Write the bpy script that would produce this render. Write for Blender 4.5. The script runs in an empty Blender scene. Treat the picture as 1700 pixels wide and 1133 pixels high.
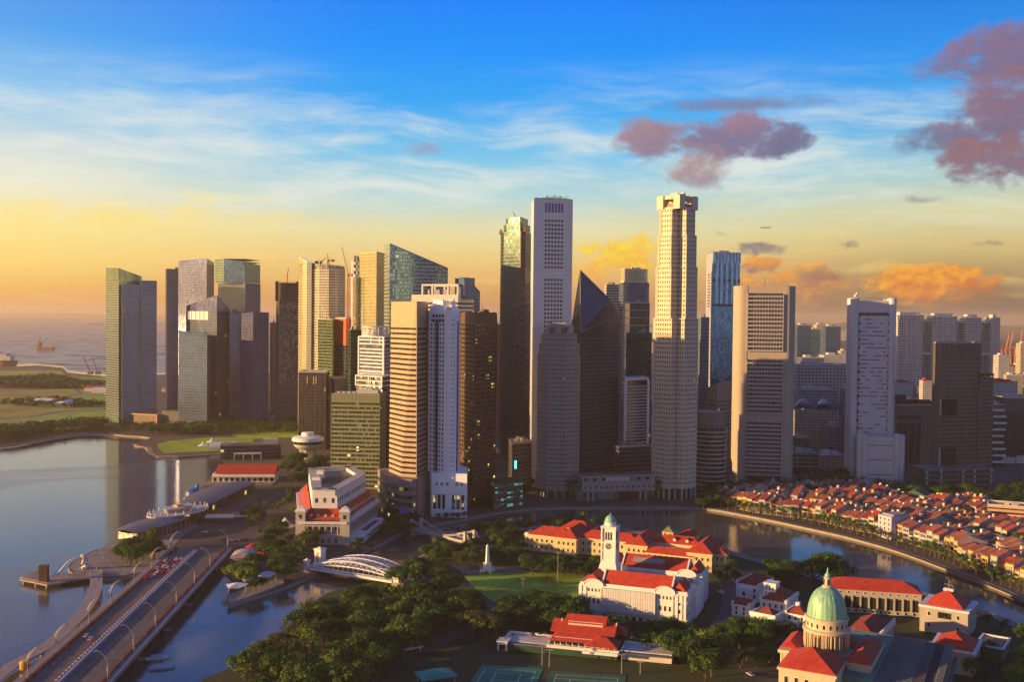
import bpy, bmesh, math, random
from mathutils import Vector, Matrix
random.seed(7)
SC = bpy.context.scene
COL = SC.collection
PI = math.pi
# ------------------------------------------------------------------ camera
CAM_H = 168.0
PITCH = math.radians(1.48); ROLL = math.radians(0.58); FPX = 1700.0
_F = Vector((0, math.cos(PITCH), -math.sin(PITCH)))
_U0 = Vector((0, math.sin(PITCH), math.cos(PITCH)))
_R0 = Vector((1, 0, 0))
_R = _R0*math.cos(ROLL) + _U0*math.sin(ROLL)
_U = -_R0*math.sin(ROLL) + _U0*math.cos(ROLL)
cd = bpy.data.cameras.new("camera"); cam = bpy.data.objects.new("camera", cd); COL.objects.link(cam)
cd.sensor_width = 36.0; cd.lens = 36.0*FPX/1700.0; cd.clip_start = 1.0; cd.clip_end = 120000.0
cam.matrix_world = Matrix(((_R.x, _U.x, -_F.x, 0), (_R.y, _U.y, -_F.y, 0), (_R.z, _U.z, -_F.z, CAM_H), (0, 0, 0, 1)))
SC.camera = cam
SC.view_settings.view_transform = 'Standard'; SC.view_settings.look = 'None'
SC.view_settings.exposure = 0.95; SC.view_settings.gamma = 1.0
# ------------------------------------------------------------------ sun
SUN_AZ = math.radians(15); SUN_EL = math.radians(8.5)      # azimuth measured from -X towards -Y
sdir = Vector((-math.cos(SUN_AZ)*math.cos(SUN_EL), -math.sin(SUN_AZ)*math.cos(SUN_EL), math.sin(SUN_EL)))
sl = bpy.data.lights.new("sun", 'SUN'); sl.energy = 5.0; sl.angle = math.radians(0.6); sl.color = (1.0, 0.60, 0.23)
so = bpy.data.objects.new("sun", sl); COL.objects.link(so)
so.rotation_euler = sdir.to_track_quat('Z', 'Y').to_euler()
# ------------------------------------------------------------------ sky
W = bpy.data.worlds.new("World"); SC.world = W; W.use_nodes = True
NT = W.node_tree; NT.nodes.clear()
def srgb(r, g, b):
    f = lambda c: (c/255.0/12.92) if c/255.0 <= 0.04045 else ((c/255.0+0.055)/1.055)**2.4
    return (f(r), f(g), f(b), 1.0)
class G:
    """small helper to write node maths"""
    def __init__(s, nt): s.nt = nt
    def n(s, t, **kw):
        nd = s.nt.nodes.new(t)
        for k, v in kw.items(): setattr(nd, k, v)
        return nd
    def put(s, sock, v):
        if isinstance(v, bpy.types.NodeSocket): s.nt.links.new(v, sock)
        elif v is not None: sock.default_value = v
    def m(s, op, a, b=None, c=None, clamp=False):
        nd = s.n('ShaderNodeMath', operation=op); nd.use_clamp = clamp
        s.put(nd.inputs[0], a); s.put(nd.inputs[1], b)
        if c is not None: s.put(nd.inputs[2], c)
        return nd.outputs[0]
    def vec(s, x, y, z):
        nd = s.n('ShaderNodeCombineXYZ'); s.put(nd.inputs[0], x); s.put(nd.inputs[1], y); s.put(nd.inputs[2], z); return nd.outputs[0]
    def sep(s, v):
        nd = s.n('ShaderNodeSeparateXYZ'); s.put(nd.inputs[0], v); return nd.outputs
    def vm(s, op, a, b=None, sc=None):
        nd = s.n('ShaderNodeVectorMath', operation=op); s.put(nd.inputs[0], a); s.put(nd.inputs[1], b)
        if sc is not None: s.put(nd.inputs['Scale'], sc)
        return nd.outputs[0]
    def noise(s, v, scale, detail=4, rough=.55, dist=0.0, col=False):
        nd = s.n('ShaderNodeTexNoise'); s.put(nd.inputs['Vector'], v); nd.inputs['Scale'].default_value = scale
        nd.inputs['Detail'].default_value = detail; nd.inputs['Roughness'].default_value = rough; nd.inputs['Distortion'].default_value = dist
        return nd.outputs['Color' if col else 'Fac']
    def ramp(s, f, pts, mode='LINEAR'):
        nd = s.n('ShaderNodeValToRGB'); cr = nd.color_ramp; cr.interpolation = mode
        while len(cr.elements) > 1: cr.elements.remove(cr.elements[-1])
        cr.elements[0].position = pts[0][0]; cr.elements[0].color = pts[0][1]
        for p, c in pts[1:]:
            e = cr.elements.new(p); e.color = c
        s.put(nd.inputs[0], f); return nd.outputs[0]
    def mix(s, f, a, b, mode='MIX'):
        nd = s.n('ShaderNodeMix', data_type='RGBA', blend_type=mode); s.put(nd.inputs[0], f); s.put(nd.inputs[6], a); s.put(nd.inputs[7], b)
        return nd.outputs[2]
    def sstep(s, v, lo, hi):
        nd = s.n('ShaderNodeMapRange', interpolation_type='SMOOTHSTEP'); s.put(nd.inputs[0], v); nd.inputs[1].default_value = lo; nd.inputs[2].default_value = hi
        return nd.outputs[0]
def build_sky():
    g = G(NT)
    tc = g.n('ShaderNodeTexCoord'); D = tc.outputs['Generated']
    x, y, z = g.sep(D)
    hor = g.m('SQRT', g.m('ADD', g.m('MULTIPLY', x, x), g.m('MULTIPLY', y, y)))
    el = g.m('MULTIPLY', g.m('ARCTAN2', z, hor), 100/17.1*180/PI/100)      # 1.0 at 17.1 degrees up
    az = g.m('ARCTAN2', x, y)
    azd = g.m('MULTIPLY', az, 180/PI)
    U = g.m('DIVIDE', azd, 10.0); V = g.m('MULTIPLY', el, 1.71)              # both in tens of degrees
    P = g.vec(U, V, 0)
    left = g.ramp(el, [(0, srgb(234,164,92)), (.05, srgb(246,184,96)), (.13, srgb(255,216,118)), (.25, srgb(255,232,146)), (.37, srgb(242,236,204)),
                       (.5, srgb(206,222,224)), (.64, srgb(144,200,238)), (.82, srgb(84,166,238)), (1.0, srgb(86,140,226))])
    mid = g.ramp(el, [(0, srgb(206,140,88)), (.08, srgb(226,170,100)), (.17, srgb(240,202,126)), (.27, srgb(232,222,166)), (.38, srgb(178,214,216)),
                      (.52, srgb(116,196,236)), (.68, srgb(44,166,245)), (.84, srgb(0,146,252)), (1.0, srgb(0,130,250))])
    right = g.ramp(el, [(0, srgb(88,78,70)), (.05, srgb(122,104,86)), (.13, srgb(170,140,98)), (.22, srgb(212,188,124)), (.33, srgb(214,212,164)),
                        (.45, srgb(160,204,212)), (.6, srgb(84,176,232)), (.78, srgb(30,150,240)), (1.0, srgb(20,118,220))])
    base = g.mix(g.sstep(azd, -30, -6), left, mid)
    base = g.mix(g.sstep(azd, 2, 26), base, right)
    # cirrus, drawn out along the horizon
    Pd = g.vm('ADD', P, g.vm('SCALE', g.noise(P, 0.8, 3, .5, 0, True), None, 0.35))
    a_ = g.vec(g.m('ADD', g.m('MULTIPLY', g.sep(Pd)[0], .55), g.m('MULTIPLY', g.sep(Pd)[1], .5)), g.m('MULTIPLY', g.sep(Pd)[1], 3.6), 3.1)
    ci = g.noise(a_, 1.5, 9, .66, .15)
    band = g.m('MULTIPLY', g.sstep(el, .2, .42), g.m('SUBTRACT', 1.0, g.sstep(el, .52, .86)))
    cm = g.m('MULTIPLY', g.sstep(ci, .42, .72), band)
    base = g.mix(g.m('MULTIPLY', cm, .72), base, srgb(238,238,226))
    cm2 = g.m('MULTIPLY', g.sstep(g.noise(a_, 3.7, 6, .6, .3), .5, .8), g.m('SUBTRACT', 1.0, g.sstep(el, .25, .5)))
    base = g.mix(g.m('MULTIPLY', cm2, .45), base, srgb(255,226,132))
    Pc = g.vm('MULTIPLY', P, (1.0, 1.5, 1.0)); nz1 = g.noise(Pc, 5.0, 8, .6, .3); nz2 = g.noise(g.vm('ADD', Pc, (7.3, 1.7, 0.0)), 13.0, 7, .62, .2)
    def cloud(base, px, py, rx, ry, c1, c2, amp=1.6, lo=0.0, hi=.7, alpha=1.0, shade=None):
        if ry < 13 and rx < 100: amp *= 2.0; hi *= 1.6
        cu = math.degrees(math.atan((px-850)/FPX))/10; cv = (522+(px-850)*.0101-py)/FPX*5.73
        ru = rx/FPX*5.73; rv = ry/FPX*5.73
        du = g.m('DIVIDE', g.m('SUBTRACT', U, cu), ru); dv = g.m('DIVIDE', g.m('SUBTRACT', V, cv), rv)
        r2 = g.m('ADD', g.m('MULTIPLY', du, du), g.m('MULTIPLY', dv, dv))
        f = g.m('SUBTRACT', g.m('ADD', 1.0, g.m('MULTIPLY', g.m('SUBTRACT', nz1, .5), amp*3.2)), r2)
        f = g.m('ADD', f, g.m('MULTIPLY', g.m('SUBTRACT', nz2, .5), amp*1.3))
        mk = g.m('MULTIPLY', g.sstep(f, lo-.1, hi*1.7), alpha)
        sh = g.m('ADD', g.m('ADD', g.m('MULTIPLY', dv, .45), g.m('MULTIPLY', du, -.25)), g.m('ADD', .44, g.m('MULTIPLY', g.m('SUBTRACT', nz2, .5), 1.6+1.6*(ry > 30 and rx < 99 and py > 400))), clamp=True)
        return g.mix(mk, base, g.mix(sh, c2, c1))
    MA, MD, MP = srgb(170,134,150), srgb(112,112,146), srgb(196,150,140)
    YL, YD = srgb(255,222,60), srgb(246,182,74)
    OR, OD = srgb(250,168,66), srgb(176,122,92)
    for a in [(220,368,300,26,srgb(255,230,112),srgb(255,222,120),.8,0,1.2,.85), (370,335,110,12,srgb(255,236,150),srgb(255,232,150),.9,0,1.2,.6),
              (1440,502,420,24,srgb(150,116,90),srgb(110,94,84),1.0,0,1.3,.75), (960,505,170,42,srgb(216,140,84),srgb(190,120,84),1.0,0,1.2,.6),
              (1035,424,82,36,YL,YD,1.2,0,.5,1), (985,452,70,20,srgb(252,196,80),srgb(240,170,80),1.2,0,.8,.8),
              (1300,474,98,36,OR,OD,1.2,0,.5,1), (1262,446,34,16,OR,OD,1.4,0,.4,1), (1340,452,32,18,srgb(255,190,90),OD,1.4,0,.4,1),
              (1540,474,86,38,srgb(255,176,52),srgb(214,116,52),1.1,0,.4,1), (1625,492,60,14,srgb(180,110,70),srgb(130,96,76),1.4,0,.8,.7),
              (1220,187,165,13,srgb(128,134,172),srgb(112,124,164),.5,0,.7,.95), (1110,205,60,12,MD,MD,.9,0,1.2,.35),
              (695,250,44,13,srgb(168,170,190),srgb(146,154,182),1.3,0,.9,.8),
              (1215,242,128,38,srgb(140,118,144),srgb(112,108,146),.8,0,.5,.97), (1078,238,66,40,srgb(166,134,142),srgb(138,120,146),.75,0,.5,.97), (1228,218,46,24,srgb(160,126,146),srgb(140,116,146),.8,0,.5,.95), (1310,243,44,24,srgb(124,114,146),srgb(104,106,144),.8,0,.5,.92), (1152,284,60,38,srgb(184,146,140),srgb(150,128,144),.9,0,.7,.9),
              (1672,142,98,54,srgb(142,112,136),srgb(112,104,142),.7,0,.5,.97), (1570,150,74,24,srgb(136,116,146),srgb(110,110,148),.8,0,.7,.85), (1672,215,96,68,srgb(146,108,124),srgb(118,100,130),.7,0,.5,.97),
              (1590,252,84,36,srgb(138,112,132),srgb(104,104,142),.8,0,.6,.93), (1518,258,40,22,srgb(92,108,146),MD,1.0,0,.7,.8), (1648,292,96,42,srgb(150,108,114),srgb(122,102,128),.8,0,.5,.97),
              (1515,345,38,7,srgb(132,130,142),srgb(120,122,140),1.0,0,.8,.85), (1182,388,22,8,srgb(142,130,138),srgb(130,124,136),1.0,0,.7,.9),
              (1258,415,52,10,srgb(140,124,124),srgb(126,116,124),1.1,0,.6,.9), (1412,413,17,8,srgb(140,124,118),srgb(128,116,118),1.0,0,.7,.85), (1632,416,36,5,srgb(128,116,112),srgb(122,110,110),1.0,0,.8,.85),
              (1240,450,34,10,srgb(134,112,118),srgb(120,104,116),1.1,0,.7,.8), (1350,458,60,12,srgb(144,110,100),srgb(126,100,100),1.1,0,.8,.6)]:
        base = cloud(base, *a)
    # behind the camera: sky brightened to light the facades; deep blue overhead, darker below
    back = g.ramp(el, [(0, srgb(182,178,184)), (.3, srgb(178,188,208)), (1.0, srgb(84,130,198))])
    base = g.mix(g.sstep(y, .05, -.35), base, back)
    base = g.mix(g.sstep(z, .30, .65), base, srgb(26,78,156))
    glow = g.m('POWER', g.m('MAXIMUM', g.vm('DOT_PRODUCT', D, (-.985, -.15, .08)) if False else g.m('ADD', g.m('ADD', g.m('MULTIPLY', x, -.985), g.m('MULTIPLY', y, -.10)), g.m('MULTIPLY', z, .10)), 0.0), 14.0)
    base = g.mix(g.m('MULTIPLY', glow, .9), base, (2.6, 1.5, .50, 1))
    base = g.mix(g.sstep(z, -.01, -.12), base, srgb(112,114,124))
    sky = g.n('ShaderNodeTexSky', sky_type='NISHITA'); sky.sun_disc = False
    sky.sun_elevation = SUN_EL; sky.sun_rotation = math.atan2(sdir.x, sdir.y); sky.altitude = 200
    bg1 = g.n('ShaderNodeBackground'); g.put(bg1.inputs[0], base); bg1.inputs[1].default_value = 0.52
    bg2 = g.n('ShaderNodeBackground'); g.put(bg2.inputs[0], sky.outputs[0]); bg2.inputs[1].default_value = 0.003
    ad = g.n('ShaderNodeAddShader'); out = g.n('ShaderNodeOutputWorld')
    NT.links.new(bg1.outputs[0], ad.inputs[0]); NT.links.new(bg2.outputs[0], ad.inputs[1]); NT.links.new(ad.outputs[0], out.inputs[0])
build_sky()
# ------------------------------------------------------------------ unprojection
def ray(px, py): return _F + _R*((px-850)/1700.0) + _U*((566.5-py)/1700.0)
def gz(px, py, z=2.5):
    d = ray(px, py); t = (z-CAM_H)/d.z; return Vector((d.x*t, d.y*t, z))
def at(px, py, Y):
    d = ray(px, py); t = Y/d.y; return Vector((d.x*t, Y, CAM_H+d.z*t))
def zt(px, py, Y): return at(px, py, Y).z
# ------------------------------------------------------------------ materials
MATS = {}
def mat(name, col, rough=.8, var=.18, scale=.15, metal=0.0, streak=0.0, spec=.4, bump=0.0, bscale=2.0, col2=None, emit=None):
    if name in MATS: return MATS[name]
    m = bpy.data.materials.new(name); m.use_nodes = True; nt = m.node_tree; b = nt.nodes['Principled BSDF']; g = G(nt)
    c = (col[0], col[1], col[2], 1)
    tc = g.n('ShaderNodeTexCoord'); P = tc.outputs['Object']
    n1 = g.noise(P, scale, 5, .6); n2 = g.noise(P, scale*9, 3, .6)
    f = g.m('ADD', g.m('MULTIPLY', n1, .65), g.m('MULTIPLY', n2, .35))
    if streak:
        x, y, z = g.sep(P)
        st = g.noise(g.vec(g.m('MULTIPLY', x, .9), g.m('MULTIPLY', y, .9), g.m('MULTIPLY', z, .05)), 1.0, 4, .6)
        f = g.m('ADD', g.m('MULTIPLY', f, 1-streak), g.m('MULTIPLY', st, streak))
    lo = tuple(max(0, k*(1-var*1.6)) for k in col[:3])+(1,); hi = tuple(min(.95, k*(1+var*1.3)) for k in col[:3])+(1,)
    if col2: hi = tuple(col2[:3])+(1,); lo = c
    r = g.ramp(f, [(.32, lo), (.68, hi)])
    g.put(b.inputs['Base Color'], r); b.inputs['Roughness'].default_value = rough; b.inputs['Metallic'].default_value = metal
    b.inputs['Specular IOR Level'].default_value = spec
    if bump:
        bp = g.n('ShaderNodeBump'); bp.inputs['Strength'].default_value = bump; g.put(bp.inputs['Height'], g.noise(P, bscale, 4, .6)); g.put(b.inputs['Normal'], bp.outputs[0])
    if emit: b.inputs['Emission Color'].default_value = (*emit[:3], 1); b.inputs['Emission Strength'].default_value = emit[3]
    MATS[name] = m; return m
def glass(name, tint, metal=.55, rough=.07, cw=1.5, ch=4.0, jit=.03, lit=0.0, contrast=.6, litcol=(1, .72, .25), dark=.25, blind=0.0, lits=2.5):
    """curtain wall / window glass: each pane slightly differently tinted and tilted; a few have the lights on"""
    if name in MATS: return MATS[name]
    m = bpy.data.materials.new(name); m.use_nodes = True; nt = m.node_tree; b = nt.nodes['Principled BSDF']; g = G(nt)
    P = g.n('ShaderNodeTexCoord').outputs['Object']; x, y, z = g.sep(P)
    fx = g.m('FLOOR', g.m('ADD', g.m('DIVIDE', x, cw), .37)); fy = g.m('FLOOR', g.m('ADD', g.m('DIVIDE', y, cw), .37)); fz = g.m('FLOOR', g.m('DIVIDE', z, ch))
    cell = g.vec(fx, fy, fz)
    wn = g.n('ShaderNodeTexWhiteNoise', noise_dimensions='3D'); g.put(wn.inputs['Vector'], cell)
    v = wn.outputs['Value']; cc = wn.outputs['Color']
    big = g.noise(P, .03, 3, .6)
    f = g.m('ADD', g.m('MULTIPLY', v, contrast), g.m('MULTIPLY', big, 1-contrast))
    d = tuple(t*dark for t in tint)+(1,)
    base = g.ramp(f, [(.15, d), (.85, tuple(tint)+(1,))])
    if blind:
        bl = g.m('GREATER_THAN', g.sep(cc)[1], 1-blind); base = g.mix(g.m('MULTIPLY', bl, .8), base, (.32, .31, .28, 1))
        b.inputs['Metallic'].default_value = metal
        g.put(b.inputs['Metallic'], g.m('MULTIPLY', g.m('SUBTRACT', 1.0, bl), metal))
    else: b.inputs['Metallic'].default_value = metal
    g.put(b.inputs['Base Color'], base)
    b.inputs['Roughness'].default_value = rough
    nrm = g.n('ShaderNodeNewGeometry').outputs['Normal']
    jv = g.vm('SCALE', g.vm('SUBTRACT', cc, (.5, .5, .5)), None, jit)
    wv = g.vm('SCALE', g.vm('SUBTRACT', g.noise(P, .25, 2, .5, 0, True), (.5, .5, .5)), None, jit*.8)
    g.put(b.inputs['Normal'], g.vm('NORMALIZE', g.vm('ADD', nrm, g.vm('ADD', jv, wv))))
    if lit:
        w2 = g.n('ShaderNodeTexWhiteNoise', noise_dimensions='3D'); g.put(w2.inputs['Vector'], g.vec(g.m('FLOOR', g.m('MULTIPLY', fx, .5)), g.m('FLOOR', g.m('MULTIPLY', fy, .5)), fz))
        on = g.m('GREATER_THAN', w2.outputs['Value'], 1-lit)
        b.inputs['Emission Color'].default_value = (*litcol, 1); g.put(b.inputs['Emission Strength'], g.m('MULTIPLY', on, g.m('MULTIPLY', v, lits)))
    MATS[name] = m; return m
def windowed(name, wall, win, pw=3.0, ph=3.4, fw=.5, fh=.5, rough=.75, lit=0.0, metal=.3):
    """far-off facade: rows of small windows in a wall"""
    if name in MATS: return MATS[name]
    m = bpy.data.materials.new(name); m.use_nodes = True; nt = m.node_tree; b = nt.nodes['Principled BSDF']; g = G(nt)
    P = g.n('ShaderNodeTexCoord').outputs['Object']; x, y, z = g.sep(P)
    N = g.sep(g.n('ShaderNodeTexCoord').outputs['Normal'])
    h = g.m('ADD', g.m('MULTIPLY', x, g.m('GREATER_THAN', g.m('ABSOLUTE', N[1]), .7)), g.m('MULTIPLY', y, g.m('GREATER_THAN', g.m('ABSOLUTE', N[0]), .7)))
    hf = g.m('FRACT', g.m('DIVIDE', g.m('ADD', h, 500.0), pw)); zf = g.m('FRACT', g.m('DIVIDE', z, ph))
    mk = g.m('MULTIPLY', g.m('MULTIPLY', g.m('GREATER_THAN', hf, .5-fw/2), g.m('LESS_THAN', hf, .5+fw/2)), g.m('MULTIPLY', g.m('GREATER_THAN', zf, .25), g.m('LESS_THAN', zf, .25+fh)))
    mk = g.m('MULTIPLY', mk, g.m('LESS_THAN', g.m('ABSOLUTE', N[2]), .5))
    wn = g.n('ShaderNodeTexWhiteNoise', noise_dimensions='3D')
    g.put(wn.inputs['Vector'], g.vec(g.m('FLOOR', g.m('DIVIDE', g.m('ADD', h, 500.0), pw)), g.m('FLOOR', g.m('DIVIDE', z, ph)), 1.0))
    v = wn.outputs['Value']
    wc = g.ramp(v, [(0, tuple(k*.4 for k in win)+(1,)), (1, tuple(k*1.6 for k in win)+(1,))])
    nn = g.noise(P, .08, 4, .6)
    wl = g.ramp(nn, [(.3, tuple(k*.8 for k in wall)+(1,)), (.7, tuple(min(.9, k*1.15) for k in wall)+(1,))])
    g.put(b.inputs['Base Color'], g.mix(mk, wl, wc)); g.put(b.inputs['Metallic'], g.m('MULTIPLY', mk, metal))
    g.put(b.inputs['Roughness'], g.m('SUBTRACT', rough, g.m('MULTIPLY', mk, rough-.12)))
    if lit:
        b.inputs['Emission Color'].default_value = (1, .62, .2, 1); g.put(b.inputs['Emission Strength'], g.m('MULTIPLY', mk, g.m('MULTIPLY', g.m('GREATER_THAN', v, 1-lit), 1.6)))
    MATS[name] = m; return m
# ------------------------------------------------------------------ mesh builder
class MB:
    def __init__(s): s.v = []; s.f = []; s.mi = []; s.cur = 0
    def add(s, vs, fs):
        o = len(s.v); s.v += [tuple(p) for p in vs]
        for f in fs: s.f.append(tuple(i+o for i in f)); s.mi.append(s.cur)
        return s
    def box(s, x0, x1, y0, y1, z0, z1):
        return s.add([(x0,y0,z0),(x1,y0,z0),(x1,y1,z0),(x0,y1,z0),(x0,y0,z1),(x1,y0,z1),(x1,y1,z1),(x0,y1,z1)],
                     [(0,3,2,1),(4,5,6,7),(0,1,5,4),(1,2,6,5),(2,3,7,6),(3,0,4,7)])
    def obox(s, c, ax, hx, hy, z0, z1):
        """box centred at c (x,y), ax = unit direction (x,y) of its long side"""
        a = Vector((ax[0], ax[1])); a.normalize(); b = Vector((-a.y, a.x)); c = Vector((c[0], c[1]))
        P = [c-a*hx-b*hy, c+a*hx-b*hy, c+a*hx+b*hy, c-a*hx+b*hy]
        return s.prism([(p.x, p.y) for p in P], z0, z1)
    def prism(s, poly, z0, z1, cap=True, bot=True):
        n = len(poly)
        if area(poly) < 0: poly = poly[::-1]
        if callable(z1): tz = [z1(x, y) for x, y in poly]
        else: tz = [z1]*n
        vs = [(x, y, z0) for x, y in poly]+[(x, y, tz[i]) for i, (x, y) in enumerate(poly)]
        fs = [(i, (i+1) % n, (i+1) % n+n, i+n) for i in range(n)]
        if cap: fs.append(tuple(range(n, 2*n)))
        if bot: fs.append(tuple(range(n-1, -1, -1)))
        return s.add(vs, fs)
    def loft(s, p0, z0, p1, z1, cap=True):
        n = len(p0)
        if area(p0) < 0: p0 = p0[::-1]; p1 = p1[::-1]
        return s.add([(x, y, z0) for x, y in p0]+[(x, y, z1) for x, y in p1],
                     [(i, (i+1) % n, (i+1) % n+n, i+n) for i in range(n)]+([tuple(range(n, 2*n)), tuple(range(n-1, -1, -1))] if cap else []))
    def tube(s, pts, r, n=6, cap=True):
        pts = [Vector(p) for p in pts]; rs = r if isinstance(r, (list, tuple)) else [r]*len(pts)
        rings = []
        for i, p in enumerate(pts):
            d = (pts[min(i+1, len(pts)-1)]-pts[max(i-1, 0)]).normalized()
            u = d.cross(Vector((0, 0, 1)))
            if u.length < 1e-3: u = Vector((1, 0, 0))
            u.normalize(); w = u.cross(d)
            rings.append([p+(u*math.cos(2*PI*k/n)+w*math.sin(2*PI*k/n))*rs[i] for k in range(n)])
        vs = [q for rg in rings for q in rg]; fs = []
        for i in range(len(pts)-1):
            for k in range(n): fs.append((i*n+k, i*n+(k+1) % n, (i+1)*n+(k+1) % n, (i+1)*n+k))
        if cap: fs.append(tuple(range(n-1, -1, -1))); fs.append(tuple(range((len(pts)-1)*n, len(pts)*n)))
        return s.add(vs, fs)
    def lathe(s, prof, c=(0, 0), n=24, a0=0.0):
        vs = []; fs = []
        for r, z in prof:
            for k in range(n): vs.append((c[0]+r*math.cos(a0+2*PI*k/n), c[1]+r*math.sin(a0+2*PI*k/n), z))
        for i in range(len(prof)-1):
            for k in range(n): fs.append((i*n+k, i*n+(k+1) % n, (i+1)*n+(k+1) % n, (i+1)*n+k))
        fs.append(tuple(range(n-1, -1, -1))); fs.append(tuple(range((len(prof)-1)*n, len(prof)*n)))
        return s.add(vs, fs)
    def hip(s, x0, x1, y0, y1, z, h, ov=.6, hipx=None, t=.25):
        """hip roof; ridge along the longer side; hipx = inset of the ridge ends (0 = gable)"""
        x0 -= ov; x1 += ov; y0 -= ov; y1 += ov
        if (x1-x0) >= (y1-y0):
            i = (y1-y0)/2 if hipx is None else hipx; ym = (y0+y1)/2
            r = [(x0+i, ym, z+h), (x1-i, ym, z+h)]
            vs = [(x0,y0,z),(x1,y0,z),(x1,y1,z),(x0,y1,z)]+r+[(x0,y0,z-t),(x1,y0,z-t),(x1,y1,z-t),(x0,y1,z-t)]
            fs = [(0,1,5,4),(1,2,5),(2,3,4,5),(3,0,4)]
        else:
            i = (x1-x0)/2 if hipx is None else hipx; xm = (x0+x1)/2
            r = [(xm, y0+i, z+h), (xm, y1-i, z+h)]
            vs = [(x0,y0,z),(x1,y0,z),(x1,y1,z),(x0,y1,z)]+r+[(x0,y0,z-t),(x1,y0,z-t),(x1,y1,z-t),(x0,y1,z-t)]
            fs = [(0,1,4),(1,2,5,4),(2,3,5),(3,0,4,5)]
        fs += [(6,7,1,0),(7,8,2,1),(8,9,3,2),(9,6,0,3),(9,8,7,6)]
        return s.add(vs, fs)
    def build(s, name, m, parent=None, smooth=False, mesh=None):
        me = bpy.data.meshes.new(name); me.from_pydata(s.v, [], s.f)
        ms = m if isinstance(m, (list, tuple)) else [m]
        for q in ms: me.materials.append(q)
        if len(ms) > 1: me.polygons.foreach_set('material_index', s.mi)
        if smooth: me.polygons.foreach_set('use_smooth', [True]*len(me.polygons))
        me.update(); o = bpy.data.objects.new(name, me); COL.objects.link(o)
        if parent: o.parent = parent
        return o
def area(p): return sum(p[i][0]*p[(i+1) % len(p)][1]-p[(i+1) % len(p)][0]*p[i][1] for i in range(len(p)))/2
def off(poly, d):
    n = len(poly)
    if area(poly) < 0: poly = poly[::-1]
    out = []
    for i in range(n):
        a, b, c = Vector(poly[i-1]), Vector(poly[i]), Vector(poly[(i+1) % n])
        e1 = (b-a).normalized(); e2 = (c-b).normalized(); n1 = Vector((e1.y, -e1.x)); n2 = Vector((e2.y, -e2.x))
        k = 1+n1.dot(n2); v = (n1+n2)/k if k > .05 else n1
        out.append(tuple(b+v*d))
    return out
def rectp(x0, x1, y0, y1): return [(x0, y0), (x1, y0), (x1, y1), (x0, y1)]
def tag(o, label=None, cat=None, group=None, kind=None):
    if label: o['label'] = label
    if cat: o['category'] = cat
    if group: o['group'] = group
    if kind: o['kind'] = kind
    return o
def thing(name, label, cat, loc=(0, 0, 0), rz=0.0, group=None, kind=None):
    o = bpy.data.objects.new(name, None); COL.objects.link(o); o.empty_display_size = 1
    o.location = loc; o.rotation_euler = (0, 0, rz); return tag(o, label, cat, group, kind)
KIDS = {}
def dup(o, loc, rz=0.0, label=None, group=None, scale=None):
    """copy a thing with its parts and sub-parts"""
    if o not in KIDS:
        KIDS[o] = [(c, list(c.children)) for c in o.children]
    r = o.copy(); COL.objects.link(r); r.location = loc; r.rotation_euler = (0, 0, rz)
    if scale: r.scale = scale
    if label: r['label'] = label
    if group: r['group'] = group
    for c, gs in KIDS[o]:
        d = c.copy(); COL.objects.link(d); d.parent = r
        for q in gs:
            e = q.copy(); COL.objects.link(e); e.parent = d
    return r
def local(T, pts):
    """world xy points -> local frame of thing T (rotation about z only)"""
    a = T.rotation_euler[2]; c, s = math.cos(a), math.sin(a)
    return [((x-T.location.x)*c+(y-T.location.y)*s, -(x-T.location.x)*s+(y-T.location.y)*c) for x, y in pts]
def frame(name, label, cat, A, B, z=2.5, group=None):
    """thing whose local x runs from A to B"""
    A = Vector((A[0], A[1])); B = Vector((B[0], B[1])); d = B-A
    return thing(name, label, cat, (A.x, A.y, z), math.atan2(d.y, d.x), group), d.length
ORD = ['', 'first', 'second', 'third', 'fourth', 'fifth', 'sixth', 'seventh', 'eighth', 'ninth', 'tenth', 'eleventh', 'twelfth']
def nth(i):
    if i < len(ORD): return ORD[i]
    return "%d%s" % (i, 'th' if 10 <= i % 100 <= 20 else {1: 'st', 2: 'nd', 3: 'rd'}.get(i % 10, 'th'))
# ------------------------------------------------------------------ facade builders (local frame, z from 0)
def edges(poly):
    if area(poly) < 0: poly = poly[::-1]
    for i in range(len(poly)): yield Vector(poly[i]), Vector(poly[(i+1) % len(poly)])
def split_floors(z0, z1, fh):
    n = max(1, round((z1-z0)/fh)); return [z0+(z1-z0)*i/n for i in range(n+1)]
def fins(mb, poly, z0, z1, sp, w, proud, depth=.3, skip=None):
    """vertical mullions or piers along every edge"""
    for ei, (a, b) in enumerate(edges(poly)):
        if skip and ei in skip: continue
        L = (b-a).length; n = max(1, round(L/sp)); d = (b-a)/L; nn = Vector((d.y, -d.x))
        for i in range(n+1):
            p = a+d*(L*i/n)+nn*(proud-depth)/2
            mb.obox(p, d, w/2, (proud+depth)/2, z0, z1)
def bands(T, poly, z0, z1, fh, gm, fm, sh=1.2, proud=.35, mull=None, mw=.15, mm=None, top=True, gname='curtain_wall', bname='spandrel', ztop=None, bandparts=True):
    """glass body ringed by a spandrel band at each floor"""
    c = MB(); c.prism(poly, z0, z1 if ztop is None else ztop); c.build(gname, gm, T)
    fl = split_floors(z0, z1, fh); po = off(poly, proud)
    if bandparts:
        for z in fl[:-1]: MB().prism(po, z, z+sh).build(bname, fm, T)
    else:
        m = MB()
        for z in fl[:-1]: m.prism(po, z, z+sh)
        m.build(bname+'s', fm, T)
    if top: MB().prism(po, z1-.4, z1+.9).build('parapet', fm, T)
    if mull:
        m = MB(); fins(m, poly, z0, z1-.45, mull, mw, proud+.06); m.build('mullions', mm or fm, T)
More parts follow.
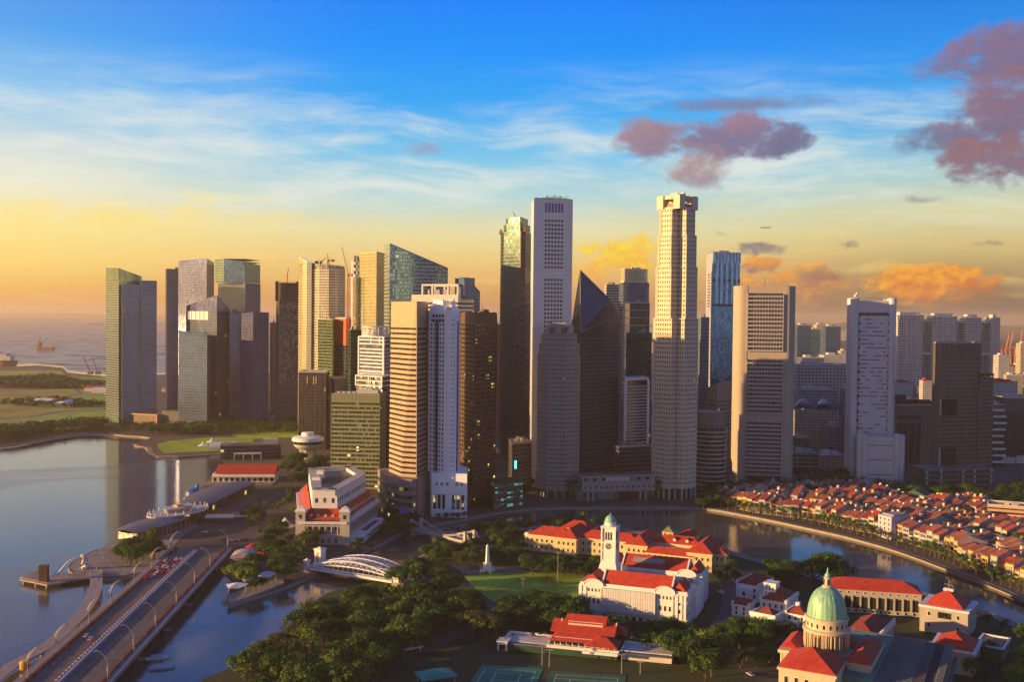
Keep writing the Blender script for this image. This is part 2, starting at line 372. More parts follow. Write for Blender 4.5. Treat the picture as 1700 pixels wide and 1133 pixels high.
def grid(T, poly, z0, z1, fh, sp, gm, wm, ww=.5, wh=.5, proud=.5, top=True, skip=None, crown=1.2):
    """wall with a regular grid of openings in front of recessed window rows"""
    fl = split_floors(z0, z1, fh); po = off(poly, proud); w = MB()
    for i in range(len(fl)-1):
        h = fl[i+1]-fl[i]
        MB().prism(poly, fl[i], fl[i+1]).build('window_row', gm, T)
        w.prism(po, fl[i], fl[i]+h*(1-wh))
    fins(w, poly, z0, z1, sp, sp*(1-ww), proud+.04, .2, skip)
    if top: w.prism(off(poly, proud+.08), z1, z1+crown)
    w.build('wall', wm, T)
def rooftop(T, poly, z, m, seed=1, n=4, hmax=5, inset=3, parapet=True, pm=None):
    rnd = random.Random(seed)
    if area(poly) < 0: poly = poly[::-1]
    if parapet:
        pb = MB()
        for a, b in edges(off(poly, .1)):
            d = (b-a).normalized(); nn = Vector((-d.y, d.x)); c = (a+b)/2+nn*.2
            pb.obox(c, d, (b-a).length/2-.21, .2, z, z+1.3)
        pb.build('parapet', pm or m, T)
    xs = [p[0] for p in poly]; ys = [p[1] for p in poly]; cx, cy = sum(xs)/len(xs), sum(ys)/len(ys)
    w = (max(xs)-min(xs)); d = (max(ys)-min(ys))
    for i in range(n):
        ww = w*rnd.uniform(.08, .2); dd = d*rnd.uniform(.08, .2); x = cx+rnd.uniform(-.22, .22)*w; y = cy+rnd.uniform(-.22, .22)*d; h = rnd.uniform(.35, 1)*hmax
        q = MB(); q.box(x-ww/2, x+ww/2, y-dd/2, y+dd/2, z-.05, z+h)
        for k in range(3): q.box(x-ww/2+.2+k*ww/3.2, x-ww/2+ww/4+k*ww/3.2, y-dd*.3, y+dd*.3, z+h, z+h+.6)
        q.build('plant_room', m, T)
    t = MB()
    for i in range(3):
        x = cx+rnd.uniform(-.3, .3)*w; y = cy+rnd.uniform(-.3, .3)*d
        t.tube([(x, y, z), (x, y, z+rnd.uniform(4, 9))], .12, 4)
    t.build('antennas', MATS.get('steel_dark') or m, T)
def Wp(px, Y, py): p = at(px, py, Y); return (p.x, p.y)
def lmr(L, M, R, py):
    """footprint from three seen corners (px, distance); the hidden fourth closes a parallelogram"""
    a, b, c = Wp(*L, py), Wp(*M, py), Wp(*R, py)
    return [a, b, c, (a[0]+c[0]-b[0], a[1]+c[1]-b[1])]
def tower(name, label, poly, cat='skyscraper', z=2.5, group=None, align=None):
    """empty at the footprint centre, aligned with the longest (or given) edge; returns thing and local footprint"""
    if area(poly) < 0: poly = poly[::-1]
    cx = sum(p[0] for p in poly)/len(poly); cy = sum(p[1] for p in poly)/len(poly)
    if align is None:
        e = max(edges(poly), key=lambda e: (e[1]-e[0]).length); d = e[1]-e[0]
    else: d = Vector(poly[align[1]])-Vector(poly[align[0]])
    T = thing(name, label, cat, (cx, cy, z), math.atan2(d.y, d.x), group)
    return T, local(T, poly)
def rectify(poly):
    """three seen corners -> true right angle at M keeping the wider face"""
    return poly
# shared materials
SHADE = None
steel_dark = mat('steel_dark', (.05, .05, .055), .45, .2, metal=.6)
conc_grey = mat('concrete_grey', (.30, .29, .28), .85, .15, streak=.5)
conc_light = mat('concrete_light', (.46, .45, .43), .8, .12, streak=.5)
conc_white = mat('concrete_white', (.68, .69, .70), .7, .08, streak=.5)
conc_dark = mat('concrete_dark', (.12, .115, .11), .85, .2, streak=.4)
white_paint = mat('white_paint', (.78, .77, .74), .6, .06, streak=.5)
red_tile = mat('red_tile', (.32, .022, .010), .75, .3, scale=.35, bump=.5, bscale=2.5, col2=(.55, .065, .025))
red_tile_old = mat('red_tile_old', (.25, .045, .028), .85, .4, scale=.5, bump=.3, bscale=3.0)
win_dark = glass('window_dark', (.05, .06, .07), .35, .12, 1.2, 1.6, .03, 0, .8)
asphalt = mat('asphalt', (.075, .062, .046), .9, .25, scale=.05)
paving = mat('paving', (.26, .22, .19), .85, .25, scale=.08)
paving_grey = mat('paving_grey', (.20, .175, .145), .85, .22, scale=.1)
grass = mat('lawn_grass', (.26, .38, .03), .95, .3, scale=.03)
grass_dark = mat('grass_dark', (.035, .055, .014), .95, .4, scale=.04)
# ------------------------------------------------------------------ the tall buildings
def HT(px, py, Y): return zt(px, py, Y)-2.5
def plane3(a, ha, b, hb, c, hc):
    m = Matrix(((a[0], a[1], 1), (b[0], b[1], 1), (c[0], c[1], 1))).inverted() @ Vector((ha, hb, hc))
    return lambda x, y: m[0]*x+m[1]*y+m[2]
g_green = glass('glass_sea_green', (.34, .52, .50), .75, .10, 1.6, 4.0, .012, .0, .5)
g_slate = glass('glass_slate', (.17, .26, .46), .5, .09, 1.6, 4.0, .014, .002, .35, lits=.3)
g_violet = glass('glass_violet', (.20, .25, .52), .5, .09, 1.6, 4.2, .010, .0, .5)
g_blue = glass('glass_blue', (.13, .27, .52), .55, .08, 1.6, 4.0, .012, .0, .3)
g_brown = glass('glass_bronze', (.075, .06, .06), .15, .16, 1.5, 3.9, .01, .003, .7, lits=.3)
g_dark = glass('glass_dark', (.07, .085, .12), .5, .09, 1.5, 3.9, .03, 0, .7)
g_dgreen = glass('glass_dark_green', (.06, .13, .10), .55, .08, 1.5, 3.9, .03, .006, .7, lits=.3)
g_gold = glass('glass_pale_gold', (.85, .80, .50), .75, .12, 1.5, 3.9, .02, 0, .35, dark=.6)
g_teal = glass('glass_teal', (.22, .44, .48), .7, .08, 1.6, 4.1, .03, .004, .6, lits=.4)
fr_slate = mat('frame_slate', (.10, .10, .115), .5, .15, metal=.3)
fr_green = mat('frame_grey_green', (.26, .30, .28), .5, .12, metal=.3)
fr_light = mat('frame_light', (.5, .5, .5), .5, .1, metal=.2)
# ---- far left: stepped grey green residential tower
def tower_one():
    P = lmr((176, 1545), (197, 1505), (235, 1530), 580)
    T, p = tower('glass_tower', 'grey green glass tower with sloping roof, leftmost on the skyline', P)
    hl = HT(176, 444.6, 1545); hm = HT(196, 445, 1505); hr = HT(234, 459, 1530)
    q = local(T, P); top = plane3(q[0], hl, q[1], hm, q[2], hr)
    bands(T, q, 0, min(hl, hr)-6, 3.6, g_green, fr_green, .7, .12, mull=3.2, mw=.12, top=False, ztop=top)
    cap = MB(); cap.prism(off(q, .15), min(hl, hr)-3, top); cap.build('crown', g_green, T)
    P2 = lmr((202, 1502), (203, 1496), (231, 1502), 580); P2 = local(T, P2)
    bands(T, P2, 0, HT(215, 474, 1500), 3.6, g_slate, fr_green, .6, .2, mull=2.4, mw=.14, gname='front_wing')
    P3 = local(T, lmr((231, 1524), (233, 1506), (260, 1512), 580))
    bands(T, P3, 0, HT(245, 467, 1510), 3.6, g_slate, fr_green, .6, .2, mull=2.4, mw=.14, gname='side_wing')
    t = MB(); t.tube([(8, 4, HT(245, 467, 1510)), (8, 4, HT(245, 467, 1510)+9)], .3, 4); t.box(4, 14, 0, 2, HT(245, 467, 1510)+.5, HT(245, 467, 1510)+3.5); t.build('plant_room', conc_grey, T)
tower_one()
def simple_glass(name, label, L, M, R, ptop, gm, fm, fh=4.0, sh=.6, proud=.12, mull=3.0, base=None, top=None, cat='skyscraper', tops=None, roof=True, seed=1, mw=.12, pref=560):
    P = lmr(L, M, R, pref); T, _ = tower(name, label, P, cat); q = local(T, P)
    if tops:
        tp = plane3(q[0], HT(L[0], tops[0], L[1]), q[1], HT(M[0], tops[1], M[1]), q[2], HT(R[0], tops[2], R[1]))
        h = min(tp(*v) for v in q)
        bands(T, q, 0, h-1, fh, gm, fm, sh, proud, mull=mull, mw=mw, top=False, ztop=tp)
        e = MB(); e.prism(off(q, .2), h-.8, lambda x, y: tp(x, y)-.05); e.build('crown', gm, T)
    else:
        h = HT(M[0], ptop, M[1]); bands(T, q, 0, h, fh, gm, fm, sh, proud, mull=mull, mw=mw)
        if roof: rooftop(T, q, h+.9, conc_grey, seed, 3, 4, parapet=False)
    return T, q, h
simple_glass('glass_tower', 'narrow dusky violet glass tower behind the tall block with the slanting left edge', (275, 1705), (277, 1690), (299, 1720), 447, g_violet, fr_slate)
simple_glass('glass_tower', 'tall flat-topped violet glass tower with pale right side', (296, 1640), (343, 1610), (355, 1655), 431, g_violet, fr_slate, tops=(433, 429, 436))
def gabled_tower():
    P = lmr((309, 1525), (360, 1490), (381, 1530), 560); T, _ = tower('glass_tower', 'dark blue glass tower with pitched roof above a lit row of openings', P); q = local(T, P)
    h0 = HT(309, 512, 1525); c = MB(); c.prism(q, 0, h0-4); c.build('curtain_wall', g_slate, T)
    tp = plane3(q[0], HT(309, 508, 1525), q[1], HT(360, 490, 1490), q[2], HT(381, 513, 1530))
    MB().prism(off(q, -.05), h0-4, lambda x, y: tp(x, y)).build('gable_crown', g_violet, T)
    for z in split_floors(0, h0-5, 4.0)[:-1]: MB().prism(off(q, .12), z, z+.5).build('spandrel', fr_slate, T)
    m = MB(); fins(m, q, 0, h0-5, 3.0, .12, .2); m.build('mullions', fr_slate, T)
    a, b = Vector(q[0]), Vector(q[1]); d = (b-a).normalized(); L = (b-a).length; nn = Vector((d.y, -d.x)); za = HT(320, 531, 1510); zb = HT(320, 517, 1510)
    rec = mat('lit_opening', (.5, .42, .34), .7, emit=(1, .75, .45, .35))
    for i in range(5):
        u = .06*L+i*.135*L; c = a+d*(u+.06*L)+nn*.15
        MB().obox(c, d, .055*L, .25, za, zb).build('opening', rec, T)
gabled_tower()
simple_glass('glass_block', 'lower blue glass block in front of the gabled dark tower', (297, 1475), (344, 1455), (349, 1480), 553, g_blue, fr_slate, tops=(549, 554, 556), cat='office block')
def crowned_tower():
    P = lmr((362, 1600), (407, 1550), (432, 1600), 560); T, _ = tower('glass_tower', 'tall glass tower with bright gold left edge and faceted pale blue crown', P); q = local(T, P)
    h = HT(390, 470, 1560); bands(T, q, 0, h, 4.1, g_slate, fr_slate, .5, .12, mull=3.2, mw=.12, top=False)
    P2 = [Wp(357, 1575, 450), Wp(372, 1552, 450), Wp(407, 1552, 450), Wp(432, 1600, 450), Wp(385, 1640, 450)]
    q2 = local(T, P2); tp = plane3(q2[0], HT(357, 430, 1575), q2[2], HT(407, 434.5, 1552), q2[3], HT(432, 440.5, 1600))
    MB().prism(q2, h+.6, tp).build('crown', g_green, T)
    m = MB()
    for k in range(9): m.prism(off(q2, .1), h+4+k*4, h+4.5+k*4)
    m.build('crown_rails', fr_green, T)
crowned_tower()
simple_glass('glass_block', 'dark violet glass block at the right foot of the crowned tower', (399, 1500), (420, 1480), (446, 1500), 519, g_violet, fr_slate, cat='office block', seed=4, tops=(521, 518, 519))
simple_glass('glass_block', 'low dark glass block between the gabled tower and the crowned tower', (376, 1530), (381, 1515), (402, 1520), 519, g_slate, fr_slate, cat='office block', seed=5)
# ---- towers under construction with scaffold
def construction():
    P = lmr((458, 1530), (463, 1500), (495, 1515), 560); T, q = tower('unfinished_tower', 'unfinished tower with bare concrete floors and scaffolding beside the sail-shaped tower', P)
    h = HT(470, 470, 1500); wm = mat('raw_concrete', (.26, .20, .17), .9, .25)
    MB().prism(off(q, -2), 0, h).build('core', conc_dark, T)
    gl = glass('glass_partly_fitted', (.30, .27, .26), .4, .12, 3.0, 4.0, .04, 0, .9, blind=.25)
    MB().prism(off(q, -.6), HT(470, 640, 1500), h-25).build('curtain_wall', gl, T)
    for z in split_floors(0, h, 4.0): MB().prism(q, z, z+.5).build('floor_slab', wm, T)
    m = MB(); fins(m, off(q, -.3), 0, h, 3.0, .35, .2); m.build('columns', wm, T)
    s = MB(); fins(s, q, h-26, h+3, 2.0, .12, 1.2, -.9)
    for k in range(8): s.prism(off(q, 1.1), h-26+k*3.5, h-25.8+k*3.5, cap=True)
    s.build('scaffold', steel_dark, T)
    c = MB(); c.tube([(0, 0, h), (0, 0, h+14)], .8, 4); c.tube([(0, 0, h+12), (12, 0, h+22)], .5, 4); c.build('crane', mat('crane_red', (.35, .08, .05), .6), T)
construction()
simple_glass('apartment_tower', 'thin orange brown tower just left of the scaffolded one', (448, 1720), (451, 1700), (460, 1710), 537, glass('window_orange', (.42, .2, .13), .2, .3, 2, 3.4, .03, 0, .9), mat('terracotta', (.42, .17, .10), .8), sh=1.2, mull=2.5, mw=.7, cat='apartment tower', seed=3)
# ---- the sail-shaped twin
def sail():
    T = thing('sail_tower', 'curved sail-shaped glass tower coloured with gold sun glint, sharply pointed at its left', 'skyscraper', (*Wp(533, 1395, 560), 2.5))
    gs = glass('glass_sail', (.92, .84, .52), .7, .15, 1.4, 3.5, .02, 0, .35, dark=.75)  # gold of the reflected low sun put into the tint
    wl = mat('sail_wall', (.68, .60, .40), .55, .1)  # gold sun glint carried into the wall colour too
    # left blade
    pts = [Wp(495.5, 1415, 560), Wp(502, 1380, 560), Wp(509, 1372, 560), Wp(516.5, 1372, 560), Wp(520, 1405, 560), Wp(505, 1425, 560)]
    q = local(T, pts); tp = plane3(q[0], HT(495.5, 424, 1415), q[3], HT(516, 437, 1372), q[4], HT(520, 437, 1405))
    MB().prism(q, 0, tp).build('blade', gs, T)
    hb = min(tp(*v) for v in q)
    for z in split_floors(0, hb, 3.6)[:-1]: MB().prism(off(q, .12), z, z+.6).build('spandrel', wl, T)
    m = MB(); fins(m, q, 0, hb, 2.8, .12, .2); m.build('mullions', wl, T)
    # right slab with a curved face
    pts = [Wp(517, 1378, 560), Wp(530, 1366, 560), Wp(545, 1362, 560), Wp(560, 1366, 560), Wp(571, 1380, 560), Wp(572, 1412, 560), Wp(519, 1420, 560)]
    q = local(T, pts); tp = plane3(q[0], HT(517, 437, 1378), q[3], HT(560, 441, 1366), q[5], HT(572, 443, 1412)); hb = min(tp(*v) for v in q)
    MB().prism(q, 0, tp).build('slab_wing', glass('glass_sail_side', (.40, .40, .37), .45, .13, 1.4, 3.5, .03, 0, .6, blind=.1), T)
    for z in split_floors(0, hb-3, 3.6)[:-1]: MB().prism(off(q, .2), z, z+1.1).build('spandrel', wl, T)
    m = MB(); fins(m, q, 0, hb-3, 3.4, .5, .3); m.build('piers', wl, T)
sail()
def crane(loc, h, jib, ang, rz, label, s=1.0):
    T = thing('tower_crane', label, 'crane', loc, rz); r = mat('crane_red', (.35, .08, .05), .6)
    m = MB()
    for a in (-.9, .9):
        for b in (-.9, .9): m.tube([(a*s, b*s, 0), (a*s, b*s, h)], .22*s, 4)
    k = 0; z = 0
    while z < h-2*s: m.tube([(-.9*s, -.9*s, z), (.9*s, -.9*s, z+2.2*s)], .14*s, 4); m.tube([(.9*s, .9*s, z), (-.9*s, .9*s, z+2.2*s)], .14*s, 4); z += 2.4*s
    m.build('mast', r, T)
    c, sn = math.cos(ang), math.sin(ang); j = MB(); e = (jib*c, 0, h+jib*sn)
    j.tube([(0, -.7*s, h), e], .25*s, 4); j.tube([(0, .7*s, h), e], .25*s, 4); j.tube([(0, 0, h+1.6*s), e], .2*s, 4)
    for i in range(1, 12):
        f = i/12; w = .7*s*(1-f); j.tube([(jib*c*f, -w, h+jib*sn*f), (jib*c*f, w, h+jib*sn*f), (jib*c*f, 0, h+jib*sn*f+1.6*s*(1-f))], .1*s, 3)
    j.build('jib', r, T)
    q = MB(); q.box(-7*s, -3*s, -1*s, 1*s, h-.5, h+2.2*s); q.box(-1.2*s, 1.2*s, -1.6*s, -.6*s, h, h+2.2*s); q.box(-4*s, 1*s, -.8*s, .8*s, h-.4, h+.1)
    q.build('counterweight', r, T)
    MB().tube([(0, 0, h), (-2*s, 0, h+6*s), (-5*s, 0, h+1)], .15*s, 4).build('a_frame', r, T)
    MB().tube([(-2*s, 0, h+6*s), e], .07*s, 3).build('cable', steel_dark, T)
    return T
def crane_at(px, pbase, ptop_mast, ptip, pxtip, Y, label):
    b = at(px, pbase, Y); h = zt(px, ptop_mast, Y)-b.z; tip = at(pxtip, ptip, Y); dx = tip.x-b.x; dz = tip.z-b.z-h
    crane((b.x, Y, b.z), h, math.hypot(dx, dz), math.atan2(dz, abs(dx)), 0 if dx > 0 else PI, label, 1.2)
crane_at(578, 540, 458, 409, 567, 1310, 'tall red luffing crane rising between the sail-shaped tower and the zigzag facade')
crane_at(545, 445, 434, 421, 543, 1390, 'small red crane on the roof of the sail-shaped tower')
crane_at(533, 445, 437, 428, 541, 1400, 'small grey-red crane leaning left of the roof crane on the sail-shaped tower')
# ---- middle left cluster
simple_glass('glass_block', 'dark green glass block in front of the sail-shaped tower', (528, 1345), (552, 1325), (556, 1350), 531, g_dgreen, mat('frame_yellow_green', (.26, .28, .14), .6), cat='office block', seed=7, mull=3.4)
def red_block():
    P = lmr((555, 1345), (574, 1325), (599, 1340), 560); T, q = tower('red_roofed_block', 'office block with a bright orange red upper wall beside the dark green glass block', P, 'office block')
    h = HT(570, 530, 1325); hm = HT(570, 574, 1325)
    bands(T, q, 0, hm, 4, g_dark, fr_slate, .8, .15, mull=3.2, top=False)
    MB().prism(off(q, .3), hm, h).build('upper_wall', mat('orange_red_panel', (.5, .10, .035), .6, .12, streak=.3), T)
    MB().prism(off(q, -2), h-.2, h+2).build('roof', fr_light, T)
    rooftop(T, q, h, conc_grey, 8, 3, 3)
red_block()
simple_glass('glass_block', 'thin dark green glass block to the left of the white framed tower', (578, 1110), (582, 1100), (600, 1112), 549, g_dgreen, mat('frame_dark_green', (.05, .08, .05), .6), cat='office block', seed=9)
def zigzag():
    P = lmr((584, 1330), (588, 1300), (603, 1325), 480); T, q = tower('zigzag_tower', 'slim tower with a black and white zigzag facade beside the red crane', P)
    h = HT(590, 432, 1300); MB().prism(q, 0, h).build('curtain_wall', g_dark, T); n = 0
    for z in split_floors(0, h, 3.9)[:-1]:
        s = MB(); n += 1
        for a, b in edges(q):
            L = (b-a).length; d = (b-a)/L; nn = Vector((d.y, -d.x)); k = max(2, round(L/4.5))
            for i in range(k):
                c = a+d*(L*(i+.5)/k)+nn*.3
                zz = z+(1.9 if (i+n) % 2 else 0)
                s.obox(c, d, L/k/2-.02, .45, zz, zz+1.9)
        s.build('zigzag_panel', white_paint, T)
    rooftop(T, q, h, conc_grey, 2, 3, 8)
zigzag()
def yellow_tower():
    P = lmr((597, 1270), (625, 1235), (638, 1270), 480); T, q = tower('glass_tower', 'yellow green glass tower with dark right side directly left of the slant-topped glass tower', P)
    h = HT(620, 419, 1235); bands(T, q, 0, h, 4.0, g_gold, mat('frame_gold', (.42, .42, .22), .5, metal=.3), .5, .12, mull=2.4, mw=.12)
    P = local(T, lmr((586, 1290), (590, 1265), (602, 1275), 480)); bands(T, P, 0, HT(590, 462, 1265), 4, g_gold, fr_green, .8, .15, gname='lower_wing')
yellow_tower()
def slant_tower():
    P = lmr((638, 1170), (646.5, 1120), (743, 1150), 480); T, _ = tower('slant_glass_tower', 'wide teal glass tower whose roof slants down from left to right', P, align=(1, 2)); q = local(T, P)
    tp = plane3(q[0], HT(638, 406, 1170), q[1], HT(646.5, 405, 1120), q[2], HT(743, 446, 1150))
    f4 = mat('frame_silver', (.42, .46, .44), .4, .1, metal=.4)
    MB().prism(q, 0, tp).build('curtain_wall', g_teal, T)
    hmax = max(tp(*v) for v in q); n = int(hmax/4.1)
    a, b, c = Vector(q[1]), Vector(q[2]), Vector(q[0])
    for i in range(n):
        z = i*4.1; s = MB()
        poly = off(q, .3)
        # clip the band where the roof plane drops below it
        fa, fb = tp(*q[1]), tp(*q[2]); t = 1.0 if z < fb-1.5 else max(0.02, (fa-z-1.5)/(fa-fb))
        if t <= .03: continue
        qq = [q[0], q[1], tuple(a+(b-a)*t), tuple(c+(b-a)*t)]
        s.prism(off(qq, .3 if t == 1.0 else .28), z, z+1.1).build('spandrel', f4, T)
    m = MB(); d = (b-a).normalized(); L = (b-a).length; k = round(L/3.0)
    for i in range(k+1):
        p = a+d*(L*i/k); m.obox(p, d, .1, .4, 0, tp(p.x, p.y)-.4)
    m.build('mullions', f4, T)
    r = MB(); nn = Vector((d.y, -d.x))
    r.tube([(*(a+nn*.4), tp(*a)+.3), (*(b+nn*.4), tp(*b)+.3)], .5, 6); r.build('roof_edge', fr_light, T)
slant_tower()
simple_glass('glass_tower', 'dark glass tower top behind the open white concrete frame', (755, 1290), (777, 1260), (796, 1280), 463, g_slate, fr_light, cat='skyscraper', seed=12, mull=2.2, tops=(462, 464, 484))
def frame_roof_tower():
    P = lmr((684, 1010), (760, 985), (786, 1015), 500); T, _ = tower('frame_topped_tower', 'pale block crowned by an open white concrete frame', P, align=(0, 1)); q = local(T, P)
    z1 = HT(700, 502, 990); z2 = HT(700, 489, 990); z3 = HT(700, 471, 990)
    bands(T, q, 0, z1, 4, g_dark, conc_light, 2.0, .3, top=False)
    MB().prism(off(q, .4), z1, z2).build('crown_band', conc_light, T)
    a, b = Vector(q[0]), Vector(q[1]); d = (b-a).normalized(); nn = Vector((d.y, -d.x)); L = (b-a).length; D = (Vector(q[2])-b)
    for f in (.2, .42, .76, .97):
        for e in (.1, .85): c = a+d*L*f+D*e; MB().obox(c, d, 1.0, 1.0, z2-3, z3-1.9).build('frame_column', conc_light, T)
    bm = MB()
    for e in (.1, .85): c0 = a+D*e; bm.obox(c0+d*L*.585, d, L*.40, 1.05, z3-1.9, z3)
    bm.build('frame_beam', conc_light, T)
    MB().obox(a+D*.5+d*L*.55, d, L*.3, D.length*.22, z2, z2+5).build('plant_room', conc_grey, T)
    MB().obox(a+D*.5+d*L*1.02, d, 3.2, D.length*.3, z2-4, z3+8*.8).build('lift_tower', g_slate, T)
frame_roof_tower()
def white_frame():
    P = lmr((596, 1065), (637, 1040), (649, 1075), 600); T, _ = tower('white_framed_tower', 'blue glass tower in a white frame with round drums on its roof', P, align=(0, 1)); q = local(T, P)
    h = HT(637, 561, 1040); wf = mat('white_frame', (.62, .60, .62), .6, .08, streak=.4)
    gm = glass('glass_lilac', (.20, .22, .38), .5, .12, 1.6, 3.8, .03, 0, .6)
    MB().prism(q, 0, h).build('curtain_wall', gm, T)
    zs = split_floors(HT(637, 618, 1040), HT(637, 582, 1040), 3.4)
    for z in split_floors(0, HT(637, 618, 1040), 3.7)+zs: MB().prism(off(q, .3), z, z+1.3).build('spandrel', wf if z > HT(637, 640, 1040) else conc_dark, T)
    a, b, c = Vector(q[0]), Vector(q[1]), Vector(q[2]); d = (b-a).normalized(); e = (c-b).normalized(); L = (b-a).length
    f = MB()
    for p in (a, b, c): f.obox(p, d, .9, .9, 0, h)
    for p in (a+d*L*.5, a+d*L*.85): f.obox(p, d, .5, .7, h-7, h)
    for z in (h-3.4, h-7.4, HT(637, 618, 1040)-1, HT(637, 628, 1040)): f.prism(off(q, .75), z, z+1.2)
    f.prism(off(q, .85), h, h+1.0)
    f.build('white_frame', wf, T)
    dm = MB()
    for k, (r, zz) in enumerate(((.36, 0), (.34, 2.6), (.30, 5.2))):
        dm.lathe([(L*r, h+1+zz), (L*r, h+2.6+zz)], tuple((a+c)/2), 20)
    for k in range(14): an = k*2*PI/14; cc = (a+c)/2+Vector((math.cos(an), math.sin(an)))*L*.34; dm.box(cc.x-.3, cc.x+.3, cc.y-.3, cc.y+.3, h+1, h+11)
    dm.lathe([(L*.35, h+10.2), (L*.35, h+11.3)], tuple((a+c)/2), 20)
    dm.build('roof_drum', wf, T)
    ms = MB(); ms.tube([(*(a+d*4+e*3), h+1), (*(a+d*4+e*3), HT(604, 503, 1050))], [.7, .2], 6); ms.lathe([(.9, HT(604, 520, 1050)), (.9, HT(604, 516, 1050))], tuple(a+d*4+e*3), 8); ms.build('mast', white_paint, T)
    # lower block in front
    P2 = local(T, lmr((591, 1035), (634, 1015), (648, 1040), 640)); h2 = HT(634, 627, 1015); bands(T, P2, 0, h2, 3.9, g_dark, conc_dark, 1.0, .2, top=False, gname='lower_block')
    f = MB(); a, b, c = Vector(P2[0]), Vector(P2[1]), Vector(P2[2]); d = (b-a).normalized()
    for p in (a, a+(b-a)*.5, b, c): f.obox(p, d, .7, .7, h2-9, h2)
    for z in (h2-9.5, h2-4.7, h2): f.prism(off(P2, .75), z, z+1.1)
    f.build('lower_frame', wf, T)
white_frame()
def dark_slabs():
    P = lmr((496, 1243), (541, 1240), (546, 1275), 650); T, q = tower('dark_office_tower', 'dark brown office slab with three pale panels at its top', P, 'office tower')
    q = local(T, P); h = HT(541, 621, 1240); bands(T, q, 0, h, 3.9, g_brown, mat('dark_bronze', (.06, .045, .04), .6), 1.0, .3, mull=6, mw=.5)
    a, b = Vector(q[0]), Vector(q[1]); d = (b-a).normalized(); nn = Vector((d.y, -d.x)); L = (b-a).length
    pg = mat('pale_panel', (.5, .43, .25), .6)
    for f in (.32, .55, .64): MB().obox(a+d*L*f+nn*.5, d, .55, .25, h-13, h-3.5).build('panel', pg, T)
    MB().prism(off(q, -1.5), h+.7, h+1.5).build('roof', conc_light, T)
    rooftop(T, q, h+1.4, conc_light, 5, 3, 3)
    P2 = local(T, lmr((541, 1300), (555, 1255), (579, 1275), 650)); h2 = HT(555, 630, 1255)
    MB().prism(P2, 0, h2).build('rear_wing', mat('violet_grey_panel', (.16, .14, .17), .6, .1, streak=.4), T)
dark_slabs()
def banded_green():
    P = lmr((550, 962), (630, 957), (640, 990), 720); T, _ = tower('banded_office_tower', 'olive green office block with horizontal window bands and a white drum on its roof', P, 'office tower', align=(0, 1)); q = local(T, P)
    h = HT(620, 655, 960); og = mat('olive_panel', (.23, .25, .14), .65, .1, streak=.5); gw = glass('glass_olive', (.07, .09, .06), .15, .15, 1.5, 3.6, .01, .004, .8, blind=.12)
    bands(T, q, 0, h-8, 4.15, gw, og, 1.9, .35, mull=3.3, mw=.2, top=False)
    MB().prism(off(q, .38), h-8, h).build('crown_wall', og, T)
    m = MB(); fins(m, q, h-7.7, h-.1, 3.3, .2, .5)
    for z in (h-5, h-2.5): m.prism(off(q, .46), z, z+.25)
    m.build('crown_ribs', conc_dark, T)
    a, b, c = [Vector(v) for v in q[:3]]; d = (b-a).normalized(); e = (c-b)
    MB().prism(off(q, -1), h-.2, h+.15).build('roof', conc_grey, T)
    MB().lathe([(6.5, h), (7, h+3.4), (6.8, h+3.8), (.1, h+4)], tuple(a+d*(b-a).length*.62+e*.75), 24).build('roof_drum', white_paint, T, smooth=False)
    MB().obox(a+d*(b-a).length*.72+e*.4, d, 10, e.length*.16, h, h+3.6).build('plant_room', conc_light, T)
    r = MB()
    for k in range(6): r.obox(a+d*(b-a).length*(.1+.11*k)+e*.3, d, 1.1, 1.1, h, h+1.6)
    for k in range(3): r.lathe([(1.2, h+3.6), (1.2, h+4.8)], tuple(a+d*(b-a).length*(.68+.05*k)+e*.4), 10)
    r.build('chillers', fr_light, T)
banded_green()
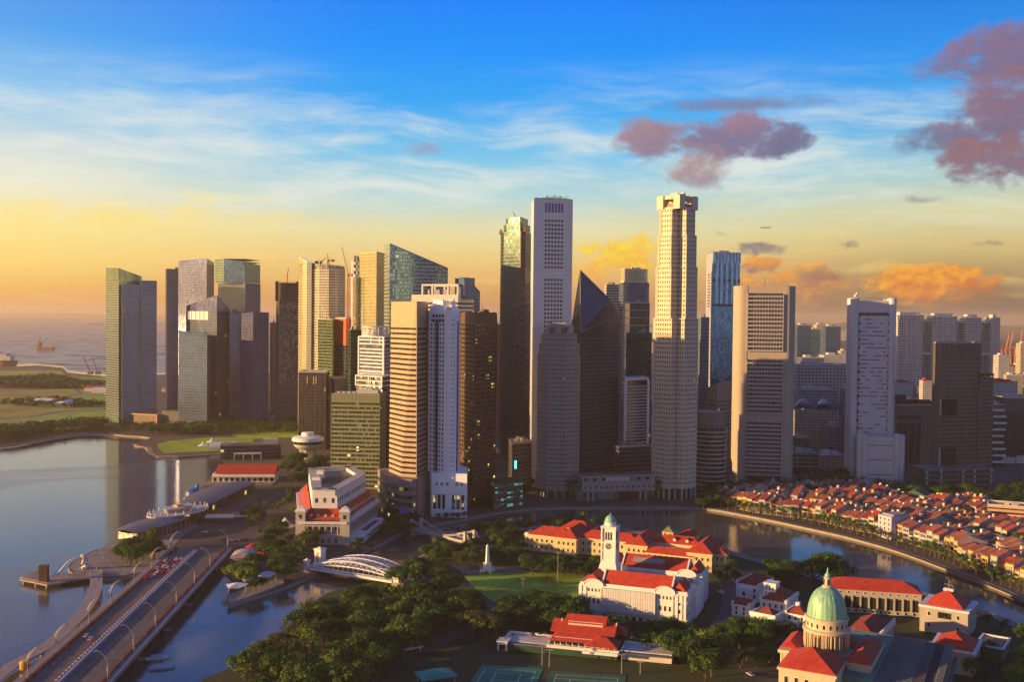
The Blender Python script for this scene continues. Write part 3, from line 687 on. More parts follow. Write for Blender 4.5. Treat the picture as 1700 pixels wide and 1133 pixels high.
# ---- tan striped tower with the folded corner
def tan_tower():
    P = [Wp(628, 862, 780), Wp(652, 838, 780), Wp(662, 824, 780), Wp(691, 820, 780), Wp(709, 850, 780), Wp(680, 885, 780)]
    T, _ = tower('striped_tower', 'tan and dark striped stone tower with a folded left corner', P, 'office tower'); 
    zb = HT(680, 790, 830); h = HT(690, 501, 820)
    tan = mat('tan_stone', (.46, .31, .19), .6, .1, streak=.3); gw = glass('glass_stripe', (.06, .07, .08), .35, .1, 1.4, 3.3, .03, 0, .8)
    brown = mat('brown_stone', (.26, .18, .14), .6, .12, streak=.3)
    q = local(T, P); L0, L1, M0, R0 = q[1], q[2], q[3], q[4]
    base = [Vector(v) for v in local(T, [Wp(646, 850, 780), Wp(661, 826, 780), Wp(691, 820, 780), Wp(709, 850, 780), Wp(668, 880, 780)])]
    topp = [Vector(v) for v in local(T, [Wp(650, 850, 520), Wp(689, 821, 520), Wp(691.5, 820, 520), Wp(710, 850, 520), Wp(670, 880, 520)])]
    ls = lambda t: [tuple(base[i].lerp(topp[i], t)) for i in range(5)]
    MB().loft(ls(0), 0, ls(1), h-.2).build('glazing', gw, T)
    zc = h-21; fl = split_floors(zb, zc, 4.15)
    for i in range(len(fl)-1):
        t0 = fl[i]/h; t1 = (fl[i]+2.35)/h
        MB().loft(off(ls(t0), .35), fl[i], off(ls(t1), .35), fl[i]+2.35).build('spandrel', tan, T)
    MB().loft(off(ls(zc/h), .35), zc, off(ls(1), .35), h).build('crown_wall', tan, T)
    m = MB()
    c0, c1 = off(ls(0), .45), off(ls(1), .45)
    for k in (2,): m.tube([(*c0[k], zb), (*c1[k], h)], .45, 4)
    m.build('corner_pier', brown, T)
    rf = MB(); rf.prism(off(ls(1), -1), h-.3, h+.3); rf.build('roof', conc_dark, T)
    # podium
    pod = local(T, [Wp(627, 865, 790), Wp(640, 832, 790), Wp(664, 812, 790), Wp(684, 808, 790), Wp(691, 812, 790), Wp(691, 815, 790), Wp(710, 846, 790), Wp(690, 880, 790)])
    MB().prism(off(pod, -.6), 0, zb-1).build('podium_glazing', glass('glass_podium', (.08, .16, .15), .4, .1, 1.6, 3, .03, .05, .7, lits=.5), T)
    for z0, z1 in ((zb-6.5, zb), (zb-13, zb-9.5), (zb-19, zb-16), (zb-25, zb-22)): MB().prism(pod, z0, z1).build('podium_band', mat('podium_stone', (.24, .20, .185), .75, .12, streak=.4), T)
    a = Vector(pod[5]); b = Vector(pod[6]); MB().obox((a+b)/2, b-a, (b-a).length/2-.2, 1.5, 0, zb+.5).build('blank_wall', mat('podium_stone', (0, 0, 0)), T)
    a = Vector(pod[3]); b = Vector(pod[2]); MB().obox((a+b)/2+Vector((0, -.3)), b-a, (b-a).length/2, .4, 6, 9).build('blue_canopy', mat('blue_sign', (.02, .22, .6), .5), T)
tan_tower()
# ---- white deco tower
def deco_tower():
    P = lmr((709, 872), (751, 830), (763, 862), 800); T, _ = tower('white_deco_tower', 'white ribbed tower with stepped crown and tall blank podium beside the river', P, 'office tower', align=(0, 1)); q = local(T, P)
    wm = mat('deco_white', (.88, .88, .90), .55, .05, streak=.35); gw = glass('glass_deco', (.05, .07, .12), .4, .1, 1.2, 2, .03, 0, .8)
    # podium
    pod = local(T, [Wp(707, 860, 820), Wp(716, 830, 820), Wp(775, 826, 820), Wp(776, 862, 820), Wp(740, 900, 820)])
    hp = HT(740, 786, 830); MB().prism(pod, 0, hp).build('podium', wm, T)
    a, b = Vector(pod[1]), Vector(pod[2]); d = (b-a).normalized(); nn = Vector((d.y, -d.x)); L = (b-a).length
    for f in (.10, .225, .35, .63, .76, .89):
        MB().obox(a+d*L*f+nn*.02, d, 1.25, .12, HT(740, 846, 828), HT(740, 822, 828)).build('tall_window', glass('glass_lit_slot', (.06, .06, .07), .35, .1, 1.2, 3, .03, .12, .8, lits=.6), T)
    for f in (.15, .3, .45, .72, .86): MB().obox(a+d*L*f+nn*.02, d, 1.1, .10, hp-10, hp-7.5).build('vent', conc_grey, T)
    a2, b2 = Vector(pod[0]), Vector(pod[1]); d2 = (b2-a2).normalized(); n2 = Vector((d2.y, -d2.x))
    for f in (.35, .7): MB().obox(a2+(b2-a2)*f+n2*.02, d2, 1.2, .12, HT(740, 846, 828), HT(740, 822, 828)).build('tall_window', gw, T)
    # shaft: octagonal with a central projecting bay
    cx, cy = (Vector(q[0])+Vector(q[2]))/2
    A, B = Vector(q[0]), Vector(q[1]); dx = (B-A).normalized(); dy = Vector((-dx.y, dx.x)); c = Vector((cx, cy)); Wd = (B-A).length
    shaft = local(T, [Wp(709, 862, 700), Wp(712, 843, 700), Wp(738, 832, 700), Wp(741, 838, 700), Wp(744, 838, 700), Wp(746, 829, 700), Wp(755, 833, 700), Wp(762, 850, 700), Wp(760, 870, 700), Wp(728, 885, 700)])
    h = HT(735, 520, 835); hc = HT(735, 500, 835)
    MB().prism(off(shaft, -.5), hp-1, h-1).build('glazing', gw, T)
    w = MB(); fl = split_floors(hp, h-4, 3.75)
    for z in fl: w.prism(shaft, z-.9, z+.95)
    w.prism(shaft, h-4, h)
    fins(w, off(shaft, -.3), hp-1, h-.1, 3.1, 1.55, .42)
    w.build('wall', wm, T)
    st = MB()
    e = list(edges(shaft))
    for (a3, b3) in (e[1], e[6] if len(e) > 6 else e[2]):
        d3 = (b3-a3).normalized(); n3 = Vector((d3.y, -d3.x)); L3 = (b3-a3).length
        for f in (.42, .50, .58): st.obox(a3+d3*L3*f+n3*.2, d3, .34, .35, hp, h-7)
    st.build('dark_ribs', mat('deco_rib', (.05, .06, .09), .4), T)
    bay = MB(); (a3, b3) = e[1]; d3 = (b3-a3).normalized(); n3 = Vector((d3.y, -d3.x))
    bay.obox(Vector(local(T, [Wp(745.5, 833, 700)])[0])+Vector((0, 0)), d3, 2.0, 2.4, 6, h+1); bay.build('central_bay', wm, T)
    for k, (o, z) in enumerate(((0.25, h+2), (-1.6, h+6), (-4.0, hc))):
        MB().prism(off(shaft, o), (h-.5 if k == 0 else h+2*k), z).build('crown_tier', wm, T)
    for f in (.25, .45, .65, .85):
        for z in (h-7.5, h-3.6): MB().obox(e[1][0]+(e[1][1]-e[1][0])*f+n3*.25, d3, .85, .25, z, z+2.3).build('crown_window', gw, T)
    t = MB(); fins(t, off(shaft, -4.2), hc, hc+2, 2.2, .5, .3); t.build('parapet_posts', wm, T)
deco_tower()
def brown_tower():
    P = lmr((765, 905), (787, 872), (823, 900), 680); T, _ = tower('brown_office_tower', 'dark brown stone tower with scattered lit windows right of the white ribbed tower', P, 'office tower', align=(1, 2)); q = local(T, P)
    h = HT(787, 521, 872); bs = mat('brown_granite', (.115, .055, .035), .6, .18, streak=.3)
    gw = glass('glass_brown_lit', (.08, .12, .09), .4, .1, 2.2, 3.9, .03, .035, .8, litcol=(1, .72, .12), lits=.8)
    bands(T, q, 0, h-9, 3.95, gw, bs, 2.0, .4, mull=4.6, mw=.9, top=False)
    MB().prism(off(q, .42), h-9, h).build('crown_wall', bs, T)
    rooftop(T, q, h, bs, 6, 4, 4, pm=bs)
    P2 = local(T, lmr((815, 880), (821, 855), (868, 872), 830)); h2 = HT(821, 806, 855)
    bands(T, P2, 0, h2, 5.5, glass('glass_teal_lit', (.10, .30, .28), .4, .1, 3, 5, .03, .25, .7, litcol=(.2, .8, .7), lits=.25), bs, 2.7, .4, mull=9, mw=.8, gname='annex')
    MB().prism(off(P2, -2), h2+.6, h2+1.2).build('roof_garden', grass_dark, T)
brown_tower()
# ------------------------------------------------------------------ centre and right towers
def red_green_tower():
    P = [Wp(831, 1215, 450), Wp(836, 1190, 450), Wp(863, 1175, 450), Wp(871, 1180, 450), Wp(884, 1215, 450), Wp(858, 1240, 450)]
    T, _ = tower('granite_glass_tower', 'tall green glass and red granite tower left of the pale grey slab tower', P); q = local(T, P)
    rg = mat('red_granite', (.22, .085, .06), .6, .15, streak=.3); gg = glass('glass_emerald', (.15, .28, .27), .55, .08, 2.2, 4, .02, 0, .4, dark=.6)
    z1 = HT(850, 385, 1185); h = HT(850, 361, 1190)
    bands(T, q, 0, z1, 4.1, gg, mat('frame_bronze', (.14, .13, .07), .5, metal=.3), .7, .15, mull=3, mw=.15, top=False)
    a, b, c, d4 = Vector(q[2]), Vector(q[3]), Vector(q[1]), Vector(q[4])
    d = (b-a).normalized(); n = Vector((d.y, -d.x)); zz = 0; 
    MB().obox((a+b)/2+n*.2, d, (b-a).length/2, 1.2, 0, z1).build('red_pier', rg, T)
    for z in split_floors(5, z1-6, 8.2): MB().obox((a+b)/2+n*1.42, d, (b-a).length*.28, .1, z, z+2).build('pier_window', win_dark, T)
    w = MB(); e = (b-a); zb = HT(860, 510, 1180)
    for k in range(60):
        z = k*4.1
        if z > zb: break
        t = 1.0-z/zb*.6; w.obox(a+(c-a)*.0+d*((b-a).length*.5-5*t)+n*.9, d, 5+10*t*.6, 1.0, z, z+2.2)
    w.build('red_bands', rg, T)
    q2 = off(q, -3); MB().prism(q2, z1, HT(850, 372, 1190)).build('crown_tier', gg, T)
    MB().prism(off(q, -5.5), z1, h).build('crown_tier', gg, T)
    m = MB(); fins(m, off(q, -5.5), z1, h, 2.5, .2, .1); fins(m, q2, z1, HT(850, 372, 1190), 2.5, .2, .1)
    for zq in (z1+3.5, z1+7.5): m.prism(off(q, -2.85), zq, zq+.5)
    m.build('crown_frame', mat('frame_bronze', (0, 0, 0)), T)
    MB().tube([(2, 0, h), (-9, 2, h+6)], .5, 4).build('roof_crane', mat('crane_red', (0, 0, 0)), T)
    for s in (0, 3): MB().lathe([(2.2, z1-1), (2.2, z1+2.5), (.1, z1+6)], tuple(q[s]), 4, PI/4).build('corner_finial', rg, T)
red_green_tower()
def simple_orange():
    T, q, h = simple_glass('apartment_tower', 'thin tower with orange window rows right of the brown stone tower', (817, 1420), (822, 1400), (833, 1410), 540, glass('window_orange', (0, 0, 0)), mat('terracotta', (0, 0, 0)), sh=1.5, mull=2.5, mw=1.0, cat='apartment tower', seed=8)
simple_orange()
def white_slab():
    P = lmr((880, 1010), (884, 975), (948.5, 985), 560); T, _ = tower('white_slab_tower', 'tall pale grey slab tower with a central column of small square windows', P, align=(1, 2)); q = local(T, P)
    h = HT(915, 330, 975); wm = mat('aluminium_panel', (.60, .62, .66), .4, .06, scale=.03, metal=.25)
    MB().prism(q, 0, h).build('wall', wm, T)
    a, b = Vector(q[1]), Vector(q[2]); L = (b-a).length; d = (b-a)/L; n = Vector((d.y, -d.x))
    j = MB(); jm = mat('panel_joint', (.24, .25, .28), .6)
    for z in split_floors(0, h, 4.0)[1:-1]: j.obox((a+b)/2+n*.0, d, L/2+.02, .03, z-.06, z+.06)
    for i in range(1, 27):
        j.obox(a+d*L*i/27, d, .05, .03, 0, h)
    j.build('panel_joints', jm, T)
    z0 = HT(915, 780, 975); z1 = HT(915, 366, 975); top = HT(915, 352, 975); k = 0
    zs = [z for z in split_floors(z0, z1, 4.0)]
    gap = (HT(915, 460, 975), HT(915, 446, 975))
    gw = glass('glass_square', (.05, .05, .06), .3, .12, 2.1, 4, .02, 0, .6)
    for z in zs:
        if gap[0] < z < gap[1]: continue
        w = MB()
        for i in range(6): u = L*(.315+.082*i); w.obox(a+d*u+n*.01, d, 1.05, .06, z-1.1, z+1.1)
        w.build('window_row', gw, T)
    for i in range(6):
        u = L*(.315+.082*i); MB().obox(a+d*u+n*.01, d, 1.05, .06, top, HT(915, 336.5, 975)).build('louvre_slot', mat('louvre_blue', (.10, .12, .24), .5), T)
    MB().prism(off(q, -.8), h-.2, h+1.0).build('roof', conc_grey, T)
    MB().prism(off(q, .25), h-1.2, h-.25).build('parapet', wm, T)
    return T, q, h
WS = white_slab()
def quay_tower():
    """the rounded stone tower by the river (lower twin)"""
    T = thing('stone_tower', 'rounded pale stone tower with square windows, lower one at the river', 'office tower', (*Wp(927, 938, 700), 2.5), math.radians(-8))
    wm = mat('pale_granite', (.31, .285, .26), .7, .08, streak=.3); gw = glass('glass_granite', (.035, .05, .065), .15, .2, 1.4, 3.4, .03, .01, .8, litcol=(1, .45, .15), lits=.5)
    R = 18.2; oct_ = lambda r, c=.42: [(r, -r*c), (r, r*c), (r*c, r), (-r*c, r), (-r, r*c), (-r, -r*c), (-r*c, -r), (r*c, -r)]
    z1 = HT(927, 590, 921); z2 = HT(927, 572, 921); z3 = HT(927, 555, 921); h = HT(927, 541, 921)
    zt_ = HT(927, 812, 921)
    grid(T, oct_(R), zt_, z1, 4.05, 2.5, gw, wm, .44, .42, .5, crown=.6)
    lob = MB(); lob.prism(oct_(R-1.5), 0, zt_); lob.build('lobby_glazing', glass('glass_lobby', (.05, .16, .15), .4, .1, 2, 4, .03, .04, .6, lits=.4), T)
    pl = MB(); fins(pl, oct_(R), 0, zt_, 7.5, 1.8, .5); pl.prism(off(oct_(R), .6), zt_-1.6, zt_+.3); pl.build('arcade', wm, T)
    grid(T, oct_(R-1.0, .5), z1+.7, z2, 4.0, 2.2, gw, wm, .4, .4, .3, crown=.4)
    grid(T, oct_(R-3.5, .6), z2+.5, z3, 4.0, 2.2, gw, wm, .4, .4, .3, crown=.4)
    MB().prism(oct_(R-6.0, .7), z3+.3, h).build('crown', wm, T)
    for x in (-8, 3.2): MB().box(x, x+5.4, -R+5.65, -R+6.3, h-8.5, h-1.5).build('crown_opening', win_dark, T)
    q = MB(); q.box(-6, 6, -3, 5, h, h+2.8); q.box(-9, -7, -4, 2, h, h+1.8); q.box(2, 7, -6, -3, h, h+1.6); q.build('plant_room', wm, T)
quay_tower()
def podium_link():
    A = gz(957, 834); B = gz(1098, 830)
    T, L = frame('entrance_pavilion', 'low white stone entrance block between the two pale stone towers by the river', 'building', A, B)
    wm = mat('pale_granite', (0, 0, 0)); h = HT(1020, 786, 925); hm = HT(1020, 812, 925)
    s = L/141.0; X = lambda px: (px-957)*s
    MB().box(X(966), X(1087), 0, 20, hm, h-5.2).build('upper_block', wm, T)
    w = MB(); w.box(X(966), X(1087), .8, 20, h-5.2, h-1.5); w.build('clerestory_wall', wm, T)
    for i in range(8):
        x = X(972+i*14.6); MB().box(x-1.6, x+1.6, .35, .9, h-4.6, h-2.1).build('opening', win_dark, T)
    MB().box(X(964), X(1088), -.6, 21, h-1.5, h).build('roof_slab', wm, T)
    MB().box(X(1005), X(1045), -1.2, -.1, h-4.4, h-1.6).build('canopy_band', fr_light, T)
    for i in range(14):
        x = X(971+i*8.8); MB().box(x-.8, x+.8, -.08, .3, hm+3, hm+5).build('square_window', win_dark, T)
    for px in (976, 984, 1063, 1072): MB().box(X(px)-1.1, X(px)+1.1, 0, 3, 0, hm).build('column', wm, T)
    MB().box(X(958), X(1027), 4, 18, .2, hm-.5).build('lobby_glazing', glass('glass_jade', (.10, .32, .28), .35, .12, 1.6, 12, .03, 0, .5), T)
    m = MB()
    for i in range(26): x = X(958)+i*(X(1027)-X(958))/25; m.box(x-.08, x+.08, 3.8, 4.02, .2, hm-.5)
    m.build('mullions', fr_light, T)
    MB().box(X(1030), X(1088), 16, 20, .2, hm-.3).build('rear_wall', conc_dark, T)
    MB().box(X(950), X(966), 3, 16, hm, h-6).build('glass_link', g_dgreen, T); MB().box(X(1087), X(1099), 3, 16, hm, h-6).build('glass_link', g_dgreen, T)
    g = MB()
    for i in range(7): g.box(X(966), X(1087), 3+i*2.2, 3.8+i*2.2, h+.02, h+.7)
    g.build('roof_louvres', mat('timber_louvre', (.16, .10, .08), .8), T)
podium_link()
def pyramid_tower():
    P = lmr((947, 1085), (963, 1035), (1027, 1075), 640); T, _ = tower('faceted_glass_tower', 'dark faceted glass tower rising to a sharp pyramid point beside the white slab tower', P, align=(1, 2)); q = local(T, P)
    gd = glass('glass_charcoal', (.10, .11, .135), .6, .07, 1.8, 4.0, .015, 0, .5, dark=.5); sm = mat('stone_charcoal', (.075, .07, .075), .6, .1)
    z0 = HT(963, 552, 1035); z1 = HT(1028, 524, 1075); apex = local(T, [Wp(963, 1052, 448)])[0]; ha = HT(963, 448, 1052)
    a, b, c, d = [Vector(v) for v in q]
    v = [(*a, 0), (*b, 0), (*c, 0), (*d, 0), (*a, z0+6), (*b, z0), (*c, z1), (*d, z1+4), (*apex, ha), (*(b.lerp(c, .74)), HT(1008, 497, 1060))]
    m = MB(); m.add(v, [(0, 1, 5, 4), (1, 2, 6, 5), (2, 3, 7, 6), (3, 0, 4, 7), (4, 5, 8), (5, 9, 8), (5, 6, 9), (6, 7, 8, 9), (7, 4, 8)])
    m.build('curtain_wall', gd, T)
    for z in split_floors(0, z0-3, 4.05)[:-1]: MB().prism(off(q, .25), z, z+1.7).build('spandrel', sm, T)
    t = MB(); fr = mat('steel_line', (.22, .22, .24), .4)
    t.tube([(*b, z0), (*(b.lerp(c, .97)), z1)], .45, 4)
    n = Vector(((c-b).y, -(c-b).x)).normalized()*.5; W_ = 0; zz = 4; side = 0
    while zz < z0-30: t.tube([(*((b if side == 0 else c)+n), zz), (*((c if side == 0 else b)+n), zz+44)], .22, 4); zz += 44; side ^= 1
    for e in ((*apex, ha),): 
        t.tube([(*b, z0), e], .3, 4); t.tube([(*(b.lerp(c, .74)), HT(1008, 497, 1060)), e], .3, 4)
    t.build('bracing', fr, T)
    r = MB(); E0, E1 = Vector((*b, z0)), Vector((*apex, ha)); F0, F1 = Vector((*b.lerp(c, .74), HT(1008, 497, 1060))), Vector((*apex, ha))
    nn = (F0-E0).cross(E1-E0).normalized(); nn = nn if nn.y < 0 else -nn
    for k in range(1, 22):
        f = k/24; r.tube([E0.lerp(E1, f)+nn*.1, F0.lerp(F1, f)+nn*.1], .16, 3)
    r.build('facet_rails', fr_slate, T)
pyramid_tower()
# ---- cluster behind, between the pyramid and the stepped tower
simple_glass('banded_tower', 'cream tower with dark window bands and stepped rounded top behind the pyramid tower', (1003, 1530), (1006, 1500), (1030, 1515), 473, g_dark, mat('cream_band', (.62, .55, .36), .6, .08), fh=4.0, sh=2.2, proud=.4, mull=None, seed=2)
def glass_crown_tower():
    P = lmr((1026, 1430), (1033, 1400), (1078, 1420), 540); T, _ = tower('blue_grey_tower', 'blue grey curved tower with a glass lantern crown behind the stepped stone tower', P, align=(1, 2)); q = local(T, P)
    h = HT(1050, 470, 1400); ht = HT(1050, 446, 1400)
    bands(T, off(q, -1), 0, h, 4, glass('glass_bluegrey', (.24, .32, .48), .6, .1, 1.6, 4, .02, 0, .4), mat('bluegrey_panel', (.14, .17, .23), .5), .9, .15, mull=2.4, mw=.3)
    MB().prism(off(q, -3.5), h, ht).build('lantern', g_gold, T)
    m = MB(); fins(m, off(q, -3.5), h, ht, 3.5, .7, .4); m.prism(off(q, -3), ht-1, ht+.3); m.prism(off(q, -2.5), h+.9, h+3); m.build('lantern_frame', mat('cream_band', (0, 0, 0)), T)
    rooftop(T, off(q, -6), ht, fr_light, 3, 3, 3, parapet=False)
glass_crown_tower()
simple_glass('glass_block', 'dark block with a pale portal frame below the glass lantern tower', (1037, 1250), (1045, 1210), (1078, 1230), 503, g_dark, conc_light, fh=9, sh=.8, mull=None, cat='office block', seed=3)
simple_glass('glass_block', 'dark green glass block with a bright roof line left of the stepped stone tower', (1040, 1130), (1044, 1110), (1082, 1130), 554, g_dgreen, mat('frame_dark_green', (0, 0, 0)), cat='office block', seed=6)
def slat_block():
    P = lmr((1032, 1085), (1037, 1060), (1075, 1075), 700); T, _ = tower('white_framed_block', 'mid-rise block with white frame and dark horizontal louvres left of the stepped stone tower', P, 'office block', align=(1, 2)); q = local(T, P)
    h = HT(1050, 629, 1060); bands(T, q, 0, h-6, 3.3, g_dark, mat('pale_slat', (.40, .42, .48), .6), 1.3, .3, top=False)
    a, b = Vector(q[1]), Vector(q[2]); d = (b-a).normalized(); f = MB()
    for p in (a, b): f.obox(p, d, 1.4, 1.0, 0, h-2)
    f.prism(off(q, .9), h-2, h+.5); f.build('white_frame', conc_white, T)
    MB().prism(off(q, -.5), h-6, h-2).build('attic', g_dark, T)
slat_block()
simple_glass('office_block', 'low dark grey office block behind the entrance pavilion roof', (1022, 1005), (1030, 985), (1082, 1000), 745, g_dark, conc_dark, cat='office block', sh=1.5, mull=3, seed=11)
simple_glass('office_block', 'low black office block with a lit cyan screen left of the rounded stone tower', (845, 1000), (852, 950), (884, 965), 740, g_dark, conc_dark, cat='office block', sh=1.2, mull=3, seed=12)
def screen():
    p = at(856, 772, 944); T = MB(); T.box(-.9, .9, -.25, .25, -3.6, 3.6); o = T.build('lit_screen', mat('cyan_screen', (.05, .5, .6), .5, emit=(.05, .8, 1.0, 2.2)), None)
    o.location = p; tag(o, 'small glowing cyan advertising screen on the dark block left of the rounded stone tower', 'screen')
screen()
# ---- stepped stone tower
def stepped_tower():
    T = thing('stepped_stone_tower', 'tallest pale stone tower with stepped rotated tiers and a notched crown', 'skyscraper', (*Wp(1121, 936, 600), 2.5), math.radians(42))
    wm = mat('pale_granite_sunlit', (.60, .52, .38), .7, .08, streak=.3); gw = glass('glass_granite', (0, 0, 0))  # granite colour raised towards gold to carry the sunlight
    sq = lambda r: [(-r, -r), (r, -r), (r, r), (-r, r)]
    def cut(r, c): return [(-r+c, -r), (r-c, -r), (r-c, -r+c), (r, -r+c), (r, r-c), (r-c, r-c), (r-c, r), (-r+c, r), (-r+c, r-c), (-r, r-c), (-r, -r+c), (-r+c, -r+c)]
    z0 = HT(1120, 810, 915); z1 = HT(1120, 530, 915); z2 = HT(1120, 443, 915); z3 = HT(1120, 390, 915); z4 = HT(1120, 322, 915)
    body = cut(17.4, 8.0)
    grid(T, body, z0, z1, 4.2, 2.75, gw, wm, .50, .48, .5, crown=.5)
    body2 = cut(17.0, 9.4); grid(T, body2, z1+.6, z2, 4.2, 2.75, gw, wm, .46, .46, .4, crown=.5)
    body3 = cut(16.2, 9.6); grid(T, body3, z2+.6, z3, 4.2, 2.75, gw, wm, .42, .44, .4, crown=.5)
    body4 = cut(14.8, 9.0); grid(T, body4, z3+.6, z4-13, 4.2, 2.75, gw, wm, .38, .40, .4, crown=.5)
    zc = z4-12.4
    MB().prism(sq(9.5), zc, z4-7).build('crown_core', mat('crown_core', (.30, .22, .18), .8), T)
    for sx, sy in ((1, 1), (1, -1), (-1, 1), (-1, -1)):
        x0, x1 = (6.0*sx, 15.0*sx) if sx > 0 else (-15.0, -6.0)
        MB().box(min(x0, x1)*.88, max(x0, x1)*.88, min(6*sy, 13.2*sy), max(6*sy, 13.2*sy), zc, z4).build('crown_corner', wm, T)
    c = MB(); c.lathe([(12.9, z4-3.4), (12.9, z4-.3)], (0, 0), 32); c.build('crown_ring', wm, T)
    c = MB(); c.lathe([(12.7, zc), (12.7, zc+2)], (0, 0), 32); c.build('crown_sill', wm, T)
    q = MB(); q.lathe([(6, z4-.3), (6, z4+2.2)], (0, 0), 8); q.box(-2, 9, -2, 2, z4+2.2, z4+3.4); q.box(-1, 1, -8, 8, z4+2.0, z4+3.1); q.build('helipad', wm, T)
    # glazed vertical slots and lobby
    lob = MB(); lob.prism(off(body, -1.5), 0, z0); lob.build('lobby_glazing', MATS['glass_lobby'], T)
    pl = MB(); fins(pl, body, 0, z0, 6.0, 1.5, .5); pl.prism(off(body, .65), z0-1.8, z0+.3); pl.build('arcade', wm, T)
stepped_tower()
# ---- blue glass tower behind
def blue_tower():
    P = lmr((1173, 1345), (1183, 1300), (1227, 1315), 520); T, _ = tower('blue_glass_tower', 'bright blue glass tower with a ribbed glass crown behind the stepped stone tower', P, align=(1, 2)); q = local(T, P)
    h = HT(1200, 417, 1300); zc = HT(1200, 436, 1300)
    gb = glass('glass_azure', (.12, .38, .70), .7, .09, 1.5, 3.6, .03, 0, .6); fb = mat('frame_navy', (.04, .07, .13), .5)
    bands(T, q, 0, HT(1200, 560, 1300), 3.6, gb, fb, .5, .12, mull=3, mw=.12, top=False)
    c = MB(); c.prism(q, HT(1200, 560, 1300), zc); c.build('balcony_glazing', gb, T)
    z0_ = HT(1200, 505, 1300)
    for z in split_floors(z0_, zc, 3.6)[:-1]: MB().prism(off(q, .7), z, z+.6).build('balcony', fb, T)
    for z in (HT(1200, 506, 1300), HT(1200, 466, 1300)): MB().prism(off(q, .75), z-2, z+1.6).build('refuge_floor', fb, T)
    a, b = Vector(q[1]), Vector(q[2]); L = (b-a).length; d = (b-a)/L; n = Vector((d.y, -d.x)); m = MB()
    for f in (.12, .3, .5, .7, .88): m.obox(a+d*L*f+n*.5, d, L*.045, .5, z0_, zc)
    m.build('glass_bay', glass('glass_azure_light', (.36, .62, .90), .6, .1, 1.5, 3.6, .03, 0, .4), T)
    MB().prism(off(q, .2), zc, h-1).build('crown', MATS['glass_azure_light'], T)
    m = MB(); fins(m, off(q, .1), zc, h, 5.2, 1.2, .8); m.build('crown_ribs', fr_light, T)
    a2 = Vector(q[0]); d2 = (a-a2).normalized(); n2 = Vector((d2.y, -d2.x)); MB().obox((a+a2)/2+n2*.6, d2, (a-a2).length/2-.3, .6, 0, h-2).build('end_wall', mat('pale_bluegrey', (.36, .38, .44), .6), T)
    w = MB()
    for z in split_floors(HT(1180, 510, 1300), h-30, 3.6): w.obox((a+a2)/2+n2*1.25, d2, (a-a2).length*.2, .08, z, z+1.8)
    w.build('end_windows', win_dark, T)
    q5 = MB(); q5.box(-8, 8, -1, 1, h-.5, h+2.5); q5.build('roof_rail', fr_light, T)
blue_tower()
simple_glass('glass_block', 'slim blue glass block with green sill right of the stepped stone tower', (1160, 1180), (1163, 1160), (1177, 1170), 528, g_blue, mat('frame_pale_green', (.2, .3, .26), .6), cat='office block', seed=2)
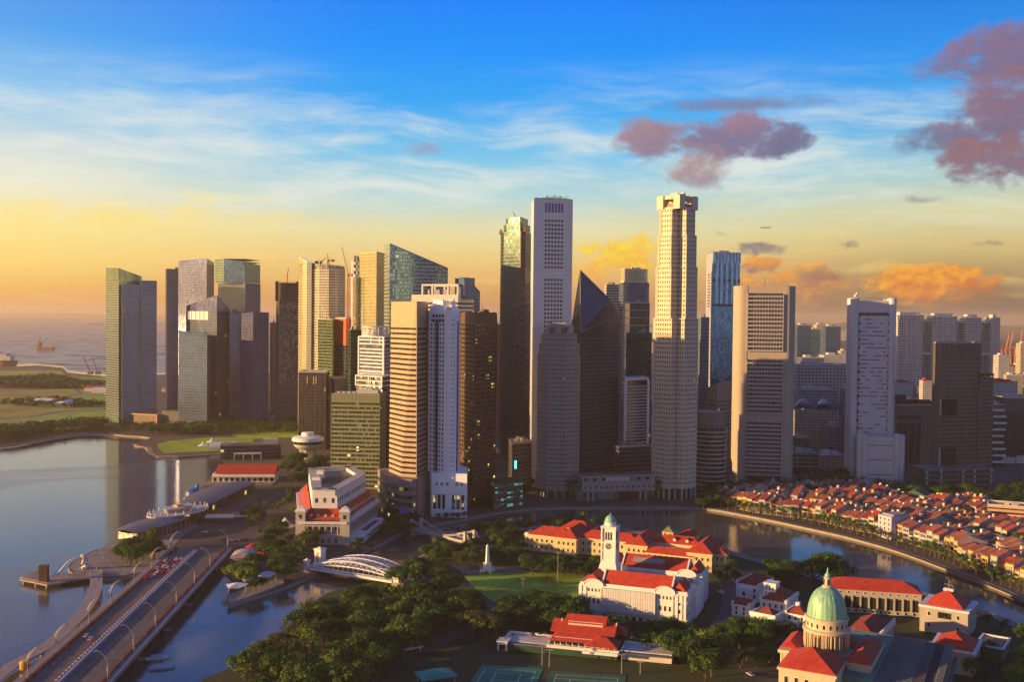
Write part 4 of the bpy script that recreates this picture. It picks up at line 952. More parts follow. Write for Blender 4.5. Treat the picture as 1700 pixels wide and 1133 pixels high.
# ---- bank tower with three window panels between two rounded ends
def panel_tower():
    A, B = Wp(1216, 1010, 650), Wp(1320, 1000, 650); T = thing('concrete_panel_tower', 'beige concrete tower with rounded ends and three stacked panels of dark window bands', 'office tower', (A[0], A[1], 2.5), math.atan2(B[1]-A[1], B[0]-A[0]))
    L = math.hypot(B[0]-A[0], B[1]-A[1]); h = HT(1270, 475, 1005); cm = mat('beige_concrete', (.40, .34, .28), .8, .07, streak=.5)
    D = 24
    s = L/104.0; X = lambda px: (px-1216)*s
    for nm, x0, x1, sgn in (('end', 0, X(1239), -1), ('end', X(1299), L, 1)):
        # plan: straight inner part, half-round outer edge
        w = x1-x0; pts = []; n = 14
        for k in range(n+1):
            an = -PI/2+PI*k/n; px_ = (w*.72)*math.cos(an); py_ = (D/2)*math.sin(an)
            pts.append((px_, py_+D/2))
        if sgn > 0: poly = [(x0, 0)]+[(x0+w*.28+px_, py_) for px_, py_ in pts]+[(x0, D)]
        else: poly = [(x1, D)]+[(x1-w*.28-px_, D-py_) for px_, py_ in pts]+[(x1, 0)]
        MB().prism(poly, 0, h).build('rounded_end', cm, T)
    zs = [(HT(1270, 584, 1003), HT(1270, 487, 1003)), (HT(1270, 688, 1003), HT(1270, 598, 1003)), (HT(1270, 790, 1003), HT(1270, 702, 1003))]
    xl, xr = X(1239), X(1299)
    core = MB(); core.box(xl-.5, xr+.5, 2.2, D-2, 8, h); core.build('core', cm, T)
    beams = [(zs[0][1], h), (zs[1][1], zs[0][0]), (zs[2][1], zs[1][0]), (9, zs[2][0])]
    for z0, z1 in beams: MB().box(xl-.2, xr+.2, .35, 2.4, z0, z1).build('crossbeam', cm, T)
    wf = mat('lilac_grey_metal', (.38, .36, .38), .5, .08, metal=.2)
    for z0, z1 in zs:
        MB().box(xl+.3, xr-.3, .2, 2.2, z0+.4, z1-.6).build('panel_glazing', glass('glass_panel', (.06, .065, .08), .4, .12, 3.0, 3.6, .02, 0, .8), T)
        nfl = round((z1-z0)/6.2)
        for z in split_floors(z0, z1, 4.1)[:-1]: MB().box(xl+.1, xr-.1, -1.6, .6, z, z+1.7).build('panel_band', wf, T)
        m = MB()
        for i in range(13): x = xl+.5+(xr-xl-1)*i/12; m.box(x-.22, x+.22, -.3, .22, z0+1, z1-1)
        m.build('mullions', wf, T)
        MB().box(xl+.05, xl+.6, -1.7, .5, z0, z1-.7).build('panel_side', wf, T); MB().box(xr-.6, xr-.05, -1.7, .5, z0, z1-.7).build('panel_side', wf, T)
    MB().box(xl+(xr-xl)*.38, xl+(xr-xl)*.58, .1, .38, zs[2][0]-4.2, zs[2][0]-2.8).build('red_logo', mat('sign_red', (.5, .03, .02), .5), T)
    MB().box(xl+2, xr-2, 3, D-3, 0, 8).build('lobby', g_dark, T)
    t = MB()
    for x, hh in ((8, 3), (30, 9), (L-8, 3), (14, 2)): t.tube([(x, 8, h), (x, 8, h+hh)], .25, 4)
    t.build('antennas', steel_dark, T)
panel_tower()
def orange_step():
    P = lmr((1172, 1135), (1190, 1110), (1216, 1130), 700); T, _ = tower('curved_roof_block', 'sunlit orange stone block with curved sloping roof left of the concrete panel tower', P, 'office block', align=(1, 2)); q = local(T, P)
    tp = plane3(q[0], HT(1172, 645, 1135), q[1], HT(1190, 636, 1110), q[2], HT(1216, 630, 1130)); om = mat('peach_stone', (.50, .30, .19), .7, .1, streak=.3)
    h = min(tp(*v) for v in q)-12; grid(T, q, 0, h, 4.4, 5, g_dgreen, om, .55, .45, .4, top=False); MB().prism(off(q, .45), h, tp).build('crown_wall', om, T)
orange_step()
def round_block():
    T = thing('round_office_block', 'low rounded grey block with pale curved bands beside the stepped stone tower', 'office block', (*Wp(1178, 985, 740), 2.5))
    h = HT(1178, 712, 970); R = 15.5; gm = glass('glass_warm_grey', (.12, .11, .10), .4, .12, 1.6, 3.6, .03, .005, .8, lits=.3); sm = mat('warm_grey_panel', (.22, .19, .17), .75, .1)
    MB().lathe([(R, 0), (R, h)], (0, 0), 40).build('glazing', gm, T)
    for z in split_floors(0, h, 4.2)[:-1]: MB().lathe([(R+.4, z), (R+.4, z+1.1)], (0, 0), 40).build('ring_band', fr_light, T)
    MB().lathe([(R-.6, h-.5), (R-.6, HT(1178, 686, 970))], (0, 0), 40).build('drum', sm, T)
    for k in range(9): an = -PI*.9+k*.2*PI/1.6; MB().obox((math.cos(an)*(R-.55), math.sin(an)*(R-.55)), (-math.sin(an), math.cos(an)), .9, .12, h+1.2, h+2.6).build('porthole', win_dark, T)
round_block()
# ---- silver tower with round corner shafts
def silver_tower():
    A, B = Wp(1411, 1040, 640), Wp(1487, 1035, 640); T = thing('silver_office_tower', 'tall silver tower with round corner shafts and a mast on its left corner', 'office tower', (A[0], A[1], 2.5), math.atan2(B[1]-A[1], B[0]-A[0]))
    L = math.hypot(B[0]-A[0], B[1]-A[1]); h = HT(1450, 497, 1037); sm = mat('silver_panel', (.56, .55, .56), .45, .06, streak=.4, metal=.15); s = L/76.0; X = lambda px: (px-1411)*s; D = 26
    for x in (X(1418.5), X(1480.5)):
        for y in (5, D-5): MB().lathe([(4.4, 0), (4.4, h+.8), (3.8, h+1.3), (3.8, h+1.3)], (x, y), 24).build('corner_shaft', sm, T)
    xl, xr = X(1426), X(1474)
    MB().box(xl, xr, 3.2, D-3, 0, h-5.5).build('glazing', glass('glass_slot', (.05, .05, .06), .3, .15, 3.2, 4.0, .02, 0, .9), T)
    MB().box(xl-1, xr+1, 2.2, D-2.2, h-13.5, h-1.5).build('crown_wall', sm, T)
    MB().box(xl+1, xr-1, 2.0, 2.3, h-15, h-13.6).build('crown_slot', win_dark, T)
    rnd = random.Random(3)
    for z in split_floors(0, h-16, 4.15)[:-1]:
        m = MB(); m.box(xl, xr, 2.5, D-2.5, z, z+3.25)
        x = xl
        while x < xr-1:
            w = rnd.uniform(2, 9)
            if rnd.random() < .5: m.box(x, min(x+w, xr), 2.6, 3.3, z+3.2, z+4.16)
            x += w
        m.build('panel_band', sm, T)
    for x in (X(1425.5), X(1475.5)):
        for z in split_floors(2, h-18, 8.3): MB().box(x-1.2, x+1.2, 2.3, 3.4, z, z+3.6).build('end_window', win_dark, T)
    m = MB(); m.tube([(X(1421), 6, h), (X(1421), 6, h+7)], .35, 5); m.lathe([(.1, h+2), (1.5, h+2.6), (1.5, h+4), (.1, h+5)], (X(1419.5), 6), 8); m.lathe([(.1, h+4.5), (1.2, h+5.2), (1.2, h+6.2), (.1, h+7)], (X(1422), 6), 8); m.tube([(X(1418), 6, h+3), (X(1425), 6, h+3.4)], .25, 4)
    m.build('mast', conc_white, T)
    m = MB()
    for i in range(12): m.tube([(xl+i*3, 8, h-1.5), (xl+i*3, 8, h+1.5)]+([(xl+i*3+3, 8, h+1.5)] if i < 11 else []), .1, 4)
    m.build('roof_rail', steel_dark, T)
    # lower block
    A2, B2 = Wp(1425, 1005, 760), Wp(1503, 1000, 760); Q = thing('silver_annex_block', 'low silver block with round corners in front of the silver tower', 'office block', (A2[0], A2[1], 2.5), math.atan2(B2[1]-A2[1], B2[0]-A2[0]))
    L = math.hypot(B2[0]-A2[0], B2[1]-A2[1]); h = HT(1465, 727, 1000); s = L/78.0; X = lambda px: (px-1425)*s
    for px, hh in ((1429, 3.2), (1436, 1.2), (1490, 3.2), (1498, 2.2)): MB().lathe([(3.4, 0), (3.4, h+hh)], (X(px), 5 if px in (1429, 1498) else 3), 24).build('corner_shaft', sm, Q)
    MB().box(X(1434), X(1494), 2, 22, 0, h).build('wall', sm, Q)
    for zz in (h-9, h-23.5, h-38):
        for i in range(17): x = X(1440)+i*(X(1488)-X(1440))/16; MB().box(x-.42, x+.42, 1.9, 2.2, zz, zz+1.3).build('slot_window', win_dark, Q)
    j = MB()
    for i in range(1, 9): j.box(X(1434), X(1494), 1.97, 2.05, h*i/9-.08, h*i/9+.08)
    j.build('panel_joints', MATS['panel_joint'], Q)
silver_tower()
def grey_block():
    P = lmr((1548, 1045), (1560, 1005), (1626, 1015), 660); T, _ = tower('ribbed_grey_tower', 'dark grey ribbed office tower with two recessed sky gardens on the right', P, 'office tower', align=(1, 2)); q = local(T, P)
    h = HT(1560, 571, 1005); h2 = HT(1626, 626, 1015); gm = glass('glass_smoke', (.12, .12, .125), .45, .12, 1.5, 4.0, .03, 0, .7, dark=.4); rm = mat('rib_grey', (.17, .165, .16), .6, .08)
    q2 = local(T, lmr((1626, 1050), (1626.3, 1013), (1648, 1017), 660))
    a, b = Vector(q[1]), Vector(q[2]); L = (b-a).length; d = (b-a)/L; n = Vector((d.y, -d.x))
    gz_ = [(HT(1560, 691, 1005), HT(1560, 663, 1005)), (HT(1560, 776, 1005), HT(1560, 745, 1005))]
    m = MB(); m.prism(q, 0, h); m.build('curtain_wall', gm, T)
    MB().prism(q2, 0, h2).build('side_wing', gm, T)
    for z in split_floors(0, h-14, 4.1)[:-1]: MB().prism(off(q, .2), z, z+1.2).build('spandrel', rm, T)
    for z in split_floors(0, h2, 4.1)[:-1]: MB().prism(off(q2, .2), z, z+1.2).build('spandrel', rm, T)
    fm = MB(); fins(fm, q, 0, h, 1.9, .28, .55); fins(fm, q2, 0, h2, 1.9, .28, .55); fm.build('ribs', rm, T)
    for z0, z1 in gz_:
        c = a+d*L*.22+n*.35; MB().obox(c, d, L*.2, .45, z0, z1).build('sky_garden_recess', mat('recess_dark', (.015, .018, .016), .9), T)
        lf = MB(); rr = random.Random(5)
        for i in range(150): x = c+d*rr.uniform(-L*.18, L*.18)+n*.6; zz = z0+rr.uniform(0, 4.5); s_ = rr.uniform(.5, 1.0); lf.obox(x, (rr.random(), rr.random()), s_, .15, zz, zz+s_)
        lf.build('sky_garden_planting', mat('sky_plants', (.05, .10, .02), .9, .4), T)
        MB().obox(a+d*.8+n*.6, d, .7, .5, z0, z1).build('edge_pier', mat('pale_fin', (.42, .40, .36), .6), T)
    # podium
    P3 = local(T, lmr((1515, 1010), (1538, 975), (1645, 990), 800)); h3 = HT(1560, 780, 985)
    bands(T, P3, 0, h3, 4.6, g_dark, rm, 1.2, .2, mull=1.9, mw=.25, gname='podium')
    a3, b3 = Vector(P3[1]), Vector(P3[2])
    for f in (.0, .22, .56, .74, 1.0):
        for z in (h3-3, h3-8, h3-13): MB().obox(a3+(b3-a3)*f+n*.5, d, .9, .6, z, z+3).build('bracket', MATS['pale_fin'], T)
    lf = MB(); rr = random.Random(6)
    for i in range(160): x = Vector(q2[1])+(Vector(q2[2])-Vector(q2[1]))*rr.random()+Vector((0, 6))*rr.random(); s_ = rr.uniform(.5, 1.2); lf.obox(x, (rr.random(), rr.random()), s_, .2, h2+rr.uniform(0, 3), h2+3.4)
    lf.build('roof_planting', mat('sky_plants', (0, 0, 0)), T)
    rooftop(T, q, h, conc_grey, 4, 4, 2)
grey_block()
def brown_block():
    P = lmr((1480, 1180), (1486, 1130), (1549, 1140), 740); T, _ = tower('brown_stone_block', 'brown stone building with tall dark glazed bays behind the silver annex block', P, 'office block', align=(1, 2)); q = local(T, P)
    h = HT(1500, 672, 1130); bm = mat('mauve_brown_stone', (.24, .165, .14), .75, .1, streak=.3); MB().prism(q, 0, h).build('wall', bm, T)
    a, b = Vector(q[1]), Vector(q[2]); L = (b-a).length; d = (b-a)/L; n = Vector((d.y, -d.x))
    for i in range(9): MB().obox(a+d*L*(.08+.072*i)+n*.02, d, 1.1, .12, h-17, h-12).build('attic_window', win_dark, T)
    for i in range(4): MB().obox(a+d*L*(.1+.165*i)+n*.02, d, L*.066, .16, 2, h-22).build('glazed_bay', g_dark, T)
    for i in range(9): MB().obox(a+d*L*.94+n*.02, d, .9, .1, 6+i*6.5, 9+i*6.5).build('side_window', win_dark, T)
    MB().prism(off(q, .8), h-1.5, h).build('cornice', conc_light, T)
    rooftop(T, q, h, red_tile_old, 3, 4, 3)
brown_block()
# ---- long slab estate on the skyline at right
def slab_estate():
    rnd = random.Random(9); wm = mat('estate_white', (.62, .58, .52), .7, .05); dm = windowed('estate_facade', (.66, .62, .56), (.04, .055, .09), 5.2, 5.6, .6, .62)
    Y = 2250
    segs = [(1490, 1532, 523, 600), (1532, 1546, 530, 605), (1546, 1587, 525, 605), (1587, 1601, 532, 600), (1601, 1628, 527, 600), (1628, 1644, 533, 640), (1644, 1660, 527, 640)]
    A = Wp(1490, Y, 560); B = Wp(1660, Y+70, 560); T = thing('linked_slab_towers', 'long row of tall linked white apartment slabs on the skyline, sunlit at its left end', 'apartment towers', (A[0], A[1], 2.5), math.atan2(B[1]-A[1], B[0]-A[0]))
    L = math.hypot(B[0]-A[0], B[1]-A[1])
    for i, (x0, x1, pt, pb) in enumerate(segs):
        a = (x0-1490)/170*L; b = (x1-1490)/170*L; yy = Y+70*(x0-1490)/170; h = HT(x0, pt, yy)
        rec = i in (1, 3, 5)
        if rec:
            MB().box(a, b, 20, 36, 0, h).build('recessed_slab', wm, T)
            for zz in (h-6, h*.52): MB().box(a-2, b+2, 4, 22, zz, zz+5).build('sky_bridge', wm, T)
            w = MB(); 
            for k in range(40): w.box(a+2, b-2, 19.7, 20.05, 4+k*3.4, 5.6+k*3.4) if 5+k*3.4 < h-5 else None
            w.build('window_rows', win_dark, T)
        else:
            MB().box(a, b, 0, 20, 0, h).build('slab', dm, T)
            m = MB(); x = a
            while x < b:
                hh = h+rnd.choice([0, 0, 3, -10]); m.box(x, x+rnd.uniform(.6, 1.2), -.9, .1, rnd.choice([0, 8]), min(h+3.5, hh)); x += rnd.choice([3.2, 5.2, 9.5])
            m.build('vertical_fins', wm, T)
            MB().box(a+8, b-8, 4, 16, h, h+6).build('roof_house', wm, T)
slab_estate()
def far_block(name, label, px0, px1, ptop, Y, m, depth=24, cat='apartment block', roofm=None, tilt=0, pb=None, roofh=2.5):
    A = Wp(px0, Y, 600); B = Wp(px1, Y-tilt, 600); T = thing(name, label, cat, (A[0], A[1], 2.5), math.atan2(B[1]-A[1], B[0]-A[0])); L = math.hypot(B[0]-A[0], B[1]-A[1])
    h = HT((px0+px1)/2, ptop, Y); MB().box(0, L, 0, depth, 0, h).build('wall', m, T)
    r = MB(); r.box(L*.2, L*.45, depth*.2, depth*.7, h, h+roofh+1.5); r.box(L*.6, L*.8, depth*.3, depth*.8, h, h+roofh); r.box(-.3, L+.3, -.3, 0, h-.6, h+.8); r.build('roof', roofm or conc_light, T)
    return T, L, h
ww = windowed('facade_white', (.50, .48, .46), (.08, .09, .11), 3.4, 3.2, .55, .5); wg = windowed('facade_grey', (.27, .28, .31), (.06, .08, .11), 3.4, 3.6, .6, .5)
wb = windowed('facade_blue', (.05, .08, .13), (.05, .10, .17), 2.4, 3.8, .8, .7, metal=.5); wc = windowed('facade_cream', (.46, .40, .28), (.08, .09, .10), 3.6, 3.4, .5, .5); wo = windowed('facade_peach', (.44, .29, .22), (.08, .07, .08), 3.4, 3.2, .5, .45)
far_block('civic_block', 'wide pale concrete block with regular square windows right of the concrete panel tower', 1322, 1406, 607, 1330, windowed('facade_civic', (.45, .42, .40), (.06, .06, .08), 4.6, 4.2, .62, .5), 40, 'office block')
far_block('office_block', 'low white modern block in front of the wide pale concrete block', 1327, 1390, 647, 1270, wg, 30, 'office block')
def yellow_hotel():
    T, L, h = far_block('hipped_roof_hotel', 'long cream building with blue hipped roofs behind the shophouses', 1322, 1402, 682, 1230, wc, 24, 'hotel')
    bl = mat('blue_roof', (.05, .09, .20), .7, .2)
    r = MB(); r.hip(-1, L+1, -1, 25, h+3.4, 5, .5); r.build('main_roof', bl, T)
    for x in (L*.18, L*.62): MB().hip(x-9, x+9, -2, 14, h+6, 8, .5).build('roof_turret', bl, T)
yellow_hotel()
# ------------------------------------------------------------------ water, land, roads
def water_mat(name, col, rough, b1, s1, b2, s2):
    m = bpy.data.materials.new(name); m.use_nodes = True; nt = m.node_tree; b = nt.nodes['Principled BSDF']; g = G(nt)
    P = g.n('ShaderNodeTexCoord').outputs['Object']
    patch = g.noise(P, .006, 4, .6, .8)
    g.put(b.inputs['Base Color'], g.ramp(patch, [(.35, tuple(col)+(1,)), (.65, tuple(k*1.35 for k in col)+(1,))])); b.inputs['Roughness'].default_value = rough
    g.put(b.inputs['Roughness'], g.m('ADD', rough, g.m('MULTIPLY', g.sstep(patch, .5, .62), rough*1.2)))
    b.inputs['Specular Tint'].default_value = (1, .82, .62, 1); b.inputs['IOR'].default_value = 1.45; b.inputs['Specular IOR Level'].default_value = .5
    h = g.m('ADD', g.m('MULTIPLY', g.noise(P, s1, 3, .6), b1), g.m('MULTIPLY', g.noise(P, s2, 3, .6), b2))
    bp = g.n('ShaderNodeBump'); bp.inputs['Strength'].default_value = 1.0; bp.inputs['Distance'].default_value = 1.0; g.put(bp.inputs['Height'], h); g.put(b.inputs['Normal'], bp.outputs[0])
    return m
sea_m = water_mat('sea_water', (.11, .095, .08), .30, .5, .12, .05, .5)
bay_m = water_mat('bay_water', (.080, .072, .058), .09, .06, .16, .012, 1.1)
def sheet(name, pts, z, m, kind='structure', label=None, cat=None):
    mb = MB(); P = [(p[0], p[1], z) for p in pts]
    if area(P) < 0: P = P[::-1]
    mb.add(P, [tuple(range(len(P)))]); o = mb.build(name, m); tag(o, label, cat, None, kind); return o
def poly_px(lst, z): return [tuple(gz(px, py, z)[:2]) if len(e) == 2 else e[2] for e in lst for px, py in [e[:2]]]
def smooth_line(pts, n=4):
    P = [Vector(p[:2]) for p in pts]; out = []
    for i in range(len(P)-1):
        p0, p1, p2, p3 = P[max(i-1, 0)], P[i], P[i+1], P[min(i+2, len(P)-1)]
        for k in range(n):
            t = k/n; out.append(tuple(.5*((2*p1)+(p2-p0)*t+(2*p0-5*p1+4*p2-p3)*t*t+(3*p1-p0-3*p2+p3)*t**3)))
    out.append(tuple(P[-1])); return out
sheet('water', [(-36000, -6000), (36000, -6000), (36000, 46000), (-36000, 46000)], 0, bay_m, label='calm grey green bay and river water', cat='water')
g2 = lambda px, py, z=2.0: tuple(gz(px, py, z)[:2])
sheet('sea', [g2(-3000, 700), g2(-300, 612), g2(0, 606), g2(60, 603), g2(105, 607), g2(112, 614), g2(180, 621), g2(700, 606), (300, 45900), (-35900, 45900), (-35900, 2500)], .03, sea_m, label='hazy grey sea beyond the reclaimed land', cat='sea')
# coast of the city side: from the sea, round the lawns, along the bay, up the river and away to the right
COAST_BAY = [g2(-500, 770), g2(-200, 752), g2(0, 741), g2(60, 730), g2(118, 720), g2(160, 719), g2(205, 723), g2(250, 727), g2(222, 738), g2(240, 741), g2(262, 757), g2(330, 755), g2(368, 752), g2(372, 775),
             g2(345, 800), g2(318, 826), g2(280, 850), g2(252, 868), g2(222, 877), g2(196, 893), g2(178, 908), g2(158, 914), g2(128, 928), g2(113, 943), g2(125, 955), g2(160, 961), g2(200, 959), g2(240, 955), g2(275, 948), g2(310, 944), g2(345, 942), g2(372, 945), g2(388, 965), g2(378, 985)]
RIVER_S = [g2(382, 1001), g2(420, 992), g2(470, 976), g2(520, 955), g2(560, 935), g2(600, 918), g2(640, 899), g2(672, 884), g2(720, 872), g2(770, 862), g2(820, 852), g2(870, 846), g2(930, 843), g2(1000, 843), g2(1080, 842), g2(1150, 843), g2(1190, 847), g2(1250, 858), g2(1300, 868), g2(1350, 879), g2(1400, 890), g2(1450, 903), g2(1500, 918), g2(1550, 936), g2(1600, 955), g2(1650, 974), g2(1700, 995), g2(1780, 1032)]
COAST_SEA = [g2(-900, 640), g2(-300, 615), g2(0, 610), g2(60, 607), g2(105, 611), g2(112, 619), g2(180, 626), g2(270, 622), g2(450, 619), g2(700, 612)]
def quay(name, top_pts, z, m, wall_m, base=-3.0, label=None, cat=None):
    mb = MB(); P = [tuple(p[:2]) for p in top_pts]
    if area(P) < 0: P = P[::-1]
    n = len(P); mb.add([(x, y, z) for x, y in P], [tuple(range(n))]); o = mb.build(name, m); tag(o, label, cat, None, 'structure')
    w = MB(); w.add([(x, y, base) for x, y in P]+[(x, y, z-.01) for x, y in P], [(i, (i+1) % n, (i+1) % n+n, i+n) for i in range(n)]); ww_ = w.build('quay_wall', wall_m, o)
    return o
quay_stone = mat('quay_stone', (.30, .26, .22), .85, .2, scale=.2, streak=.5)
city_ground = mat('city_ground', (.095, .078, .055), .9, .3, scale=.02)
land = smooth_line(COAST_BAY, 2)+smooth_line(RIVER_S, 3)[1:]
land = list(land)+[(3000, 300), (35900, 4000), (35900, 40000), (9000, 40000), (3500, 9000), (1200, 5200), (300, 4200)]+[p for p in reversed(COAST_SEA)]+[(-3000, 1900)]
quay('ground', land, 2.0, city_ground, quay_stone, label='city ground of asphalt and paving between the bay and the river', cat='ground')
BANK_N = [g2(300, 1160), g2(335, 1130), g2(385, 1108), g2(430, 1080), g2(470, 1048), g2(500, 1018), g2(545, 985), g2(600, 972), g2(650, 957), g2(682, 941), g2(705, 922), g2(735, 908), g2(770, 898), g2(810, 886), g2(860, 878), g2(930, 872), g2(1010, 876), g2(1100, 890), g2(1190, 910), g2(1250, 928), g2(1310, 946), g2(1370, 960), g2(1450, 972), g2(1530, 985), g2(1600, 1003), g2(1660, 1026), g2(1720, 1052), g2(1800, 1095)]
near = smooth_line(BANK_N, 3)+[(900, 300), (900, -900), (-90, -900), (-90, 250)]
park_ground = mat('park_ground', (.03, .05, .012), .95, .45, scale=.03, col2=(.06, .065, .02))
quay('park_ground', near, 2.0, park_ground, quay_stone, label='dark grassy ground of the park and civic district on the near bank', cat='ground')
sheet('reflection_sheet', [(-80, -30), (900, -30), (900, -890), (-80, -890)], 2.3, mat('reflection_sheet', (.24, .24, .25), .9, .4, scale=.03), label='pale sheet added behind the viewpoint to brighten glass reflections', cat='ground')  # unseen sheet added to brighten reflections in the glass towers
# lawns and fields south of the bay
fields = [([(-120, 716), (178, 700), (178, 628), (110, 624), (100, 616), (0, 615), (-120, 618)], mat('field_base', (.26, .32, .05), .95, .35, scale=.012), 'rough green fields of the reclaimed land'), ([(262, 700), (500, 690), (500, 726), (300, 716)], MATS['field_base'], 'green ground behind the glass towers'),
          ([(-60, 706), (60, 706), (100, 690), (178, 681), (178, 706), (120, 710), (60, 716), (-60, 720)], grass, 'bright lawn by the bay promenade'),
          ([(-60, 651), (60, 652), (118, 650), (113, 658), (60, 663), (-60, 668)], mat('dry_grass', (.30, .24, .04), .95, .3, scale=.02), 'yellow field in the reclaimed land'),
          ([(100, 662), (178, 659), (178, 670), (140, 674), (104, 672)], grass, 'small bright lawn beside the far glass tower'),
          ([(-60, 674), (70, 676), (80, 684), (20, 690), (-60, 692)], mat('dry_grass', (0, 0, 0)), 'strip of yellow grass by the highway'),
          ([(-60, 641), (90, 640), (110, 645), (60, 649), (-60, 649)], mat('bare_earth', (.22, .14, .09), .95, .2), 'strip of bare earth in the reclaimed land'),
          ([(94, 627), (180, 627), (180, 634), (120, 633)], grass, 'thin lawn near the sea wall'),
          ([(262, 738), (285, 732), (345, 727), (420, 727), (420, 750), (366, 749), (272, 753), (262, 744)], grass, 'event lawn on the bay promontory'),
          ([(385, 722), (500, 712), (500, 726), (400, 730)], grass, 'lawn behind the glass hotel'),
          ([(452, 688), (500, 684), (500, 694), (458, 698)], grass, 'lawn below the scaffolded tower'),]
for i, (pl, m, lb) in enumerate(fields):
    sheet('lawn', [g2(px, py, 2.05) for px, py in pl], 2.06+.004*i, m, label=lb, cat='lawn')
def strip(name, pts, w, z, m, label, cat, dz=0, n=5, kind='structure'):
    L = smooth_line(pts, n); mb = MB(); V = []
    for i, p in enumerate(L):
        a = Vector(L[max(i-1, 0)]); b = Vector(L[min(i+1, len(L)-1)]); d = (b-a).normalized(); nn = Vector((-d.y, d.x))
        V += [(*(Vector(p)+nn*w/2), z), (*(Vector(p)-nn*w/2), z)]
    mb.add(V, [(2*i+1, 2*i+3, 2*i+2, 2*i) for i in range(len(L)-1)]); o = mb.build(name, m); tag(o, label, cat, None, kind); return o
road_far = mat('road_far', (.13, .12, .115), .85, .15)
strip('highway', [g2(-100, 697), g2(40, 693), g2(110, 683), g2(178, 679)], 16, 2.12, road_far, 'multi-lane road running through the reclaimed land', 'road')
strip('road', [g2(-60, 662), g2(60, 664), g2(130, 655), g2(124, 646)], 8, 2.13, road_far, 'narrow road crossing the reclaimed fields', 'road')
strip('road', [g2(70, 625), g2(180, 629)], 14, 2.12, mat('sea_wall_pale', (.4, .32, .26), .8), 'pale sea wall road at the far shore', 'road')
strip('promenade', [g2(-200, 757), g2(0, 745), g2(60, 735), g2(118, 725), g2(160, 723), g2(205, 727), g2(240, 730)], 9, 2.13, paving, 'paved bay promenade curving along the far shore', 'path')
strip('promenade_path', [g2(224, 740), g2(246, 744), g2(264, 758.5), g2(366, 754)], 6, 2.14, paving, 'paved edge of the event lawn', 'path')
# near streets
road_m = asphalt
sheet('junction', [g2(x, y) for x, y in [(282, 917), (300, 893), (330, 872), (352, 866), (395, 868), (440, 850), (470, 862), (418, 885), (405, 905), (370, 918)]], 2.1, road_m, label='road junction at the far end of the wide bridge', cat='road')
strip('road', [g2(350, 880), g2(380, 862), g2(420, 845), g2(470, 815), g2(500, 795), g2(560, 770)], 20, 2.11, road_m, 'road running past the domed-roof hotel into the city', 'road')
strip('road', [g2(405, 885), g2(440, 880), g2(470, 905), g2(505, 925), g2(530, 938)], 12, 2.115, road_m, 'road leading to the white arched bridge', 'road')
strip('road', [g2(672, 944), g2(700, 958), g2(760, 978), g2(800, 1000), g2(830, 1018), g2(900, 1030), g2(1000, 1050), g2(1100, 1075), g2(1180, 1090), g2(1260, 1120), g2(1320, 1160)], 13, 2.1, road_m, 'road from the white arched bridge through the civic district', 'road')
strip('road', [g2(760, 965), g2(805, 1005), g2(790, 1035), g2(740, 1062), g2(690, 1085), g2(640, 1110), g2(600, 1140)], 9, 2.108, road_m, 'park road with white kerb markings', 'road')
strip('road', [g2(1175, 1088), g2(1200, 1050), g2(1225, 1010), g2(1216, 965), g2(1200, 930)], 18, 2.112, mat('brick_road', (.13, .10, .10), .9, .2), 'broad paved street beside the white twin hall', 'road')
strip('road', [g2(1160, 1105), g2(1220, 1085), g2(1280, 1075), g2(1310, 1060)], 8, 2.118, road_m, 'curving driveway in front of the dome building', 'road')
sheet('lawn', smooth_line([g2(x, y) for x, y in [(770, 957), (830, 951), (900, 953), (965, 955), (985, 975), (975, 1000), (925, 1012), (860, 1010), (812, 1003), (770, 957)]], 4)[:-1], 2.09, mat('lawn_bright', (.22, .36, .03), .95, .4, scale=.05, bump=.4, bscale=3), label='open bright green lawn beside the white obelisk', cat='lawn')
sheet('paving', [g2(x, y) for x, y in [(745, 938), (800, 940), (880, 948), (890, 953), (830, 950), (775, 955)]], 2.13, paving_grey, label='grey paved circle around the white obelisk', cat='paving')
for i, a in enumerate([(1305, 1050, 1360, 1070), (1215, 1068, 1290, 1078)]):
    pass
# waterfront promenades
strip('riverside_path', [(x, y+5) for x, y in RIVER_S[10:]], 8, 2.12, mat('quay_paving', (.13, .10, .085), .9, .25), 'riverside walk in front of the shophouses', 'path', n=3)
strip('kerb_wall', [(x, y+1) for x, y in RIVER_S[6:]], 1.0, 2.6, mat('pale_coping', (.42, .38, .32), .8, .1), 'pale stone coping along the river edge', 'kerb', n=3)
strip('kerb_wall', [(x, y-.6) for x, y in BANK_N[9:]], 1.0, 2.5, mat('pale_coping', (0, 0, 0)), 'pale stone coping along the near river bank', 'kerb', n=3)
strip('riverside_path', [(x, y-5) for x, y in BANK_N[9:]], 7, 2.11, paving, 'paved walk along the near river bank', 'path', n=3)
sheet('plaza', [g2(x, y, 2.2) for x, y in [(126, 929), (160, 915), (198, 893), (225, 880), (300, 868), (330, 872), (300, 893), (280, 917), (262, 945), (200, 957), (158, 959), (126, 953), (116, 943)]], 2.18, paving, label='paved waterfront plaza around the white fountain statue', cat='plaza')
